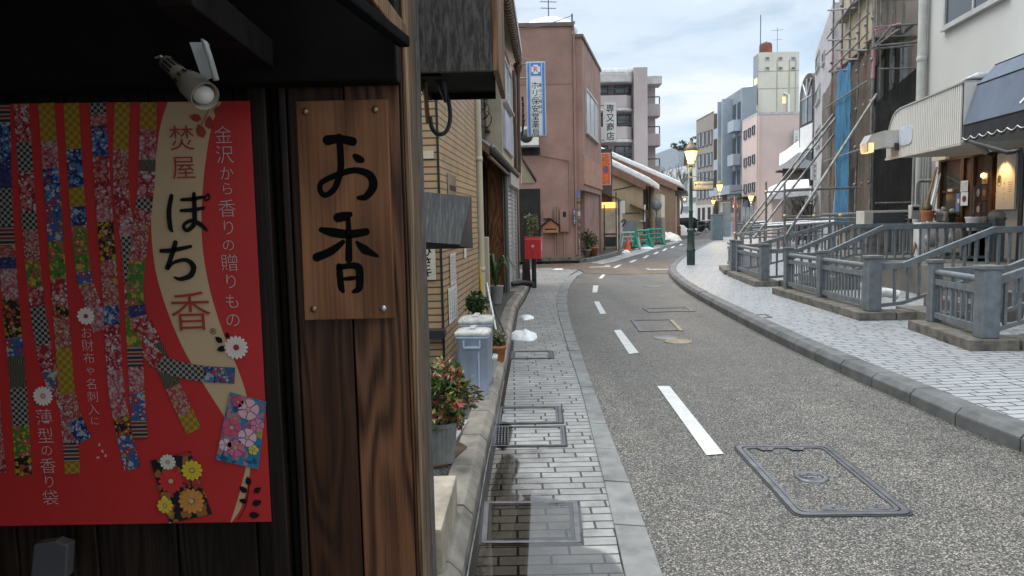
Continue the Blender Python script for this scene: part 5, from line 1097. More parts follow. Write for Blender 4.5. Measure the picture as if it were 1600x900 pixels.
# topiary in front of the garage
c = G(832, 414, .0); c = V((c.x-.0, 25.0, 0)); c.x = D(829, 350, 25).x; t = T('potted_tree', 'round-headed dark green potted tree in front of the garage opening', 'tree', c)
zc = D(829, 351, 25).z; mb = plant('', 'topiary', '', V((c.x, c.y, zc)), (.32, .32, .42), 900, leafmat('dark_pine_leaves', [(.02, .04, .015), (.04, .07, .022), (.07, .09, .03)]), .09, seed=8, shell=.1); mb.build('crown', m_leaf_y, t)
mb = MB(); mb.tube([c+V((0, 0, .3)), V((c.x, c.y, zc))], .03, 8); mb.build('trunk', m_bark, t); mb = MB(); mb.lathe([(.15, 0), (.2, .4), (.22, .42), (.02, .4)], c, 14); mb.build('pot', m_concrete, t)

def pot_at(px, py, z, lab, r, fr, mat, n, leaf, potm=None, seed=3):
    pot_plant(px, py, r, r*1.6, potm or m_terra, lab, mat, fr, n, leaf, z=z, seed=seed)
pot_at(915, 402, .1, 'leafy green shrub in a grey pot by the entrance recess', .2, (.42, .4, .5), m_leaf_g, 500, .12, m_concrete, 9)
pot_at(926, 400.5, .1, 'small bushy plant in a terracotta pot by the entrance recess', .24, (.34, .3, .38), m_leaf_y, 260, .1, m_terra, 10)
# striped utility pole with plates
c = G(905.5, 408, .05); pl_ = T('plated_pole', 'slim pole covered with stickers and a blue plate at the crossing corner', 'pole', c)
zt_ = D(904, 290, c.y).z; mb = MB(); mb.tube([c, V((c.x, c.y, zt_))], .035, 8); mb.build('post', M('sticker_pole', (.35, .35, .33), .6, var=.6, vs=3), pl_)
for k in range(7):
    z = 1.0+k*.27; mb = MB(); mb.box((c.x, c.y-.04, z), (.11, .015, .17)); mb.build('plate', M('pole_plate', random.choice([(.5, .48, .42), (.12, .1, .09), (.35, .2, .14)]), .6), pl_)
mb = MB(); mb.box((c.x-.02, c.y-.05, zt_-.25), (.16, .02, .42)); mb.build('plate', M('blue_plate', (.12, .2, .45), .5), pl_)

# ------------------------------------------------------------------ projecting signs
def sign_box(name, label, x0, y0, x1, y1, Y, body, face, th=.16, cat='sign', yaw=0):
    a, b2 = D(x0, (y0+y1)/2, Y), D(x1, (y0+y1)/2, Y); zt_, zb_ = D((x0+x1)/2, y0, Y).z, D((x0+x1)/2, y1, Y).z
    t = T(name, label, cat, ((a.x+b2.x)/2, Y, zb_)); F = Face((a.x, Y), (b2.x, Y)); 
    mb = MB(); mb.fbox(F, 0, F.len, zb_, zt_, -th, 0); mb.build('case', body, t, bevel=.01)
    mb = MB(); mb.fbox(F, .025, F.len-.025, zb_+.025, zt_-.025, .002, .008); mb.build('face', face, t); return t, F, zb_, zt_
m_signw = M('sign_white', (.70, .71, .71), .35, var=.05, bmp=0, streak=.08); m_blue = M('sign_blue', (.07, .20, .55), .4, var=.08, bmp=0); m_lblue = M('sign_light_blue', (.33, .50, .75), .4, var=.06, bmp=0)
Ys = 19.0
t, F, zb_, zt_ = sign_box('pharmacy_sign', 'tall white and blue projecting pharmacy sign with a red letter emblem', 823, 96, 853, 213, Ys, m_alu_l, m_signw)
w = F.len; h_ = zt_-zb_
for nm, u0, u1, m_ in (('stripe', .03, .085, m_blue), ('stripe', .085, .115, m_lblue), ('stripe', w-.085, w-.03, m_blue), ('stripe', w-.115, w-.085, m_lblue)):
    mb = MB(); mb.fbox(F, u0, u1, zb_+.03, zt_-.03, .009, .011); mb.build(nm, m_, t)
mb = MB(); mb.fbox(F, .116, w-.116, zt_-.36, zt_-.035, .009, .0115); em = mb.build('emblem_ground', m_blue, t)
cx, cz = w/2, zt_-.2
mb = MB(); mb.fbox(F, cx-.06, cx+.06, cz-.115, cz+.115, .0125, .0135); mb.build('emblem', m_signw, em); mb = MB(); mb.fbox(F, cx-.115, cx+.115, cz-.07, cz+.07, .012, .0132); mb.build('emblem', m_signw, em)
mb = MB(); mb.text('R', F.pt(cx, cz, .0145), F.u, (0, 0, 1), .19, bold=.015); mb.build('emblem_letter', M('sign_red', (.55, .05, .06), .4, bmp=0), em)
mb = MB(); mb.text('ホリ保安堂薬局', F.pt(w*.44, zt_-.60, .012), F.u, (0, 0, 1), .205, True, .198); mb.build('lettering', m_ink, t)
mb = MB(); mb.text('薬のご相談は', F.pt(w*.71, zt_-.60, .012), F.u, (0, 0, 1), .095, True, .135); mb.build('small_lettering', m_ink, t)
mb = MB()
for z in (zt_-.05, zt_-.4): mb.tube([F.pt(-.75, z, -.08), F.pt(0, z, -.08)], .02, 6)
mb.tube([F.pt(-.6, zt_+.22, -.08), F.pt(w*.7, zt_+.01, -.08)], .008, 5); mb.build('bracket', m_steel, t)
Yk = 34.0
t, F, zb_, zt_ = sign_box('shop_sign', 'white vertical projecting sign with four black characters', 943.5, 160, 963.5, 222, Yk, m_alu_l, m_signw, .25)
mb = MB(); mb.text('専又商店', F.pt(F.len*.5, zt_-.28, .010), F.u, (0, 0, 1), .40, True, .42, bold=.008); mb.build('lettering', m_ink, t)
mb = MB(); mb.tube([F.pt(-.6, zt_-.1, -.1), F.pt(0, zt_-.1, -.1)], .03, 6); mb.tube([F.pt(-.6, zb_+.1, -.1), F.pt(0, zb_+.1, -.1)], .03, 6); mb.build('bracket', m_steel, t)
t, F, zb_, zt_ = sign_box('orange_sign', 'orange vertical sign with pale lettering on the narrow cream shop', 939.5, 239, 954, 289, Yk-.6, m_signw, M('sign_orange', (.80, .13, .02), .45, var=.08, bmp=0), .25)
m_ol = M('sign_yellow_ink', (.80, .45, .2), .5, bmp=0); mb = MB(); rnd = random.Random(5)
for (fu, z, n_, hh) in ((.7, zt_-.12, 4, .1), (.3, zt_-.12, 4, .09), (.5, zt_-.95, 4, .09)):
    for k in range(n_):
        for q in range(3): uu = F.len*fu+rnd.uniform(-.05, .05); zz = z-k*hh*1.35-rnd.uniform(0, hh*.7); mb.stroke([F.pt(uu-.04, zz, .0105), F.pt(uu+rnd.uniform(-.01, .01), zz+rnd.uniform(-.03, .03), .0105), F.pt(uu+.04, zz+rnd.uniform(-.04, .04), .0105)], [.018]*3, (0, -1, 0), res=2)
mb.build('lettering', m_ol, t, recalc=True)
c = F.pt(F.len*.5, (zt_+zb_)/2-.02, .0105); mb = MB(); mb.poly([c+F.u*.13*math.cos(2*math.pi*i/16)+V((0, 0, .17*math.sin(2*math.pi*i/16))) for i in range(16)]); mb.build('emblem', M('sign_violet', (.25, .12, .25), .5, bmp=0), t)
# air conditioner on the pink brown wall
ac = T('air_conditioner', 'white air conditioner unit hung on the pink brown wall behind the pharmacy sign', 'air conditioner', FA.pt(FA.px(828, 228)[0], FA.px(828, 229)[1], .3)); u0, u1, z0, z1 = FA.rect(810, 200, 841, 229)
mb = MB(); mb.fbox(FA, u0, u1, z0, z1, .06, .42); mb.build('case', m_white, ac, bevel=.02)
um, zm = (u0+(u1-u0)*.38), (z0+z1)/2; mb = MB(); mb.lathe([(.24, 0), (.24, .015), (.02, .015)], FA.pt(um, zm, .421), 20, 0, Matrix.Rotation(R(90), 3, 'X')); mb.build('fan_grille', m_alu, ac)
mb = MB(); mb.fbox(FA, u0, u1, z0-.06, z0-.002, .01, .4); mb.build('bracket', m_steel, ac)
mb = MB()
for k in range(5): mb.tube([D(816+k*.7, 150+k*9, 20), D(818-k*.6, 168+k*11, 20.3)], .03, 6)
tag(mb.build('cable_bundle', m_black, loc=D(817, 190, 20)), 'dark bundle of cables beside the pharmacy sign', 'cables')

# ------------------------------------------------------------------ narrow cream shop
Yc = 34.6; c0, c1 = D(936, 350, Yc), D(963, 350, Yc)
cs = T('cream_shop', 'narrow cream shop with a lit gold fascia and dark vent panel', 'shop', (c1.x, Yc, .1)); zt_ = D(950, 318, Yc).z
mb = MB(); mb.prism([(c0.x-2, Yc), (c1.x, Yc), (c1.x+.75, Yc+3), (c0.x-2, Yc+3)], .05, zt_); mb.build('wall', M('cream_render', (.62, .57, .46), .8, streak=.12), cs)
FC = Face((c0.x, Yc), (c1.x, Yc))
for r_x, m_, nm, d in (((940, 316, 964, 325), emit('lit_gold_fascia', (1.0, .62, .15), 1.1, (.6, .4, .1)), 'lit_fascia', .12), ((944.5, 370, 962, 385), M('dark_vent', (.03, .03, .032), .4), 'vent_panel', .03), ((943, 364.5, 963, 367), M('red_band', (.22, .05, .04), .6), 'band', .02), ((943, 387, 963, 396), m_concrete, 'base', .05)):
    u0, u1, z0, z1 = FC.rect(*r_x); mb = MB(); mb.fbox(FC, u0, u1, z0, z1, .004, d); mb.build(nm, m_, cs)
u0, u1, z0, z1 = FC.rect(936, 305, 968, 315); mb = MB(); mb.extr([FC.pt(u0, z1+.15, -.4), FC.pt(u1, z0, -.4), FC.pt(u1, z0, .5), FC.pt(u0, z1+.15, .5)], (0, 0, .07)); mb.build('roof', m_tile_roof, cs, recalc=True)
mb = MB(); mb.fbox(FC, u0, u1-.3, zt_-.3, zt_+2.6, -2.5, -.3); mb.build('upper_storey', m_pink_d, cs)
for x, y0, dy, r, lab in ((944, 320, .3, .03, 'dark thin pipe at the left edge of the cream shop front'), (962.5, 300, .5, .03, 'dark thin pipe at the right edge of the cream shop front')):
    mb = MB(); a = D(x, y0, Yc-dy); mb.tube([a, V((a.x, a.y, .1))], r, 8); tag(mb.build('drainpipe', m_brownpipe, loc=(a.x, a.y, .1)), lab, 'drainpipe')
t, F, zb_, zt_ = sign_box('blank_white_sign', 'plain white rectangular sign beside the lit gold fascia', 964.5, 314, 976.5, 334, Yc-.4, m_white, m_signw, .1)
c = G(962.5, 394, .1); c.y = min(c.y, Yc-.6); mb = MB(); mb.tube([V((c.x+.15, c.y, .1)), V((c.x+.15, c.y, D(963, 310, c.y).z))], .05, 10); tag(mb.build('grey_pole', m_steel, loc=c), 'thick grey pole right of the cream shop', 'pole')

# ------------------------------------------------------------------ beige shed and brown house, both with snowy roofs
m_beige_c = M('beige_corrugated_sheet', (.44, .33, .215), .7, var=.12, vs=1.2, streak=.25); m_rust = M('rust_brown_flashing', (.22, .12, .08), .7); m_brownw = M('brown_sheet_wall', (.25, .18, .125), .75, var=.1, streak=.2)
def shed(name, label, gx0, gx1, base_y, wallm, ridge, eave, Y, depth, px_right, dirx, extra=None):
    t = T(name, label, 'house', V((D(gx1, base_y, Y).x, Y, .1))); xr = D(gx1, 350, Y).x; ze = D(gx1, eave[1], Y).z
    pr_ = D(*ridge, Y); slope = (pr_.z-ze)/(xr-pr_.x); xl_ = pr_.x-5; zl = pr_.z+slope*5; k = dirx
    mb = MB(); A_ = [V((xl_, Y, .05)), V((xr, Y, .05)), V((xr, Y, ze)), V((xl_, Y, zl))]; B_ = [p+V((k*depth, depth, 0)) for p in A_]; mb.add(A_+B_, [(0, 1, 2, 3), (7, 6, 5, 4), (1, 5, 6, 2), (3, 2, 6, 7), (0, 3, 7, 4)]); mb.build('wall', wallm, t, recalc=True)
    ov = .55
    def slab(nm, o0, o1, d0, d1, z0, z1, m_, side):
        mb = MB(); a = V((xl_-.2, Y-side, zl+slope*.2)); b = V((xr+o1, Y-side, ze-slope*o1)); c_ = b+V((k*(depth+side*2), depth+side*2, 0)); d_ = a+V((k*(depth+side*2), depth+side*2, 0))
        q = [p+V((0, 0, z0)) for p in (a, b, c_, d_)]; p2 = [p+V((0, 0, z1)) for p in (a, b, c_, d_)]; mb.hexa(q+p2); return mb.build(nm, m_, t, recalc=True, bevel=.10 if nm == 'roof_snow' else 0)
    slab('roof', 0, ov, 0, 0, .02, .12, m_rust, .18); slab('roof_snow', 0, ov*.75, 0, 0, .121, .50, m_snow, .05)
    mb = MB(); a = V((xl_, Y-.2, zl-.45)); b = V((xr+.1, Y-.2, ze-.35)); mb.extr([a, b, b+V((0, 0, .36)), a+V((0, 0, .46))], (0, -.04, 0)); mb.build('barge_board', m_rust, t, recalc=True)
    return t, xr, ze, Face((xl_, Y), (xr, Y)), Face((xr, Y), (xr+k*depth, Y+depth))
Yd = 40.5
t, xr, ze, FG, FSd = shed('beige_shed', 'beige corrugated shed with a thick snow layer on its sloping roof', 958, 1005, 385, m_beige_c, (958, 264), (1005, 287), Yd, 7.5, 1040, .27)
windows(t, FSd, [(.15, 2.6, ze-1.5, ze-.2)], m_w_dark, m_w_grey, 4, .06)
mb = MB(); mb.fbox(FSd, 0, 2.0, .1, 2.0, .01, .05); mb.build('door', m_dark, t)
u0, u1, z0, z1 = FG.rect(970, 345, 996, 383); mb = MB(); mb.fbox(FG, u0, u1, .1, z1, .004, .05); mb.build('lower_panel', M('blue_grey_sheet', (.22, .26, .28), .6, streak=.2), t)
mb = MB()
for a, b2 in (((958, 297), (1004, 288)), ((968, 333), (1000, 333))):
    a, b2 = FG.px(*a), FG.px(*b2); mb.tube([FG.pt(*a, .03), FG.pt(*b2, .03)], .02, 5)
mb.build('wire', m_black, t)
mb = MB(); a = FG.px(999, 345); mb.tube([FG.pt(FG.px(1007, 320)[0], FG.px(1007, 320)[1], .1), FG.pt(FG.px(1007, 345)[0], FG.px(1007, 346)[1], .1), FG.pt(a[0], a[1], .1)], .05, 8); mb.build('vent_pipe', m_white, t)
u0, u1, z0, z1 = FG.rect(1001, 315, 1010, 330); mb = MB(); mb.extr([FG.pt(u0-.6, z0+.35, .02), FG.pt(u1, z0-.05, .02), FG.pt(u1, z0-.05, .5), FG.pt(u0-.6, z0+.35, .5)], (0, 0, .06)); mb.build('porch_roof', m_rust, t, recalc=True)
mb = MB(); c = FSd.pt(2.4, .1, .3); mb.lathe([(.2, .05), (.17, 3.5)], (c.x, c.y, 0), 12); tag(mb.build('tree_trunk_post', M('tan_post', (.36, .27, .18), .8, streak=.2), loc=c), 'thick tan post at the street corner of the beige shed', 'post')
pz = T('pale_shopfront', 'pale narrow shopfront with grey lower wall behind the thick tan post', 'shop', FSd.pt(3.4, .1, .0)); mb = MB(); mb.fbox(FSd, 3.0, 7, .1, 3.0, .02, .8); mb.build('wall', M('pale_plaster', (.62, .55, .46), .8), pz); mb = MB(); mb.fbox(FSd, 2.98, 6.9, .1, 1.6, .8, .84); mb.build('lower_wall', m_concrete, pz)
mb = MB(); mb.fbox(FSd, 2.97, 2.995, .1, 1.6, .05, .78); mb.build('lower_wall', m_concrete, pz)
Ye = 52
t, xr, ze, FG2, FSd2 = shed('brown_house', 'brown sheet-walled house with a snowy sloping roof behind the beige shed', 1022, 1055, 372, m_brownw, (1025, 278), (1055, 291), Ye, 9, 1062, .27)
mb = MB(); mb.fbox(FSd2, .3, 5, 3.2, 3.5, .01, .8); mb.build('porch_roof', m_tile_roof, t)
mb = MB(); mb.fbox(FSd2, .2, .6, .1, 3.1, .01, .1); mb.build('porch_post', m_plaster, t)
a = emit('porch_bulb', (1, .5, .15), 2); mb = MB(); mb.ball(FSd2.pt(2, 2.9, .6), .09, 10); mb.build('porch_lamp', a, t)

# building-site odds and ends in front of the shed
m_green = M('green_plastic_barrier', (.02, .30, .21), .45, var=.15); m_cone = M('orange_cone_plastic', (.72, .11, .04), .5)
def barrier(px, py, Yoff, lab, rz, s=1.0, m_=None):
    c = G(px, py, .1); t = T('site_barrier', lab, 'barrier', c, 'green plastic site barriers'); Mx = Matrix.Rotation(rz, 3, 'Z'); m_ = m_ or m_green
    for nm, segs in (('frame', [((-.55, 0, .02), (-.4, 0, .85)), ((.55, 0, .02), (.4, 0, .85)), ((-.4, 0, .85), (.4, 0, .85)), ((-.5, 0, .35), (.5, 0, .35)), ((-.45, 0, .6), (.45, 0, .6))]), ('foot', [((-.55, -.25, .03), (-.55, .25, .03)), ((-.5, -.25, .03), (-.42, 0, .6))]), ('foot', [((.55, -.25, .03), (.55, .25, .03)), ((.5, -.25, .03), (.42, 0, .6))])):
        mb = MB()
        for a, b2 in segs: mb.tube([c+Mx@V(a)*s, c+Mx@V(b2)*s], .055*s, 6)
        mb.build(nm, m_, t)
barrier(1003, 386.5, 0, 'green plastic barrier, left one in front of the shed', R(35)); barrier(1012, 384.5, 0, 'green plastic barrier, middle one in front of the shed', R(75)); barrier(1022, 382.5, 0, 'green plastic barrier nearest the thick tan post', R(15))
barrier(985, 387, 0, 'pale teal barrier beside the orange cone', R(-10), .9, M('pale_teal_plastic', (.35, .5, .46), .5))
barrier(974, 387, 0, 'whitish barrier with an orange rail at the cream shop corner', R(20), .9, M('whitish_barrier', (.55, .5, .42), .5))
c = G(980.5, 391, .1); t = T('traffic_cone', 'orange traffic cone between the barriers', 'traffic cone', c); mb = MB(); mb.lathe([(.16, .03), (.04, .62), (.03, .64)], c, 16); mb.build('cone', m_cone, t); mb = MB(); mb.box(c+V((0, 0, .015)), (.42, .42, .03)); mb.build('base', m_cone, t, bevel=.008)
mb = MB(); c = G(1003, 383, .1); mb.box(c+V((0, 0, .35)), (.35, .3, .5)); tag(mb.build('red_crate', M('dull_red_plastic', (.4, .08, .05), .6), loc=c, bevel=.03), 'dull red box among the green barriers', 'box')
mb = MB(); c = D(974, 345, 37); mb.tube(smooth_line([D(968, 362, 37), D(969, 350, 37), D(975, 343, 37), D(977, 347, 37), D(972, 354, 37)]), .035, 6); tag(mb.build('black_hose', m_black, loc=c), 'black hose loop standing by the grey pole', 'hose')
sg = T('round_road_sign', 'grey back of a round road sign on a slim pole near the tan post', 'sign', G(1026, 381, .1)); c = G(1026, 381, .1); zc = D(1028, 321, c.y).z
mb = MB(); mb.tube([c, V((c.x, c.y, zc+.3))], .035, 8); mb.build('post', m_steel, sg); mb = MB(); mb.lathe([(.30, 0), (.30, .02), (.01, .021)], V((c.x, c.y-.04, zc)), 22, 0, Matrix.Rotation(R(90), 3, 'X')); mb.build('disc', M('blue_grey_disc', (.22, .25, .27), .5), sg)
pl = T('wooden_planter', 'brown wooden planter box among the snow heaps', 'planter', G(1052, 371.5, .1)); c = G(1052, 371.5, .1); mb = MB(); mb.box(c+V((0, .3, .45)), (1.1, .6, .8)); mb.build('box', m_w_brown, pl); mb = MB(); mb.tube([c+V((-.5, .2, 0)), c+V((-.5, .2, 1.2))], .08, 8); mb.build('post', m_w_dark, pl)

# ------------------------------------------------------------------ grey apartment block
m_apt = M('mauve_grey_render', (.40, .345, .335), .8, var=.1, vs=.4, streak=.12); m_aptl = M('pale_balcony_edge', (.48, .46, .45), .7)
Ya = 60; ax0, ax1, ax2 = D(925, 200, Ya).x, D(1012, 200, Ya).x, D(1024, 200, Ya+4).x
ap = T('apartment_block', 'mauve grey apartment block with rounded balconies and a snowy roof', 'building', (ax1, Ya, .1)); zt_ = D(1005, 105, Ya).z
mb = MB(); mb.prism([(ax0, Ya+1.5), (ax1-1.1, Ya+1.5), (ax1-1.1, Ya), (ax1, Ya), (ax1+.1, Ya+4), (ax2, Ya+4), (ax2+.2, Ya+9), (ax0, Ya+9)], 0, zt_); mb.build('wall', m_apt, ap)
FP = Face((ax0, Ya+1.5), (ax1-1.1, Ya+1.5)); FE = Face((ax1+.1, Ya+4), (ax2, Ya+4))
mb = MB(); L2 = FP.len; zr = D(980, 118, Ya).z
mb.prism([(ax0, Ya+1.6), (ax0, Ya-.1), (ax1-1.6, Ya-.1), (ax1-1.1, Ya+.4), (ax1-1.0, Ya+1.6)], zr-.5, zr+.25); mb.build('roof_canopy', m_aptl, ap, bevel=.08); 
mb = MB(); mb.prism([(ax0, Ya+1.6), (ax0, Ya-.05), (ax1-1.7, Ya-.05), (ax1-1.2, Ya+.4), (ax1-1.1, Ya+1.6)], zr+.252, zr+.6); mb.build('roof_snow', m_snow, ap, bevel=.1)
for yt, yb2, win in ((138, 168, (960, 130, 992, 147)), (187, 217, (964, 179, 992, 197)), (240, 266, (960, 228, 992, 246))):
    zt2, zb2 = D(980, yt+10, Ya).z, D(980, yb2, Ya).z
    mb = MB(); mb.prism([(ax0, Ya+1.49), (ax0, Ya+.1), (ax1-1.7, Ya+.1), (ax1-1.2, Ya+.6), (ax1-1.11, Ya+1.49)], zb2, zt2); bal = mb.build('balcony', m_apt, ap, bevel=.05)
    mb = MB(); mb.prism([(ax0, Ya+1.48), (ax0, Ya+.0), (ax1-1.65, Ya+.0), (ax1-1.12, Ya+.55), (ax1-1.12, Ya+1.48)], zb2-.22, zb2-.003); mb.build('slab_edge', m_aptl, bal, bevel=.05)
    mb = MB(); zr2 = D(980, yt-.5, Ya).z
    mb.tube([(ax0, Ya+.2, zr2), (ax1-1.75, Ya+.2, zr2), (ax1-1.25, Ya+.65, zr2)], .05, 6)
    mb.tube([(ax0, Ya+.2, zt2+.08), (ax1-1.75, Ya+.2, zt2+.08), (ax1-1.25, Ya+.65, zt2+.08)], .04, 6)
    for k in range(7): mb.tube([(ax1-1.75-k*.95, Ya+.2, zt2), (ax1-1.75-k*.95, Ya+.2, zr2)], .04, 5)
    mb.build('balcony_rail', m_alu, bal)
    windows(ap, FP, [R4(FP, *win), R4(FP, win[0]-38, win[1], win[0]-10, win[3])], m_alu, m_glass_pale, 1, .08, sill=False)
    mb = MB(); a = D(1018, yt+15, Ya+3.5); mb.prism([(ax1+.2, Ya+3.99), (ax1+.2, Ya+3.2), (ax2+.15, Ya+3.1), (ax2+.35, Ya+3.6), (ax2+.35, Ya+5)], zb2-.3, zt2-.3); mb.build('side_balcony', m_apt, ap, bevel=.05)
    mb = MB(); mb.tube([(ax1+.3, Ya+3.3, zt2+.3), (ax2+.2, Ya+3.2, zt2+.3)], .05, 5); mb.tube([(ax2+.2, Ya+3.2, zt2-.3), (ax2+.2, Ya+3.2, zt2+.3)], .05, 5); mb.build('balcony_rail', m_alu, ap)
mb = MB(); z = D(1020, 118, Ya+4).z; mb.prism([(ax1+.12, Ya+3.98), (ax1+.12, Ya+3), (ax2+.4, Ya+3), (ax2+.5, Ya+5), (ax2+.0, Ya+5)], z-.9, z-.2); mb.build('side_canopy', m_aptl, ap, bevel=.06)

# ------------------------------------------------------------------ buildings along the right side of the far street
def block(name, label, cat, pts, H, mat, z0=0.0, depth=12, cop=None):
    """pts: roof corners in the photograph from far left to near right; the rest of the footprint runs back to +X"""
    P = [G(x, y, H) for x, y in pts]; t = T(name, label, cat, (P[0].x, P[0].y, z0))
    foot = [(p.x, p.y) for p in P]; last = P[-1]; first = P[0]
    k_ = (first.y+depth)/first.y*1.012; foot += [(max(last.x+.5, first.x*k_+1), first.y+depth), (first.x*k_, first.y+depth)]
    mb = MB(); mb.prism(foot, z0, H); mb.build('wall', mat, t)
    if cop: mb = MB(); c = sum((V(f).to_3d() for f in foot), V((0, 0, 0)))/len(foot); mb.prism([tuple((V(f).to_3d()-c).xy*1.004+c.xy) for f in foot], H+.002, H+.18); mb.build('coping', cop, t)
    return t, [V((p.x, p.y, 0)) for p in P]
m_pinkw = M('salmon_render', (.60, .475, .44), .8, var=.07, vs=.5, streak=.06); m_yel = M('cream_yellow_render', (.64, .61, .52), .8, var=.08, vs=.4, streak=.08)
m_bgrey = M('blue_grey_panel', (.25, .29, .33), .55, var=.1, vs=.4); m_bgl = M('pale_blue_grey_panel', (.38, .44, .50), .5, var=.08); m_brwn = M('grey_brown_tile_wall', (.30, .265, .24), .75, var=.1, vs=.5); m_brwd = M('brown_tile_wall', (.165, .125, .10), .75, var=.12)
m_lit = emit('lit_window_glow', (1.0, .85, .35), .9, (.6, .5, .2))

t, P = block('white_far_building', 'plain white building at the end of the street below the bare trees', 'building', [(1036, 268), (1094, 253)], 9.0, M('far_white_render', (.62, .64, .64), .8), depth=14)
F = Face(P[0], P[1]); windows(t, F, [R4(F, 1047+0, 281, 1054, 290), R4(F, 1068, 272, 1076, 286), R4(F, 1066, 286+0, 1074, 297), R4(F, 1065, 308, 1074, 317), R4(F, 1077, 308, 1090, 316), R4(F, 1067, 322, 1076, 332)], m_alu_l, m_glass, 0, .06, sill=False)
t, P = block('grey_hall', 'long low grey hall roof beyond the bare trees', 'building', [(1018, 243), (1060, 227), (1110, 221)], 17, M('blue_grey_far_roof', (.30, .34, .38), .7), depth=20)
t, P = block('grey_brown_building', 'grey brown four storey office with narrow paired windows', 'building', [(1088, 190.5), (1115.5, 176)], 12.5, m_brwn, depth=4, cop=m_brwd); F = Face(P[0], P[1])
wr = []
for y0, y1 in ((209, 232), (244, 265), (263+10, 295), (297, 316)):
    for i, x in enumerate((1091, 1097, 1103, 1109)): k = (1109-x)*.53*((343-y0)/150); wr.append(R4(F, x, y0+k*.6-6, x+4, y1+k*.6-6))
windows(t, F, wr, m_alu, m_glass_pale, 0, .06, sill=False)
q = Face(P[1], (P[1].x+1.6, P[1].y-.3)); mb = MB(); mb.fbox(q, 0, q.len, 0, 12.4, -3, .02); mb.build('side_pier', m_brwd, t)
mb = MB(); mb.fbox(F, .1, F.len-.1, .1, 2.9, .003, .03); gr_ = mb.build('pale_ground_floor', M('pale_stone_cladding', (.55, .52, .49), .7), t)
for x in (.8, 2.7, 5, 7): mb = MB(); mb.fbox(F, x, x+1.2, .1, 2.6, .031, .04); mb.build('doorway', m_dark, gr_)
t, P = block('blue_grey_building', 'blue grey modern building with stacked balconies', 'building', [(1126, 159), (1160, 137), (1183, 134)], 13.0, m_bgrey, depth=4); F = Face(P[0], P[1])
nb, ph = 3, 3.05
for k in range(4):
    zt2 = 12.0-k*ph
    for u in (.04, .36, .60, .80):
        mb = MB(); mb.fbox(F, F.len*u, F.len*(u+.14), zt2-1.9, zt2-.1, .003, .02); mb.build('window', m_glass, t)
    for u in (0.02, .7): mb = MB(); mb.fbox(F, F.len*u, F.len*(u+.26), zt2-2.75, zt2-1.75, .021, .7); mb.build('balcony', m_bgl, t)
for u in (.30, .52): mb = MB(); mb.fbox(F, F.len*u, F.len*(u+.035), 3.2, 12.6, .003, .9); mb.build('fin', m_bgl, t)
mb = MB(); mb.fbox(F, F.len*.38, F.len*.5, 6.4, 9.0, .004, .05); mb.build('lit_stair_window', emit('warm_stair_light', (1, .75, .3), .55, (.5, .4, .2)), t)
mb = MB(); mb.fbox(F, -.2, F.len, 3.6, 4.4, .01, 1.1); mb.build('fascia', m_bgl, t)
mb = MB(); mb.fbox(F, .2, F.len-.2, .1, 3.5, .003, .02); sf = mb.build('shopfront', M('brown_shopfront', (.13, .09, .065), .5), t)
mb = MB(); mb.fbox(F, .4, F.len*.55, 2.0, 3.0, .03, .1); mb.build('grey_sign_panel', m_bgl, sf); mb = MB(); mb.fbox(F, .6, F.len*.9, .2, 1.9, .025, .05); mb.build('dark_glazing', m_glass, sf)
t, P = block('cream_tower', 'tall cream yellow tower with six small upper windows and a rust red water tank', 'building', [(1177.5, 88), (1185, 82), (1249, 80.5)], 16.0, m_yel, depth=5)
F0, F = Face(P[0], P[1]), Face(P[1], P[2])
mb = MB(); mb.fbox(F0, .0, F0.len, 0, 15.9, .003, .02); mb.build('grey_flank', m_bgrey, t)
for r_x in ((1179.5, 123, 1183.5, 132), (1178, 166, 1183.5, 175)):
    u0, u1, z0, z1 = F0.rect(*r_x); mb = MB(); mb.fbox(F0, max(.05, u0), u1, z0, z1, .021, .05); mb.build('lit_window', m_lit, t)
windows(t, F, [R4(F, x, y, x+6.5, y+5) for x in (1195.5, 1216, 1236) for y in (89, 104.5)], m_alu_l, m_glass_pale, 0, .05, sill=False)
u0, u1, z0, z1 = F.rect(1222, 151, 1228, 162); mb = MB(); mb.fbox(F, u0, u1, z0, z1, .003, .05); mb.build('lit_window', emit('dim_lit_window', (.6, .5, .15), .5), t)
mb = MB()
for x in (1214, 1233, 1243): u = F.px(x, 130)[0]; mb.fbox(F, u-.03, u+.03, 9, F.px(x, 93)[1], .003, .05)
mb.fbox(F, 0, F.len, F.px(1215, 138)[1]-.03, F.px(1215, 138)[1]+.03, .003, .02); mb.fbox(F, 0, F.len, F.px(1215, 111)[1]-.03, F.px(1215, 111)[1]+.03, .003, .02); mb.build('panel_joints', M('joint_grey', (.42, .40, .31), .8), t)
mb = MB(); u = F.px(1231, 150)[0]; z = F.px(1231, 147)[1]; mb.tube([F.pt(u-.4, z+.1, .1), F.pt(u, z-.1, .2), F.pt(u, 9, .2)], .1, 8); mb.build('flue', m_white, t)
tk = T('water_tank', 'rust red cylindrical water tank on the cream tower roof', 'water tank', F.pt(F.px(1206, 80)[0], 16.02, -1.6)); c = tk.location.copy()
mb = MB(); mb.lathe([(.56, 0), (.57, .06), (.56, .95), (.5, 1.1), (.22, 1.18), (.15, 1.2)], c, 22); mb.build('tank', M('rust_red_tank', (.25, .075, .045), .6, var=.35, vs=1.2, streak=.4), tk); mb = MB(); mb.lathe([(.13, 1.19), (.13, 1.4), (.03, 1.42)], c, 12); mb.build('hatch', m_alu_l, tk)
antenna(F.pt(F.px(1222, 80)[0], 16.02, -1.2), 2.4, 'television antenna with a dish on the cream tower roof', ((.9, .5), (.55, .4)), 2.4)
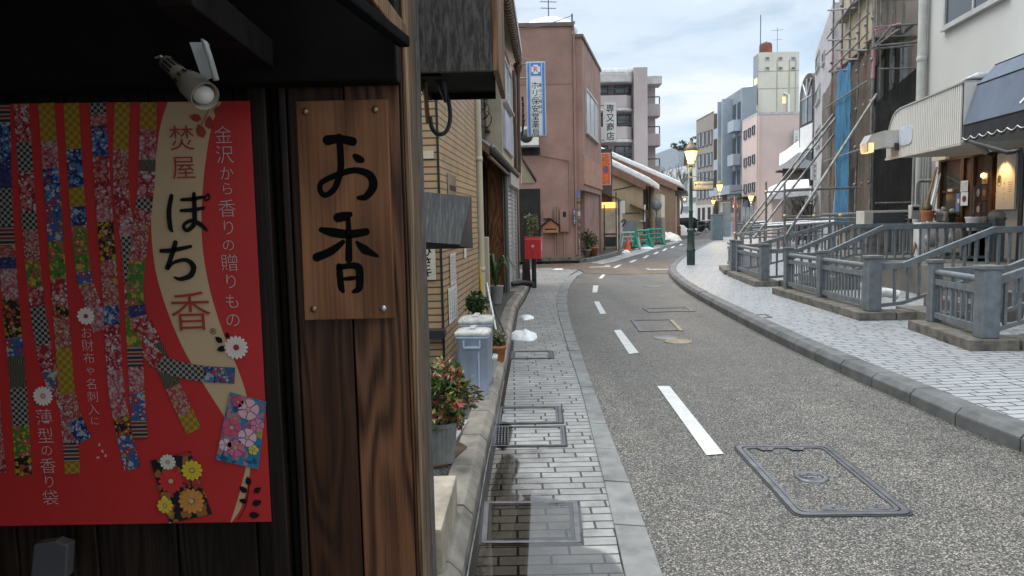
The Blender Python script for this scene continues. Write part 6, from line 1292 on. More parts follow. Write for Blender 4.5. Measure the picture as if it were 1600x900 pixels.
mb = MB(); a = F.pt(F.px(1194, 80)[0], 16, -1); mb.tube([a, a+V((0, 0, 3.5))], .04, 6); tag(mb.build('lightning_rod', m_ant, loc=a), 'thin lightning rod on the left of the cream tower roof', 'rod')
mb = MB(); q = G(1172, 141, 13); mb.ball(q+V((1, 1, 0)), 1.3, 14, 0, (1.2, 1, .5)); tag(mb.build('roof_snow', m_snow, loc=q), 'snow mound on the roof left of the cream tower', 'snow')

t, P = block('salmon_building', 'salmon pink three storey building with small windows and a white vertical sign', 'building', [(1160, 192), (1183, 179.5), (1250, 178)], 8.8, m_pinkw, depth=8, cop=m_alu_l)
F0, F = Face(P[0], P[1]), Face(P[1], P[2])
wr = [R4(F0, 1163+i*6.5, y-i*3.2*kk, 1167+i*6.5, y+14-i*3.2*kk) for i in range(3) for y, kk in ((204, 1.2), (247, .85), (288, .5))]; windows(t, F0, wr, m_alu, m_glass, 0, .05, sill=False)
mb = MB(); mb.tube([F.pt(.12, .2, .07), F.pt(.12, 8.7, .07)], .07, 8); mb.build('downpipe', m_pinkw, t)
mb = MB(); mb.fbox(F0, .1, F0.len-.1, .1, 2.6, .003, .04); g_ = mb.build('pale_shopfront', M('pale_shopfront', (.6, .56, .5), .6), t)
for u in (.12, .4, .66): mb = MB(); mb.fbox(F0, F0.len*u, F0.len*(u+.2), .15, 2.3, .041, .06); mb.build('dark_glazing', m_glass, g_)
mb = MB(); mb.fbox(F0, F0.len*.34, F0.len*.62, 2.25, 2.75, .07, .2); mb.build('blue_shop_sign', M('blue_sign_panel', (.08, .12, .42), .4), t)
mb = MB(); mb.fbox(F0, .2, F0.len*1.0, 2.9, 3.0, .01, .9); mb.fbox(F0, .2, F0.len*1.0, 3.45, 3.5, .85, .9); mb.build('balcony_rail', m_w_dark, t)
sg, Fs, zb_, zt_ = sign_box('white_vertical_sign', 'white vertical sign with black brushed characters on the salmon pink wall', 1240, 203, 1249, 241, P[2].y-.35, m_alu_l, m_signw, .15)
mb = MB(); mb.text('小料理', Fs.pt(Fs.len*.5, zt_-.32, .01), Fs.u, (0, 0, 1), .17, True, .2); mb.text('魚亭', Fs.pt(Fs.len*.5, zt_-.95, .01), Fs.u, (0, 0, 1), .33, True, .38); mb.build('lettering', m_ink, sg)

# arched dark building, grey building, snowy annexe
Yh = 40.0; a0, a1 = D(1249, 200, Yh+3.5), D(1275, 200, Yh)
m_dbrown = M('dark_brown_cladding', (.055, .04, .035), .55); zt_ = D(1262, 116, Yh+2).z
t = T('arched_building', 'narrow dark brown building with a tall arched window and white bands', 'building', (a1.x, a1.y, 0)); F = Face(a0, a1)
mb = MB(); n = 14; zc = D(1262, 148, Yh+2).z; arc = [F.pt(0, 0), F.pt(F.len*.92, 0)]+[F.pt(F.len*.46+F.len*.46*math.cos(math.pi*i/n), zc+(zt_-zc)*math.sin(math.pi*i/n)) for i in range(n+1)]
mb.extr(arc, -F.n*6); mb.build('wall', m_dbrown, t, recalc=True)
mb = MB(); n = 12; ar2 = [F.pt(F.len*.2, zc-1.6, .003), F.pt(F.len*.8, zc-1.6, .003)]+[F.pt(F.len*.5+F.len*.3*math.cos(math.pi*i/n), zc-.2+(zt_-zc)*.75*math.sin(math.pi*i/n), .003) for i in range(n+1)]
mb.extr(ar2, F.n*.03); gw = mb.build('arched_window', m_glass, t, recalc=True)
mb = MB(); mb.tube([F.pt(F.len*.5, zc-1.6, .05), F.pt(F.len*.5, zt_-.3, .05)], .06, 6); mb.tube([F.pt(F.len*.2, zc-.2, .05), F.pt(F.len*.8, zc-.2, .05)], .06, 6); mb.tube([F.pt(F.len*.5, zc-.2, .05), F.pt(F.len*.25, zc+.7, .05)], .05, 6); mb.tube([F.pt(F.len*.5, zc-.2, .05), F.pt(F.len*.75, zc+.7, .05)], .05, 6); mb.build('glazing_bar', m_alu_l, gw)
for z0, z1, m_ in ((zc-3.1, zc-1.75, m_white), (zc-5.1, zc-3.2, m_glass), (zc-6.2, zc-5.2, m_white), (zc-8.2, zc-6.3, m_glass)):
    mb = MB(); mb.fbox(F, F.len*.12, F.len*.85, z0, z1, .003, .06); mb.build('band' if m_ == m_white else 'window', m_, t)
t2 = T('grey_building', 'pale grey building between the arched building and the scaffold', 'building', D(1290, 300, 32)); 
Q0, Q1 = D(1274, 100, 38), D(1300, 100, 29); F = Face(Q0, Q1); zt_ = D(1283, 62, 35).z
mb = MB(); mb.prism([(Q0.x, Q0.y), (Q1.x, Q1.y), (Q1.x+4, Q1.y), (Q0.x+5, Q0.y)], 0, zt_); mb.build('wall', M('pale_mauve_render', (.42, .40, .41), .8, streak=.15), t2)
windows(t2, F, [R4(F, 1276, 85, 1281, 108), R4(F, 1275.5, 137, 1282, 160), R4(F, 1276, 200, 1282, 228), R4(F, 1286, 82, 1289, 100)], m_alu_l, m_glass, 0, .06)
sg, Fs, zb_, zt_ = sign_box('pale_vertical_sign', 'pale blue white vertical sign in front of the grey building', 1268.5, 252, 1276, 281, 33, m_alu_l, m_signw, .15)
mb = MB()
for k, z in enumerate((.16, .38, .6)): mb.stroke([Fs.pt(Fs.len*.3, zt_-z, .01), Fs.pt(Fs.len*.7, zt_-z-.05, .01), Fs.pt(Fs.len*.35, zt_-z-.14, .01)], [.03, .035, .02], (0, -1, 0))
mb.build('lettering', m_ink, sg, recalc=True)
an = T('snowy_annexe', 'low annexe with thick snow on its roof in front of the salmon building', 'building', D(1230, 330, 42)); Yn = 42; A0, A1 = D(1220, 260, Yn), D(1252, 260, Yn); F = Face(A0, A1); z = D(1235, 263, Yn).z
mb = MB(); mb.prism([F.pt(.1, 0, 0).xy, F.pt(F.len+2, 0, 0).xy, F.pt(F.len+3, 0, -4).xy, F.pt(1.6, 0, -4).xy], 0, z); mb.build('wall', m_brwn, an); mb = MB(); mb.extr([F.pt(-.2, z-.1, .3), F.pt(F.len+.3, z+.55, .3), F.pt(F.len+.3, z+.85, .3), F.pt(F.len-.3, z+.88, .3), F.pt(.2, z+.36, .3), F.pt(-.2, z+.15, .3)], -F.n*4+F.u*1.5+V((0, 0, 1.0))); mb.build('roof_snow', m_snow, an, recalc=True)
mb = MB(); mb.fbox(F, -.3, F.len, z-.25, z-.12, 0, .35); mb.build('eave', m_dbrown, an)
an = T('pink_hut', 'low pinkish shed with a snow covered flat roof behind the railings', 'shed', D(1215, 360, 34)); Yn = 34; F = Face(D(1203, 330, Yn), D(1260, 330, Yn)); z = D(1225, 311, Yn).z
mb = MB(); mb.fbox(F, .1, .55, 0, z, -.5, 0); mb.fbox(F, .58, F.len*.45, 0, z, -.8, -.3); mb.build('wall', m_pinkw, an); mb = MB(); mb.extr([F.pt(-.3, z, .3), F.pt(F.len, z+.15, .3), F.pt(F.len, z+.5, .3), F.pt(.5, z+.45, .3), F.pt(-.3, z+.12, .3)], -F.n*3.4+F.u*1.35+V((0, 0, .55))); mb.build('roof_snow', m_snow, an, recalc=True)

# ------------------------------------------------------------------ trees far behind
def bare_tree(p, hgt, lab, spread=.5, cat='tree', seed=0, depth=5, leaf=None, group=None):
    rnd = random.Random(seed); t = T('bare_tree', lab, cat, p, group); tr, cr = MB(), MB()
    def br(a, d, l, r, k, mb_):
        b = a+d*l; tr_ = tr if k == depth else cr
        tr_.tube([a, a.lerp(b, .5)+V((rnd.uniform(-1, 1), rnd.uniform(-1, 1), 0))*l*.06, b], [r, r*.85, r*.65], 5 if k > 2 else 4, cap=False)
        if k == 0: return
        for i in range(rnd.choice([2, 3, 3])):
            nd_ = (d+V((rnd.uniform(-1, 1), rnd.uniform(-1, 1), rnd.uniform(-.2, .6)))*spread).normalized(); br(a.lerp(b, rnd.uniform(.65, 1)), nd_, l*rnd.uniform(.6, .82), r*.6, k-1, mb_)
    br(V(p), V((0, 0, 1)), hgt*.3, hgt*.018, depth, None)
    tr.build('trunk', m_bark, t); cr.build('branches', m_bark, t); return t
for i, (x, Y, top) in enumerate(((1042, 100, 238), (1056, 104, 232), (1064, 101, 240), (1033, 108, 244))):
    p = V((D(x, 300, Y).x, Y, 2)); bare_tree(p, D(x, top, Y).z-2, ['bare tree above the white far building, second from the left', 'tallest bare tree above the white far building', 'bare tree nearest the green lamp, above the white far building', 'leftmost bare tree above the brown house roof'][i], .55, seed=20+i, group='bare trees beyond the end of the street')
m_pine = leafmat('pine_needles', [(.02, .035, .02), (.035, .05, .028), (.05, .06, .035)])
for i, (x, Y, top) in enumerate(((1068, 122, 219), (1078, 124, 212))):
    p = V((D(x, 300, Y).x, Y, 5)); zt_ = D(x, top, Y).z; t = T('pine_tree', ['dark pine peeking over the grey hall, left one', 'dark pine peeking over the grey hall, beside the grey brown office'][i], 'tree', p); mb = MB(); mb.tube([p, V((p.x+.4, p.y, zt_-.5))], [.4, .15], 7); mb.build('trunk', m_bark, t); mb = MB()
    for k in range(9): q = V((p.x+random.uniform(-2.2, 2.2), Y+random.uniform(-1.5, 1.5), zt_-random.uniform(.2, 2.2))); mb2 = plant('', 'pine', '', q, (.8, .8, .3), 34, m_pine, .5, seed=k+i*10, shell=.0); mb.add(mb2.v, mb2.f)
    mb.build('crown', m_pine, t)
p = D(1262, 300, 36); p.z = .1; bare_tree(p, 3.6, 'bare brown shrubby tree behind the scaffold braces', .9, seed=41, depth=6)
p = D(1248, 300, 35); p.z = .1; bare_tree(p, 3.4, 'bare brown shrub between the two other tangled shrubs behind the scaffold braces', 1.0, seed=52, depth=6)
p = D(1230, 300, 37); p.z = .1; bare_tree(p, 3.2, 'bare brown tangle of branches beside the snow roofed shed', .9, seed=44, depth=6)
t = T('hedge', 'low dark green hedge at the end of the street', 'hedge', G(1115, 352, .1)); mb = MB()
for k in range(14): c = V((D(1092+k*3.2, 349, 88).x, 88, .75)); m2 = plant('', 'hedge', '', c, (.8, .7, .55), 90, m_leaf_g, .22, seed=k, shell=.2); mb.add(m2.v, m2.f)
mb.build('foliage', m_leaf_g, t)
# parked dark car at the bend
cpos = G(1068, 360, .1); Yc2 = 72; cx = D(1072, 345, Yc2).x; t = T('parked_car', 'dark car parked beyond the lamp post at the bend', 'car', (cx, Yc2, .1)); m_car = M('dark_car_paint', (.02, .022, .026), .25, .3, .05, bmp=0)
prof = [(-2.0, .35), (-2.0, .85), (-1.55, .98), (-1.0, 1.42), (.6, 1.45), (1.3, 1.0), (2.0, .9), (2.05, .35)]
mb = MB(); mb.extr([V((cx+x, Yc2-.8, z+.1)) for x, z in prof], (0, 1.6, 0)); mb.build('body', m_car, t, bevel=.08, recalc=True)
mb = MB(); mb.extr([V((cx+x, Yc2-.81, z+.1)) for x, z in ((-1.35, 1.0), (-.92, 1.36), (.5, 1.38), (1.0, 1.02))], (0, -.01, 0)); mb.build('side_window', m_glass, t, recalc=True)
for x in (-1.25, 1.25): mb = MB(); mb.lathe([(.32, -.1), (.32, .1), (.18, .11), (.02, .11)], V((cx+x, Yc2-.78, .42)), 16, 0, Matrix.Rotation(R(90), 3, 'X')); mb.build('wheel', m_black, t)

# ------------------------------------------------------------------ street lamps
m_lgreen = M('dark_green_lamp_paint', (.045, .075, .065), .45, .2, .3, 6, .2, 60, .25); m_lgrey = M('grey_green_lamp_paint', (.19, .23, .24), .5, .2)
m_lglass = emit('glowing_lantern_glass', (1.0, .50, .16), 2.6, (.9, .8, .6)); m_lglass2 = emit('amber_lantern_glass', (1.0, .42, .08), 4.0, (.9, .7, .4))
def street_lamp(px, py, z, lab, m_, glass, power, Y=None, htop=3.85, grp='lantern street lamps'):
    c = G(px, py, z) if Y is None else V((D(px, py, Y).x, Y, z)); t = T('street_lamp', lab, 'street lamp', c, grp); k = htop/3.85
    def lt(nm, prof, mm, n=20, par=t): mb = MB(); mb.lathe([(r, q*k) for r, q in prof], c, n); return mb.build(nm, mm, par)
    lt('base', [(.12, 0), (.125, .02), (.125, .40), (.135, .42), (.135, .47), (.115, .50), (.105, 1.0), (.12, 1.02), (.125, 1.08), (.09, 1.12)], m_)
    lt('pole', [(.062, 1.1), (.058, 1.6), (.068, 1.62), (.068, 1.66), (.055, 1.68), (.048, 2.6), (.058, 2.62), (.058, 2.66), (.046, 2.68), (.042, 2.95), (.07, 2.97), (.075, 3.0), (.05, 3.03)], m_)
    ln = lt('lantern_frame', [(.05, 3.02), (.09, 3.04), (.11, 3.06), (.09, 3.07)], m_)
    lt('lantern_glass', [(.095, 3.072), (.20, 3.46), (.19, 3.462)], glass, 6, ln)
    lt('lantern_roof', [(.225, 3.463), (.235, 3.48), (.15, 3.62), (.09, 3.66), (.08, 3.72), (.04, 3.75), (.03, 3.82), (.045, 3.84), (.01, 3.87)], m_lgold if grp else m_, 6, ln)
    mb = MB()
    for i in range(6): a = 2*math.pi*i/6; mb.tube([c+V((.097*math.cos(a), .097*math.sin(a), 3.07*k)), c+V((.205*math.cos(a), .205*math.sin(a), 3.463*k))], .009, 5)
    for i in range(4): a = 2*math.pi*i/4+.5; mb.tube([c+V((.06*math.cos(a), .06*math.sin(a), 2.95*k)), c+V((.17*math.cos(a), .17*math.sin(a), 2.98*k)), c+V((.14*math.cos(a), .14*math.sin(a), 3.2*k))], .008, 5)
    mb.build('lantern_ribs', m_, ln)
    lp = bpy.data.lights.new('lantern_light', 'POINT'); lp.energy = power; lp.color = (1, .62, .26); lp.shadow_soft_size = .25
    lo = bpy.data.objects.new('lantern_light', lp); COL.objects.link(lo); lo.parent = t; lo.location = (0, 0, 2.75*k); return t
m_lgold = M('warm_grey_lantern_cap', (.22, .17, .10), .45, .3)
lm = street_lamp(1079.5, 414, .125, 'nearest lit lantern on a dark green post, on the right pavement', m_lgreen, m_lglass, 60)
street_lamp(1124, 374, .125, 'amber lantern on a grey post behind the blue grey street cabinet', m_lgrey, m_lglass2, 50)
street_lamp(1114.5, 354, .125, 'farthest small amber lantern in front of the grey brown office', m_lgrey, m_lglass2, 40, 72, 3.4)
street_lamp(1173, 352, .125, 'amber lantern in front of the salmon pink building', m_lgrey, m_lglass2, 40, 49, 3.1)
c = lm.location.copy(); sg = T('direction_sign', 'pale direction sign with an arrow hung on the green lamp post', 'sign', c+V((.1, 0, 2.6))); ys = c.y; F = Face((D(1083, 290, ys).x, ys), (D(1115, 290, ys).x, ys)); zb_, zt_ = D(1100, 296, ys).z, D(1100, 283.5, ys).z
mb = MB(); mb.fbox(F, 0, F.len, zb_-.02, zt_+.02, -.03, 0); mb.build('panel', m_lgreen, sg); mb = MB(); mb.fbox(F, .015, F.len-.015, zb_, zt_, .001, .004); mb.build('face', M('pale_sign_face', (.58, .55, .44), .5, bmp=0), sg)
zm = (zb_+zt_)/2+.03; mb = MB(); mb.text('長町武家屋敷跡', F.pt(F.len*.59, zm, .005), F.u, (0, 0, 1), .07, step=.068); mb.text('Nagamachi Samurai District', F.pt(F.len*.55, zb_+.035, .005), F.u, (0, 0, 1), .035, step=.021, bold=.0)
a = F.pt(.05, zm, .005); mb.stroke([a, a+F.u*.07], [.014, .014], (0, -1, 0)); mb.stroke([a+F.u*.03+V((0, 0, .03)), a, a+F.u*.03-V((0, 0, .03))], [.014]*3, (0, -1, 0)); mb.build('lettering', m_ink, sg, recalc=True)
mb = MB(); mb.tube([c+V((0, 0, zt_+.05)), F.pt(F.len, zt_+.05, -.015)], .012, 6); mb.tube([F.pt(0, zb_-.03, -.015), F.pt(F.len, zb_-.03, -.015)], .008, 6); mb.tube([c+V((0, 0, zb_-.03)), F.pt(0, zb_-.03, -.015)], .01, 6); mb.build('bracket', m_lgreen, sg)
# street cabinets
for x0, x1, yt, yb2, Y, lab in ((1113.5, 1130, 336, 375.5, None, 'blue grey street cabinet at the foot of the amber lantern'), (1132, 1142, 318, 352, 52, 'grey upright slab behind the railings, right of the street cabinet')):
    c = G((x0+x1)/2, yb2, .125) if Y is None else V((D((x0+x1)/2, 340, Y).x, Y, .125)); zt_ = D(x0, yt, c.y).z; w = (x1-x0)/1130*c.y
    t = T('street_cabinet', lab, 'cabinet', c); mb = MB(); mb.box(c+V((0, .25, (zt_-.1)/2)), (w, .5, zt_-.1)); mb.build('body', M('blue_grey_cabinet', (.20, .26, .29), .5, .1), t, bevel=.02)
    mb = MB(); mb.box(c+V((0, .25, zt_-.09)), (w+.06, .56, .05)); mb.build('cap', m_bgrey, t); mb = MB(); mb.box(c+V((0, -.004, zt_*.5)), (w*.8, .012, zt_*.7)); mb.build('door', M('cabinet_door', (.18, .235, .265), .5), t)

# ------------------------------------------------------------------ white cafe building on the right
def wx(y, s=0): return 7.9+s+.124*y
def WF(y0, y1, s=0): return Face((wx(y1, s), y1), (wx(y0, s), y0))      # far end first
m_wwall = M('white_render_wall', (.50, .50, .475), .85, var=.06, vs=.5, bmp=.35, bs=26)
cf = T('white_cafe_building', 'white rendered cafe building with a wooden glazed door, on the right', 'building', (wx(14), 14, .6))
mb = MB(); mb.prism([(wx(3), 3), (20, 3), (20, 17.9), (wx(17.9), 17.9)], 0, 9); mb.build('wall', m_wwall, cf)
W = WF(3, 17.9)
m_door = wood('dark_door_wood', (.045, .022, .012), (.16, .075, .035), .45, 1.2)
m_gwarm = glassmat('cafe_glass', (.03, .026, .02), .08)
u0, u1, z0, z1 = W.rect(1472, 252, 1508, 400); zt_ = W.px(1515, 247)[1]; zf = .66
mb = MB(); d0, d1 = W.px(1472, 300)[0], W.px(1557, 300)[0]
for a, b2, c, d in ((d0, d1, zt_-.0, zt_+.14), (d0, d0+.12, zf, zt_), (W.px(1507, 300)[0], W.px(1512, 300)[0], zf, zt_), (W.px(1523, 300)[0], W.px(1528, 300)[0], zf, zt_), (d1-.14, d1, zf, zt_), (d0+.12, W.px(1507, 300)[0], zf, 1.25)): mb.fbox(W, a, b2, c, d, .003, .10)
fr = mb.build('door_frame', m_door, cf)
mb = MB(); mb.fbox(W, d0+.1, W.px(1508, 300)[0], 1.26, zt_-.002, .004, .03); mb.build('side_window', m_gwarm, cf)
mb = MB(); zsh = W.px(1490, 299)[1]; mb.fbox(W, d0+.12, W.px(1507, 300)[0], zsh-.03, zsh+.03, .031, .06); mb.build('window_bar', m_door, cf)
e0, e1 = W.px(1528.3, 300)[0], W.px(1553, 300)[0]; mb = MB(); mb.fbox(W, e0, e1, zf, zt_-.01, .004, .05); dr = mb.build('door', m_door, cf)
g0, g1 = e0+.16, e1-.14; mb = MB(); mb.fbox(W, g0, g1, zf+.55, zt_-.3, .051, .06); mb.build('door_glass', m_gwarm, dr)
mb = MB(); mb.tube([W.pt(e0+.08, 1.5, .11), W.pt(e0+.08, 2.1, .11)], .02, 8); mb.build('handle', m_steel, dr)
mb = MB(); mb.fbox(W, W.px(1512.2, 300)[0], W.px(1523, 300)[0], zf, zt_-.002, .004, .045); mb.build('door_panel', m_door, cf)
windows(cf, W, [(W.px(1478, 40)[0], W.px(1478, 40)[0]+2.6, W.px(1478, 46)[1], W.px(1478, 46)[1]+1.7)], m_alu_l, m_glass, 1, .08)
mb = MB(); c = W.pt(.12, 0, .14); mb.tube([V((c.x, c.y, .7)), V((c.x, c.y, 9))], .10, 14); mb.lathe([(.11, 5.2), (.115, 5.21), (.115, 5.3), (.11, 5.31)], c, 14); mb.lathe([(.11, 4.0), (.115, 4.01), (.115, 4.1), (.11, 4.11)], c, 14)
tag(mb.build('downpipe', M('white_grey_pipe', (.52, .52, .49), .45, streak=.15), loc=(c.x, c.y, .7)), 'thick pale downpipe at the far corner of the white cafe wall', 'drainpipe')
for o, b_ in ((.34, 3.1), (.48, 3.0), (.62, 2.9)): mb = MB(); c = W.pt(o, 0, .1); mb.tube([V((c.x, c.y, .7)), V((c.x, c.y, b_))], .04, 8); tag(mb.build('wall_pipe', m_concrete, loc=(c.x, c.y, .7)), 'one of three slim grey pipes under the far end of the white canopy', 'pipe', 'slim pipes under the white canopy')
# posters and notices
rnd = random.Random(3)
def flyer(r, m_, label, d=.07, art=None):
    a = sheet('flyer', W, r, m_, label, 'poster', d); u0, u1, z0, z1, o = a; mb = MB(); c = W.pt((u0+u1)/2, (z0+z1)/2, d+.001)
    if art: mb.poly([c+W.u*(u1-u0)*.3*math.cos(2*math.pi*i/16)+V((0, 0, (z1-z0)*.24*math.sin(2*math.pi*i/16))) for i in range(16)]); mb.build('picture', art, o, recalc=True)
    return a
m_dk = M('flyer_dark_red', (.16, .04, .035), .5, var=.4, vs=9, bmp=0); m_dk2 = M('flyer_black', (.04, .035, .03), .5, var=.4, vs=9, bmp=0); m_or = M('flyer_food_orange', (.6, .25, .08), .5, var=.4, vs=20, bmp=0); m_cr = M('flyer_food_cream', (.62, .52, .38), .5, var=.3, vs=20, bmp=0)
a = flyer((1509.5, 282, 1521, 299), m_paper, 'white printed notice taped above another on the wooden door post', .11); print_lines(W, *a[:4], .11, a[4], 5)
flyer((1509.5, 300, 1521, 321), m_paper, 'white flyer with a reddish picture low on the wooden door post', .11, m_dk)
flyer((1540, 276, 1549, 287), m_cr, 'small pale flyer at the top of the door glass, under the warm bulb', .07, m_or)
flyer((1529.5, 288, 1538, 314), m_dk2, 'dark flyer with a round pale dish, left of the red one on the door glass', .07, m_cr)
flyer((1539, 288.5, 1548, 313), m_dk, 'red flyer with an orange dish on the door glass', .07, m_or)
flyer((1529.5, 315, 1538, 338), m_dk, 'lower left flyer on the door glass, red with pale food', .07, m_cr)
flyer((1539, 314.5, 1547, 338), m_dk2, 'lower right flyer on the door glass, black with red food', .07, m_dk)
a = sheet('blue_notice', W, (1497, 302, 1505.5, 335), M('blue_notice', (.12, .17, .36), .5), 'blue notice with a white centre in the cafe side window', 'poster', .05); mb = MB(); mb.fbox(W, a[0]+.08, a[1]-.04, a[2]+.25, a[3]-.12, .0505, .052); mb.build('paper', m_paper, a[4])
mb = MB(); mb.fbox(W, *W.rect(1491, 295, 1498, 299), .1, .14); tag(mb.build('number_card', m_cr, loc=W.pt(W.px(1494, 297)[0], W.px(1494, 297)[1], .1)), 'small pinkish card on the window bar', 'card')
mb = MB(); mb.ball(W.pt(W.px(1545, 274)[0], W.px(1545, 274)[1], .10), .055, 10); tag(mb.build('warm_bulb', emit('warm_bulb', (1, .6, .15), 4), loc=W.pt(W.px(1545, 274)[0], W.px(1545, 274)[1], .1)), 'warm lit bulb at the top of the cafe door glass', 'lamp')
# white signboard
a = sheet('cafe_signboard', W, (1562, 239, 1591, 327), m_white, 'white upright cafe signboard with a vertical line of brown characters, right of the door', 'sign', .06, .04)
m_br = M('brown_ink', (.22, .15, .09), .5, bmp=0); uw = a[1]-a[0]; zh = a[3]-a[2]
mb = MB(); mb.text('金沢アンモナイト', W.pt(a[0]+uw*.45, a[3]-zh*.17, .0612), W.u, (0, 0, 1), zh*.075, True, zh*.092); mb.build('lettering', m_br, a[4])
mb = MB()
for f in (.30, .36, .42): mb.fbox(W, a[0]+uw*.16-.05, a[0]+uw*.16+.05, a[3]-zh*(.24+f*.6)-.03, a[3]-zh*(.24+f*.6)+.03, .0608, .0614)
for f in (.52, .56, .60, .64, .68): mb.fbox(W, a[0]+uw*.66, a[0]+uw*.9, a[3]-zh*f-.008, a[3]-zh*f, .0608, .0614)
c = W.pt(a[0]+uw*.17, a[3]-zh*.48, .0612); mb.tube([c+W.u*.07*math.cos(q*.52)+V((0, 0, .11*math.sin(q*.52))) for q in range(13)], .006, 4); mb.build('emblem', m_br, a[4])
# ceiling of the entrance, canopy in white ribbed sheet
m_ribbed = M('white_ribbed_sheet', (.66, .64, .60), .45, var=.06, vs=1, bmp=0, streak=.08)
cp = T('white_canopy', 'white ribbed metal canopy with a rounded end and snow on top, over the cafe front', 'canopy', (wx(13.5, -1.78), 13.5, 2.7))
C_ = WF(12.34, 15.6, -1.78); zb_ = C_.px(1388, 247)[1]
topz = lambda u: zb_+(.92+.02*u)*min(1, math.sqrt(max(0, 1-(1-min(1, (u+.02)/.75))**2.4)))
mb = MB(); st = .075; n = int(C_.len/st)
for i in range(n):
    for k in range(2):
        u0, u1 = (i+k*.5)*st, (i+k*.5+.5)*st; dd = .0 if k else .014
        mb.add([C_.pt(u0, zb_, dd), C_.pt(u1, zb_, dd), C_.pt(u1, topz(u1), dd), C_.pt(u0, topz(u0), dd)], [(0, 1, 2, 3)])
        mb.add([C_.pt(u1, zb_, 0), C_.pt(u1, zb_, .014), C_.pt(u1, topz(u1), .014), C_.pt(u1, topz(u1), 0)], [(0, 1, 2, 3)])
mb.build('fascia', m_ribbed, cp)
mb = MB(); us = [0.0, .05, .12, .22, .35, .5, .7, 1, 2, 2.6, C_.len]
for a_, b2 in zip(us, us[1:]):
    mb.hexa([C_.pt(a_, topz(a_)+.002, -1.76), C_.pt(a_, topz(a_)+.002, .03), C_.pt(b2, topz(b2)+.002, .03), C_.pt(b2, topz(b2)+.002, -1.76), C_.pt(a_, topz(a_)+.03, -1.76), C_.pt(a_, topz(a_)+.03, .03), C_.pt(b2, topz(b2)+.03, .03), C_.pt(b2, topz(b2)+.03, -1.76)])
mb.build('roof_edge', m_alu_l, cp, recalc=True)
mb = MB(); mb.fbox(C_, 0, C_.len, zb_-.0, zb_+.05, -1.77, -.003); mb.build('soffit', m_wwall, cp); mb = MB(); mb.fbox(C_, -.01, C_.len, zb_-.045, zb_-.002, -.02, .035); mb.build('trim', m_alu_l, cp)
mb = MB(); mb.add([C_.pt(C_.len+.002, zb_, .014), C_.pt(C_.len+.002, zb_, -1.77), C_.pt(C_.len+.002, topz(C_.len), -1.77), C_.pt(C_.len+.002, topz(C_.len), .014)], [(0, 1, 2, 3)]); mb.build('end_panel', m_ribbed, cp)
mb = MB(); us2 = 1.9; mb.hexa([C_.pt(us2, topz(us2)+.031, -1.7), C_.pt(us2, topz(us2)+.031, -.05), C_.pt(3.2, topz(6)+.031, -.05), C_.pt(3.2, topz(6)+.031, -1.7), C_.pt(us2+.3, topz(us2)+.13, -1.7), C_.pt(us2+.5, topz(us2)+.09, -.25), C_.pt(3.2, topz(6)+.13, -.25), C_.pt(3.2, topz(6)+.2, -1.7)]); mb.build('roof_snow', m_snow, cp, recalc=True, bevel=.05)
hd = T('vent_hood', 'metal vent hood sticking out of the white canopy end', 'vent', C_.pt(.4, zb_+.2, .3)); uA, uB = C_.px(1402, 220)[0]-.28, C_.px(1402, 220)[0]+.12; zh0, zh1 = zb_+.12, zb_+.52
mb = MB(); mb.extr([C_.pt(uA, zh0+.06, .02), C_.pt(uA, zh0+.06, .30), C_.pt(uA, zh0-.02, .62), C_.pt(uA, zh0+.16, .64), C_.pt(uA, zh0+.33, .55), C_.pt(uA, zh1, .30), C_.pt(uA, zh1, .02)], C_.u*(uB-uA)); mb.build('hood', M('hood_metal', (.55, .53, .49), .35, .5), hd, recalc=True)
mb = MB(); mb.fbox(C_, uA-.005, uB+.005, zh0-.03, zh0+.16, .50, .60); mb.build('warm_lens', emit('warm_hood_lens', (1, .6, .2), .9, (.7, .5, .3)), hd)
mb = MB(); mb.fbox(C_, uB-.06, uB+.03, zh0, zh0+.14, .016, .1); mb.build('mount', m_alu, hd); n = 18
mb = MB(); cu, cz = uB+.33, (zh0+zh1)/2+.05; mb.extr([C_.pt(cu+.33*math.copysign(abs(math.cos(2*math.pi*i/n))**.5, math.cos(2*math.pi*i/n)), cz+.19*math.copysign(abs(math.sin(2*math.pi*i/n))**.6, math.sin(2*math.pi*i/n)), .0145) for i in range(n)], C_.n*.012); mb.build('back_plate', M('pale_blue_plate', (.52, .56, .62), .4), hd, recalc=True)
# blue grey awning
aw = T('blue_awning', 'dark blue grey canvas awning with a scalloped valance and white lettering', 'awning', (wx(11, -1.78), 11, 2.85))
A_ = WF(5.0, 12.3, -1.80); zv = A_.px(1506, 196)[1]; m_canvas = M('blue_grey_canvas', (.115, .145, .195), .8, var=.12, vs=2, bmp=.4, bs=120); m_canvd = M('black_canvas', (.018, .019, .022), .85)
prof = [(0, zv), (.19, zv+.66), (.46, zv+.97), (1.06, zv+1.2), (1.79, zv+1.32)]
mb = MB()
for (d0, za), (d1, zc_) in zip(prof, prof[1:]): mb.add([A_.pt(0, za, -d0), A_.pt(A_.len, za, -d0), A_.pt(A_.len, zc_, -d1), A_.pt(0, zc_, -d1)], [(0, 1, 2, 3)])
mb.add([A_.pt(0, z, -d) for d, z in prof]+[A_.pt(0, zv, -1.79)], [tuple(range(len(prof)+1))]); mb.build('canopy', m_canvas, aw)
mb = MB()
for d, z in prof[:4]: mb.tube([A_.pt(0, z, -d+.004), A_.pt(A_.len, z, -d+.004)], .011, 6)
mb.build('seam', m_canvd, aw)
mb = MB(); sc = .27; k = int(A_.len/sc)
for i in range(k):
    pts = [A_.pt(i*sc, zv-.012, .005), A_.pt(i*sc+sc, zv-.012, .005)]+[A_.pt(i*sc+sc*(1-q/8), zv-.22-.085*math.sin(math.pi*q/8), .005-.0*q) for q in range(9)]; mb.poly(pts[::-1])
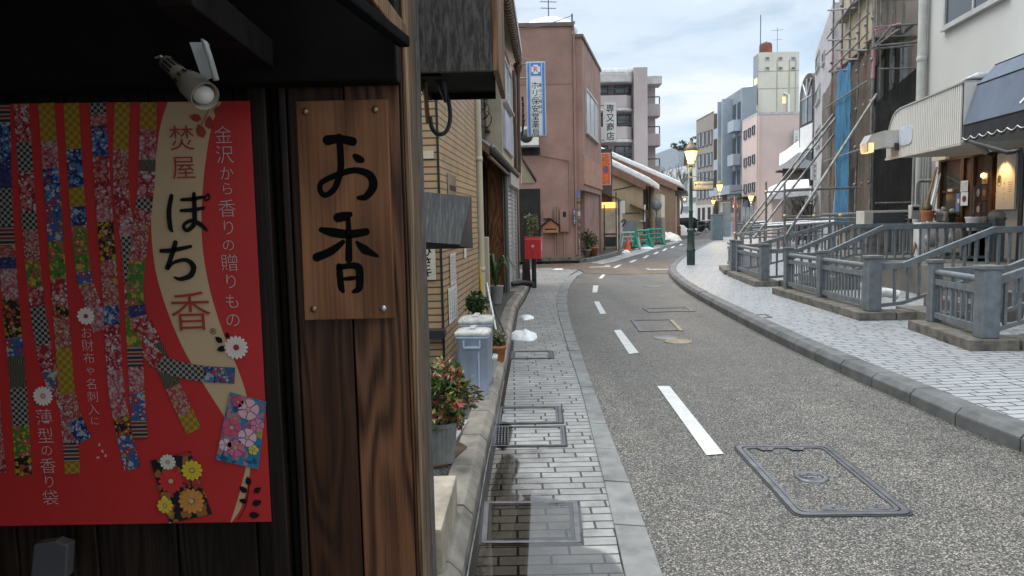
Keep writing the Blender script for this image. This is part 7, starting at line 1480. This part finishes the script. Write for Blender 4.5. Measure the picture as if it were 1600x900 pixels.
mb.build('valance', m_canvd, aw, recalc=True)
mb = MB(); mb.tube([A_.pt(i*sc/10, zv-.20-.05*abs(math.sin(math.pi*i/10)), .012) for i in range(k*10)], .009, 5); mb.build('valance_trim', m_white, aw)
mb = MB(); (d0, za), (d1, zc_) = prof[0], prof[1]; upv = (A_.pt(0, zc_, -d1)-A_.pt(0, za, -d0)).normalized(); uu = A_.px(1601, 150)[0]
mb.text('アンモナイト', A_.pt(uu+.62*2.5, (za+zc_)/2, -(d0+d1)/2+.012), A_.u, upv, .58, step=.62, bold=.0); mb.build('lettering', m_white, aw)
mb = MB(); p0 = D(1516, 221, 12.0); p1 = D(1597, 240, 10.5); mb.tube(smooth_line([p0, p1+V((-.1, .15, .03)), p1+V((0, 0, -.08)), V((p1.x, p1.y, .66))], 3), .035, 10); mb.build('support_frame', m_black, aw)
sp = T('wall_spotlight', 'grey spotlight fixture under the awning frame', 'lamp', D(1537, 232, 12.6)); c = sp.location.copy(); mb = MB(); mb.tube([c+V((-.1, 0, .08)), c+V((.06, 0, -.08))], .05, 12); mb.build('housing', M('grey_lamp_metal', (.3, .3, .3), .4), sp); mb = MB(); mb.tube([c, c+V((0, .1, .3))], .012, 6); mb.build('arm', m_black, sp)
lp = bpy.data.lights.new('sign_light', 'SPOT'); lp.energy = 22; lp.spot_size = R(95); lp.spot_blend = .6; lp.color = (1, .6, .22); lp.shadow_soft_size = .06; lo = bpy.data.objects.new('sign_light', lp); COL.objects.link(lo); q = W.pt((a[0]+a[1])/2-.02, a[3]-.09, .34); lo.location = q
sl_ = T('sign_lamp', 'small lit warm lamp over the white cafe signboard', 'lamp', q); lo.parent = sl_; lo.location = (0, 0, 0); lo.rotation_euler = (W.n*-.55+V((0, 0, -1))).to_track_quat('-Z', 'Y').to_euler(); mb = MB(); mb.lathe([(.05, .03), (.07, .09), (.02, .12)], q, 12); mb.build('shade', m_black, sl_); mb = MB(); mb.tube([q+V((0, 0, .11)), W.pt((a[0]+a[1])/2-.02, a[3]+.03, .01)], .01, 6); mb.build('arm', m_black, sl_)
fl = sheet('strip_light', W, (1474, 243, 1496, 250), m_cream, 'small warm strip light above the cafe side window', 'lamp', .25, .08)

# terrace with steps, things standing on it
m_terr = M('terrace_concrete', (.17, .155, .135), .8, var=.3, vs=1.5, bmp=.3, streak=.35)
te = T('raised_terrace', 'raised concrete terrace with steps in front of the white cafe', 'terrace', (7.2, 12, .12))
mb = MB(); mb.prism([(6.75, 4), (wx(4)-.02, 4), (wx(17.5)-.02, 17.5), (7.6, 17.5)], .1, .66); mb.build('slab', m_terr, te, bevel=.01)
for y0, y1 in ((9.45, 10.4), (13.95, 15.0), (5.2, 7.85)):
    for k in range(3): mb = MB(); e_ = k*.004; mb.prism([(5.55+k*.4, y0+e_), (5.945+k*.4, y0+e_), (5.945+k*.4, y1-e_), (5.55+k*.4, y1-e_)], .1, .25+k*.135); mb.build('step', m_terr, te, bevel=.008)
def thing_box(name, lab, cat, x0, y0, x1, y1, Y, dep, mat, bev=.01): 
    a, b2 = D(x0, y1, Y), D(x1, y0, Y); t = T(name, lab, cat, ((a.x+b2.x)/2, Y, a.z)); F = Face((a.x, Y), (b2.x, Y)); mb = MB(); mb.fbox(F, 0, F.len, a.z, b2.z, -dep, 0); mb.build('case', mat, t, bevel=bev); return t, F, a.z, b2.z
t, F, z0, z1 = thing_box('air_conditioner', 'wide outdoor unit with a dark grey front panel, above the back railing', 'air conditioner', 1350, 328, 1420, 356, 16.6, .4, M('cream_unit_case', (.55, .54, .49), .5))
mb = MB(); mb.fbox(F, F.len*.2, F.len*.92, z0+.03, z1-.05, .002, .02); mb.build('front_panel', M('dark_slate_panel', (.075, .085, .10), .5), t)
mb = MB()
for k in range(4): c = F.pt(F.len*.955, z1-.08-k*.085, .004); mb.box(c, (.05, .008, .05))
mb.build('vent_hole', m_black, t); mb = MB(); mb.fbox(F, .1, F.len-.1, .66, z0-.002, -.35, -.05); mb.build('stand', m_steel, t)
t, F, z0, z1 = thing_box('gas_meter', 'pale gas meter on a pipe beside the thick downpipe', 'meter', 1424, 320, 1440, 342, 16.9, .16, M('pale_meter', (.5, .5, .47), .5), .02)
mb = MB(); mb.fbox(F, .03, F.len-.06, z1-.12, z1-.05, .002, .012); mb.build('dial_window', m_dark, t); mb = MB(); mb.tube([F.pt(F.len*.3, z1, -.08), F.pt(F.len*.3, z1+1.3, -.08)], .035, 8); mb.tube(smooth_line([F.pt(F.len*.8, z1, -.08), F.pt(F.len*.8, z1+.5, -.08), F.pt(F.len+.1, z1+.55, -.08), F.pt(F.len+.25, z1+.55, -.08)]), .04, 8); mb.build('pipe', m_concrete, t)
for x0, y0, x1, y1, lab in ((1438, 347, 1480, 402, 'white outdoor cabinet under the row of pots, left one'), (1483, 348, 1506, 395, 'white outdoor cabinet under the cafe window, right one')):
    t, F, z0, z1 = thing_box('outdoor_cabinet', lab, 'cabinet', x0, y0, x1, y1, 14.6, .3, m_white); zlo = .665
    mb = MB(); mb.fbox(F, .02, F.len-.02, zlo, z0-.002, -.28, -.02); mb.build('base', m_concrete, t); mb = MB(); mb.lathe([(.15, 0), (.15, .012), (.02, .014)], F.pt(F.len*.4, (z0+z1)/2, .002), 20, 0, Matrix.Rotation(R(90), 3, 'X')); mb.build('fan_grille', m_alu_l, t)
zc_ = D(1455, 346, 14.6).z+.002
for i, (x, r, h_, m_, lab) in enumerate(((1449, .13, .22, m_terra, 'red brown planter on the left white cabinet'), (1466, .09, .14, m_concrete, 'small stone figure dish on the left white cabinet'), (1473, .06, .2, m_white, 'small white pot on the left white cabinet'), (1487, .07, .18, m_dark, 'dark figurine pot on the right white cabinet'), (1496, .1, .1, m_w_brown, 'woven basket on the right white cabinet'))):
    c = D(x, 346, 14.75); c.z = zc_ if x < 1482 else D(1490, 347.3, 14.6).z+.002; t = T('pot', lab, 'pot', c); mb = MB(); mb.lathe([(r*.7, 0), (r, h_*.8), (r*1.05, h_), (r*.85, h_), (.01, h_*.9)], c, 14); mb.build('body', m_, t); mb = MB(); mb.ball(c+V((0, 0, h_+.05)), r*.7, 10, 0, (1, 1, .9), .15); mb.build('filling', m_leaf_y if i in (0, 4) else m_white, t)
for i, (x, m_, lab) in enumerate(((1521, m_white, 'small white green-lidded tub by the door'), (1531, m_cr, 'straw coloured pot by the door'), (1548, m_white, 'white planter pot by the door post'))):
    p = D(x, 350, 13.6); c = V((p.x, 13.6, .665)); t = T('door_pot', lab, 'pot', c); mb = MB(); mb.box(c+V((0, 0, .28)), (.3, .25, .56)); mb.build('stand', m_w_dark, t, bevel=.01); mb = MB(); mb.lathe([(.1, .562), (.14, .80), (.15, .82), (.12, .81), (.01, .78)], c, 14); mb.build('body', m_, t)
for i, (a_, b2, r, m_, lab) in enumerate((((1467, 262), (1424, 398), .028, m_w_brown, 'brown pole leaning on the white wall under the canopy'), ((1470, 270), (1436, 400), .022, m_white, 'white pole leaning on the white wall under the canopy'), ((1474, 268), (1441, 404), .02, m_steel, 'steel pole leaning on the white wall under the canopy'))):
    p = W.pt(*W.px(*a_), .05); q = D(*b2, 14.4); q.z = .67; mb = MB(); mb.tube([p, q], r, 8); tag(mb.build('leaning_pole', m_, loc=q), lab, 'pole')
q = D(1386, 398, 11.6); q.z = .25; mb = MB(); mb.tube(smooth_line([q+V((-.25, 0, 0)), q+V((0, .05, .06)), q+V((.2, 0, .02))]), [.075]*12+[.075], 12); tag(mb.build('white_roll', m_snow_dirty, loc=q), 'white plastic roll lying behind the middle railing', 'roll')

# ------------------------------------------------------------------ house under scaffold
m_tanpanel = M('pinkish_cladding', (.36, .30, .26), .75, var=.1, streak=.12); m_yelw = M('pale_yellow_cladding', (.46, .39, .27), .75, var=.08, streak=.1)
SA, SB, SCn = V((9.46, 19.0, 0)), V((10.45, 23.9, 0)), V((10.75, 19.0, 0))
FN = Face(SA, SCn); FT = Face(SB, SA)
ho = T('house_under_repair', 'tan and yellow clad house behind scaffolding and nets', 'house', (10.5, 20, .1))
mb = MB(); mb.prism([(9.95, 20.0), (13, 20.0), (14, 24.5), (10.95, 24.5)], 0, 10); mb.build('wall', m_tanpanel, ho)
FH = Face((9.95, 20), (13, 20)); FHs = Face((10.95, 24.5), (9.95, 20))
mb = MB(); mb.fbox(FHs, 1.2, FHs.len-.25, 4.6, 10, .003, .05); mb.build('yellow_cladding', m_yelw, ho)
u0, u1, z0, z1 = FH.rect(1368, 60, 1424, 128); mb = MB(); c_ = [FH.pt(u0, z0-.6, .003), FH.pt(u1, z0-.6, .003), FH.pt(u1, z1+.35, .003), FH.pt(u1-.18, z1+.3, .003), FH.pt(u0+.45, z1-.1, .003), FH.pt(u0, z1-.75, .003)]; mb.extr(c_, FH.n*.04); mb.build('window_bay', M('grey_bay_panel', (.27, .26, .245), .7, streak=.15), ho, recalc=True)
mb = MB(); mb.tube([c_[2], c_[4], c_[5], c_[0]], .06, 6); mb.build('window_surround', m_dbrown, ho)
mb = MB(); uu_ = FH.px(1400, 100)[0]; mb.fbox(FH, uu_-.06, uu_+.06, z0-.5, z1+.3, .045, .09); mb.fbox(FH, FH.px(1384, 100)[0]-.05, FH.px(1384, 100)[0]+.05, z0-.5, z1-.1, .045, .09); mb.build('window_post', m_dbrown, ho)
mb = MB()
for a_, b2 in ((1388, 1398), (1404, 1416)): v0, v1 = FH.px(a_, 100)[0], FH.px(b2, 100)[0]; mb.fbox(FH, v0, v1, FH.px(1400, 130)[1], FH.px(1400, 70 if a_ > 1400 else 88)[1], .044, .06)
mb.build('window', M('pale_pane', (.42, .46, .48), .2, bmp=0), ho)
for k in range(4): mb = MB(); u = FH.px(1375+k*12, 20)[0]; mb.fbox(FH, u, u+.02, FH.px(1400, 45)[1], 10, .003, .012); mb.build('panel_joint', m_concrete, ho)
def drape(name, lab, F, rect, slant, mat, d=.06, amp=.06, nx=16, nz=26, sd_=0):
    from mathutils import noise as mn
    u0, u1, z0, z1 = F.rect(*rect); vs = []
    for j in range(nz+1):
        for i in range(nx+1):
            f = i/nx; zz = z0+(z1+slant*(f-.5)-z0)*j/nz; u = u0+(u1-u0)*f; o = amp*(mn.noise(V((u*2.2+sd_, zz*.6, sd_)))+.5*mn.noise(V((u*5, zz*2.1, sd_+4))))
            vs.append(F.pt(u+o*.3, zz, d+o))
    mb = MB(); mb.add(vs, [(j*(nx+1)+i, j*(nx+1)+i+1, (j+1)*(nx+1)+i+1, (j+1)*(nx+1)+i) for j in range(nz) for i in range(nx)], 0, True); return tag(mb.build(name, mat, loc=F.pt(u0, z0, d)), lab, 'netting')
m_net = netmat('black_net', (.03, .029, .028), .96, .14); m_netb = netmat('brown_net', (.135, .10, .07), .94, .22); m_netg = netmat('grey_brown_net', (.10, .085, .075), .9, .3); m_tarp = netmat('blue_tarp', (.04, .24, .46), .95, .12)
drape('black_net', 'black construction net hanging on the near end of the scaffold', FN, (1364, 130, 1436, 352), 1.0, m_net, .05, .05, sd_=3)
drape('brown_net', 'brown net at the far street side of the scaffold', FT, (1287, 128, 1309, 338), .6, m_netb, .05, .07, sd_=7)
drape('blue_tarp', 'bright blue tarpaulin strip hanging on the scaffold', FT, (1309.5, 107, 1333, 352), 0, m_tarp, .09, .06, sd_=11)
drape('grey_net', 'grey brown net strip right of the blue tarpaulin', FT, (1334, 96, 1343, 262), .3, m_netg, .05, .05, sd_=15)
drape('brown_net', 'brown net beside the near scaffold corner', FT, (1343.5, 85, 1363, 345), .5, m_netb, .05, .06, sd_=19)
sc_ = T('scaffold', 'steel pipe scaffold with pink painted couplers around the house under repair', 'scaffold', SA); m_pinkp = M('pink_paint_pipe', (.50, .22, .27), .5, var=.2)
def pipe(nm, a_, b2, r=.027, m_=None): mb = MB(); mb.tube([a_, b2], r, 8); mb.build(nm, m_ or m_steel, sc_)
for x, bay in ((1299, 0), (1313, 0), (1325, 0), (1339, 0), (1351, 0), (1363, 1)):
    u = FT.px(x, 200)[0]; o = .0 if x != 1363 else .02; pipe('standard', FT.pt(u, .15, o), FT.pt(u, 8.6, o), .03 if x != 1363 else .042)
    zz = FT.px(x, 90)[1]; mb = MB(); mb.tube([FT.pt(u, zz-.55, o), FT.pt(u, zz+.15, o)], .033 if x != 1363 else .045, 8); mb.build('painted_band', m_pinkp, sc_)
    for k in range(6): mb = MB(); mb.ball(FT.pt(u, 2.2+k*1.05+(x % 3)*.2, o+.03), .055, 8); mb.build('coupler', m_steel, sc_)
u = FN.px(1434, 100)[0]; pipe('standard', FN.pt(u, .7, .02), FN.pt(u, 8.6, .02), .03); mb = MB(); mb.tube([FN.pt(u, FN.px(1434, 75)[1], .02), FN.pt(u, FN.px(1434, 35)[1], .02)], .034, 8); mb.tube([FN.pt(u, FN.px(1434, 125)[1], .02), FN.pt(u, FN.px(1434, 110)[1], .02)], .034, 8); mb.build('painted_band', m_pinkp, sc_)
for a_, b2, m_ in (((1365, 44), (1435, 38), m_steel), ((1365, 48), (1405, 38), m_pinkp), ((1365, 73), (1435, 66), m_steel), ((1365, 77), (1425, 72), m_steel)): pipe('ledger', FN.pt(*FN.px(*a_), .06), FN.pt(*FN.px(*b2), .06), .03, m_)
for a_, b2 in (((1297, 16), (1340, 12)), ((1297, 63), (1340, 60)), ((1310, 78), (1360, 78)), ((1310, 93), (1345, 92)), ((1300, 112), (1330, 108))): pipe('ledger', FT.pt(*FT.px(*a_), .06), FT.pt(*FT.px(*b2), .06), .028)
for a_, b2 in (((1297, 60), (1356, -20)), ((1300, 112), (1363, 50)), ((1370, 75), (1400, 40)), ((1375, 72), (1412, 45))): pipe('brace', FT.pt(*FT.px(*a_), .1), FT.pt(*FT.px(*b2), .1), .025)
for y in (82, -2):
    mb = MB(); z = FT.px(1340, y)[1]
    for k in range(4): mb.fbox(FT, .4, FT.len-.1, z, z+.035, -.85+k*.21, -.66+k*.21)
    mb.build('deck_boards', m_steel, sc_)
mb = MB(); z = FN.px(1400, 56)[1]
for k in range(3): mb.fbox(FN, .02, FN.len-.05, z, z+.035, -.75+k*.24, -.55+k*.24)
mb.build('deck_boards', M('deck_wood', (.3, .24, .17), .8), sc_)
for z in (1.6, 3.3, 5.0, 6.7):
    pipe('ledger', FT.pt(.05, z, .17), FT.pt(FT.len-.05, z, .17), .024); pipe('ledger', FN.pt(.02, z+.25, .14), FN.pt(FN.len-.03, z+.25, .14), .022)
for x in (1380, 1398, 1416): u = FN.px(x, 200)[0]; pipe('standard', FN.pt(u, .7, -.25), FN.pt(u, 8.6, -.25), .026)
# raking braces and rails running out to the pavement
for a_, b2 in ((D(1154, 367, 22), FT.pt(*FT.px(1308, 178), .1)), (D(1160, 370, 22), FT.pt(*FT.px(1312, 184), .12)), (D(1226, 372, 17.6), FN.pt(*FN.px(1367, 148), .1)), (D(1178, 372, 21), FT.pt(*FT.px(1308, 210), .1))): pipe('raking_brace', a_, b2, .034)
pipe('standard', D(1148, 374, 22.5), D(1148, 306, 22.5), .03, m_pinkp); pipe('standard', D(1151, 374, 22.4), D(1151, 308, 22.4), .026); pipe('standard', D(1197, 372, 20.5), D(1197, 284, 20.5), .028); pipe('standard', D(1226, 400, 17.6), D(1226, 284, 17.6), .028)
for a_, b2, Y0, Y1 in (((1198, 300), (1345, 293), 20.5, 20), ((1226, 297), (1340, 293), 17.6, 19.5), ((1225, 339), (1325, 336), 17.6, 19), ((1225, 343), (1350, 341), 17.6, 18), ((1150, 366), (1230, 356), 22, 18)): pipe('ledger', D(*a_, Y0), D(*b2, Y1), .026)
for x, y, Y in ((1226, 338, 17.5), (1272, 338, 18), (1313, 337, 18.5), (1148, 365, 22), (1155, 368, 22), (1197, 300, 20.4)): mb = MB(); mb.ball(D(x, y, Y), .055, 8); mb.build('coupler', M('brass_coupler', (.42, .33, .2), .4, .6), sc_)

# ------------------------------------------------------------------ grey bridge railings
m_cap = M('post_cap_stone', (.15, .15, .15), .7, var=.25, bmp=.2)
def railing(label, posts, runs, plinth, loc):
    t = T('bridge_railing', label, 'railing', loc, 'grey steel railings of the small bridges')
    zg = .245
    for p, ztop, w in posts:
        mb = MB(); mb.box((p.x, p.y, (zg+ztop)/2), (w, w, ztop-zg)); po = mb.build('post', m_rail, t, bevel=.008)
        mb = MB(); mb.box((p.x, p.y, ztop+.022), (w+.03, w+.03, .045)); mb.build('cap', m_cap, po, bevel=.01)
    for kind, p, q, z0, z1, b0, b1 in runs:
        p, q = V((p.x, p.y, 0)), V((q.x, q.y, 0)); d = (q-p); l = d.length; d.normalize(); s = V((-d.y, d.x, 0))
        def bar(nm, za, zb2, w, h_, inset=.0):
            mb = MB(); a_, b2 = p+d*inset, q-d*inset
            mb.hexa([a_-s*w+V((0, 0, za-h_)), b2-s*w+V((0, 0, zb2-h_)), b2+s*w+V((0, 0, zb2-h_)), a_+s*w+V((0, 0, za-h_)), a_-s*w+V((0, 0, za+h_)), b2-s*w+V((0, 0, zb2+h_)), b2+s*w+V((0, 0, zb2+h_)), a_+s*w+V((0, 0, za+h_))]); return mb.build(nm, m_rail, t, bevel=.004)
        if kind == 'front':
            mb = MB(); mb.tube([p+V((0, 0, z0)), q+V((0, 0, z1))], .038, 10); mb.build('top_rail', m_rail, t)
            bar('middle_rail', z0-.12, z1-.12, .03, .035); bar('bottom_rail', b0, b1, .03, .035); n = max(2, int(l/.115)); bw, zt2, zb3 = .021, -.156, .036
        else:
            bar('hand_rail', z0, z1, .034, .045); bar('bottom_rail', b0, b1, .02, .025); n = max(1, int(l/.15)); bw, zt2, zb3 = .016, -.046, .026
        for i in range(n):
            f = (i+.5)/n; c = p.lerp(q, f); za, zb2 = b0+(b1-b0)*f+zb3, z0+(z1-z0)*f+zt2
            if zb2-za < .05: continue
            mb = MB(); mb.box(c+V((0, 0, (za+zb2)/2)), (bw*2, bw*2 if kind != 'front' else .012, zb2-za), math.atan2(d.y, d.x)); mb.build('baluster', m_rail, t)
    for pi_, poly in enumerate(plinth):
        mb = MB(); mb.prism([(q.x, q.y) for q in poly], .11+pi_*.002, zg-.003-pi_*.004); mb.build('plinth', m_plinth, t, bevel=.012)
    return t
def gp(x, y): return G(x, y, .245)
def atx(px, Y): return V((D(px, 350, Y).x, Y, 0))
P1, P2 = gp(1459, 502), gp(1540, 527); RY = .97
def strip(ps, w0=.24, w1=.26):   # plinth under a front line, w0 towards the street
    o = []
    for a_, b2 in zip(ps, ps[1:]):
        d = (b2-a_).normalized(); s = V((d.y, -d.x, 0)); s = s if s.x < 0 else -s; a2, b3 = a_-d*.16, b2+d*.16; o.append([a2+s*w0, b3+s*w0, b3-s*w1, a2-s*w1])
    return o
def slope_run(p, flat_px, top_px, end_px, Y, zl, zh):
    a_, b2, c = atx(flat_px, Y), atx(top_px, Y), atx(end_px, Y); p = V((p.x, Y, 0))
    return [('stair', p, a_, zl, zl, .30, .34), ('stair', a_, b2, zl, zh, .34, .74), ('stair', b2, c, zh, zh, .74, .74)]
Y1 = P1.y; a1 = V((6.12, Y1, 0)); b1 = V((7.3, Y1, 0)); c1 = V((8.6, Y1, 0)); Y2 = P2.y; a2 = V((P2.x+.12, Y2, 0)); b2_ = V((7.0, Y2, 0)); c2_ = V((8.4, Y2, 0))
railing('nearest grey bridge railing with its corner post close to the kerb', [(P1, .97, .13), (P2, .975, .18)],
        [('front', P1, P2, .86, .86, .33, .33), ('stair', V((P1.x, Y1, 0)), a1, .86, .88, .32, .36), ('stair', a1, b1, .88, 1.33, .36, .76), ('stair', b1, c1, 1.33, 1.33, .76, .76), ('stair', a2, b2_, .86, 1.42, .33, .85), ('stair', b2_, c2_, 1.42, 1.42, .85, .85)],
        strip([P1, P2])+[[P2+V((.27, -.20, 0)), P2+V((.27, .18, 0)), P2+V((1.7, .2, 0)), P2+V((1.7, -.18, 0))]], (P1+P2)/2)
B0, B1, B2 = gp(1231, 450), gp(1284, 464), gp(1362, 485)
e_ = atx(1557, B0.y)
railing('middle grey bridge railing with three posts and a long back rail', [(B0, .96, .13), (B1, .965, .14), (B2, .97, .18), (V((e_.x, e_.y, 0)), 1.42, .2)],
        [('front', B0, B1, .86, .86, .33, .33), ('front', B1, B2, .86, .86, .33, .33)]+slope_run(B2, 1412, 1553, 1640, B2.y, .86, 1.33)+slope_run(B0, 1289, 1380, 1549, B0.y, .85, 1.33),
        strip([B0, B1, B2])+[[B2+V((.27, -.18, 0)), B2+V((.27, .18, 0)), B2+V((.9, .25, 0)), B2+V((.9, -.1, 0))]], B1)
mb = MB(); mb.ball((e_.x, e_.y, 1.5), .14, 14, 0, (1, 1, .8)); tag(mb.build('post_ball', M('pale_ball_stone', (.30, .28, .25), .8, var=.3), loc=(e_.x, e_.y, 1.46)), 'rounded stone ball topping the back railing post by the cafe door', 'finial')
C0, C1, C2 = gp(1146, 421), gp(1154, 424), gp(1194, 438); Cx = V((C0.x+.35, C0.y+1.6, 0))
railing('farthest of the three near bridge railings, beside the pink painted pipes', [(C0, .96, .15), (C1, .96, .11), (C2, .965, .17)],
        [('front', C0, Cx, .86, .86, .33, .33), ('front', C1, C2, .86, .86, .33, .33)]+slope_run(C2, 1247, 1333, 1470, C2.y, .85, 1.33)+slope_run(C1, 1180, 1300, 1420, C1.y, .86, 1.36),
        strip([C1, C2])+strip([Cx, C0]), C1)
for i, (x0, x1, Y, lab) in enumerate(((1160, 1330, 26, 'distant grey railing run behind the raking braces, nearest run'), (1158, 1300, 31, 'distant grey railing run in front of the snow roofed shed'), (1150, 1240, 38, 'distant grey railing run in front of the salmon shopfront'), (1090, 1128, 66, 'far railing before the grey brown office at the bend'))):
    p, q = atx(x0, Y), atx(x1, Y+1.5); t = T('far_railing', lab, 'railing', V((p.x, p.y, .12))); mb = MB(); mb.tube([p+V((0, 0, 1.15)), q+V((0, 0, 1.3))], .05, 6); mb.build('top_rail', m_rail, t); mb = MB(); mb.tube([p+V((0, 0, .8)), q+V((0, 0, .85))], .03, 6); mb.build('middle_rail', m_rail, t)
    n = int((q-p).length/.9)
    for k in range(n+1): c = p.lerp(q, k/n); mb = MB(); mb.box(c+V((0, 0, .65)), (.09, .09, 1.1)); mb.build('post', m_rail, t)
    mb = MB(); a_ = p.lerp(q, .2); b2 = p.lerp(q, .85); mb.tube([a_+V((0, 0, 1.2)), b2+V((0, 0, 1.32))], .05, 6); mb.build('rail_snow', m_snow, t)

# ------------------------------------------------------------------ tidy up
bpy.data.objects.remove(_fo, do_unlink=True)
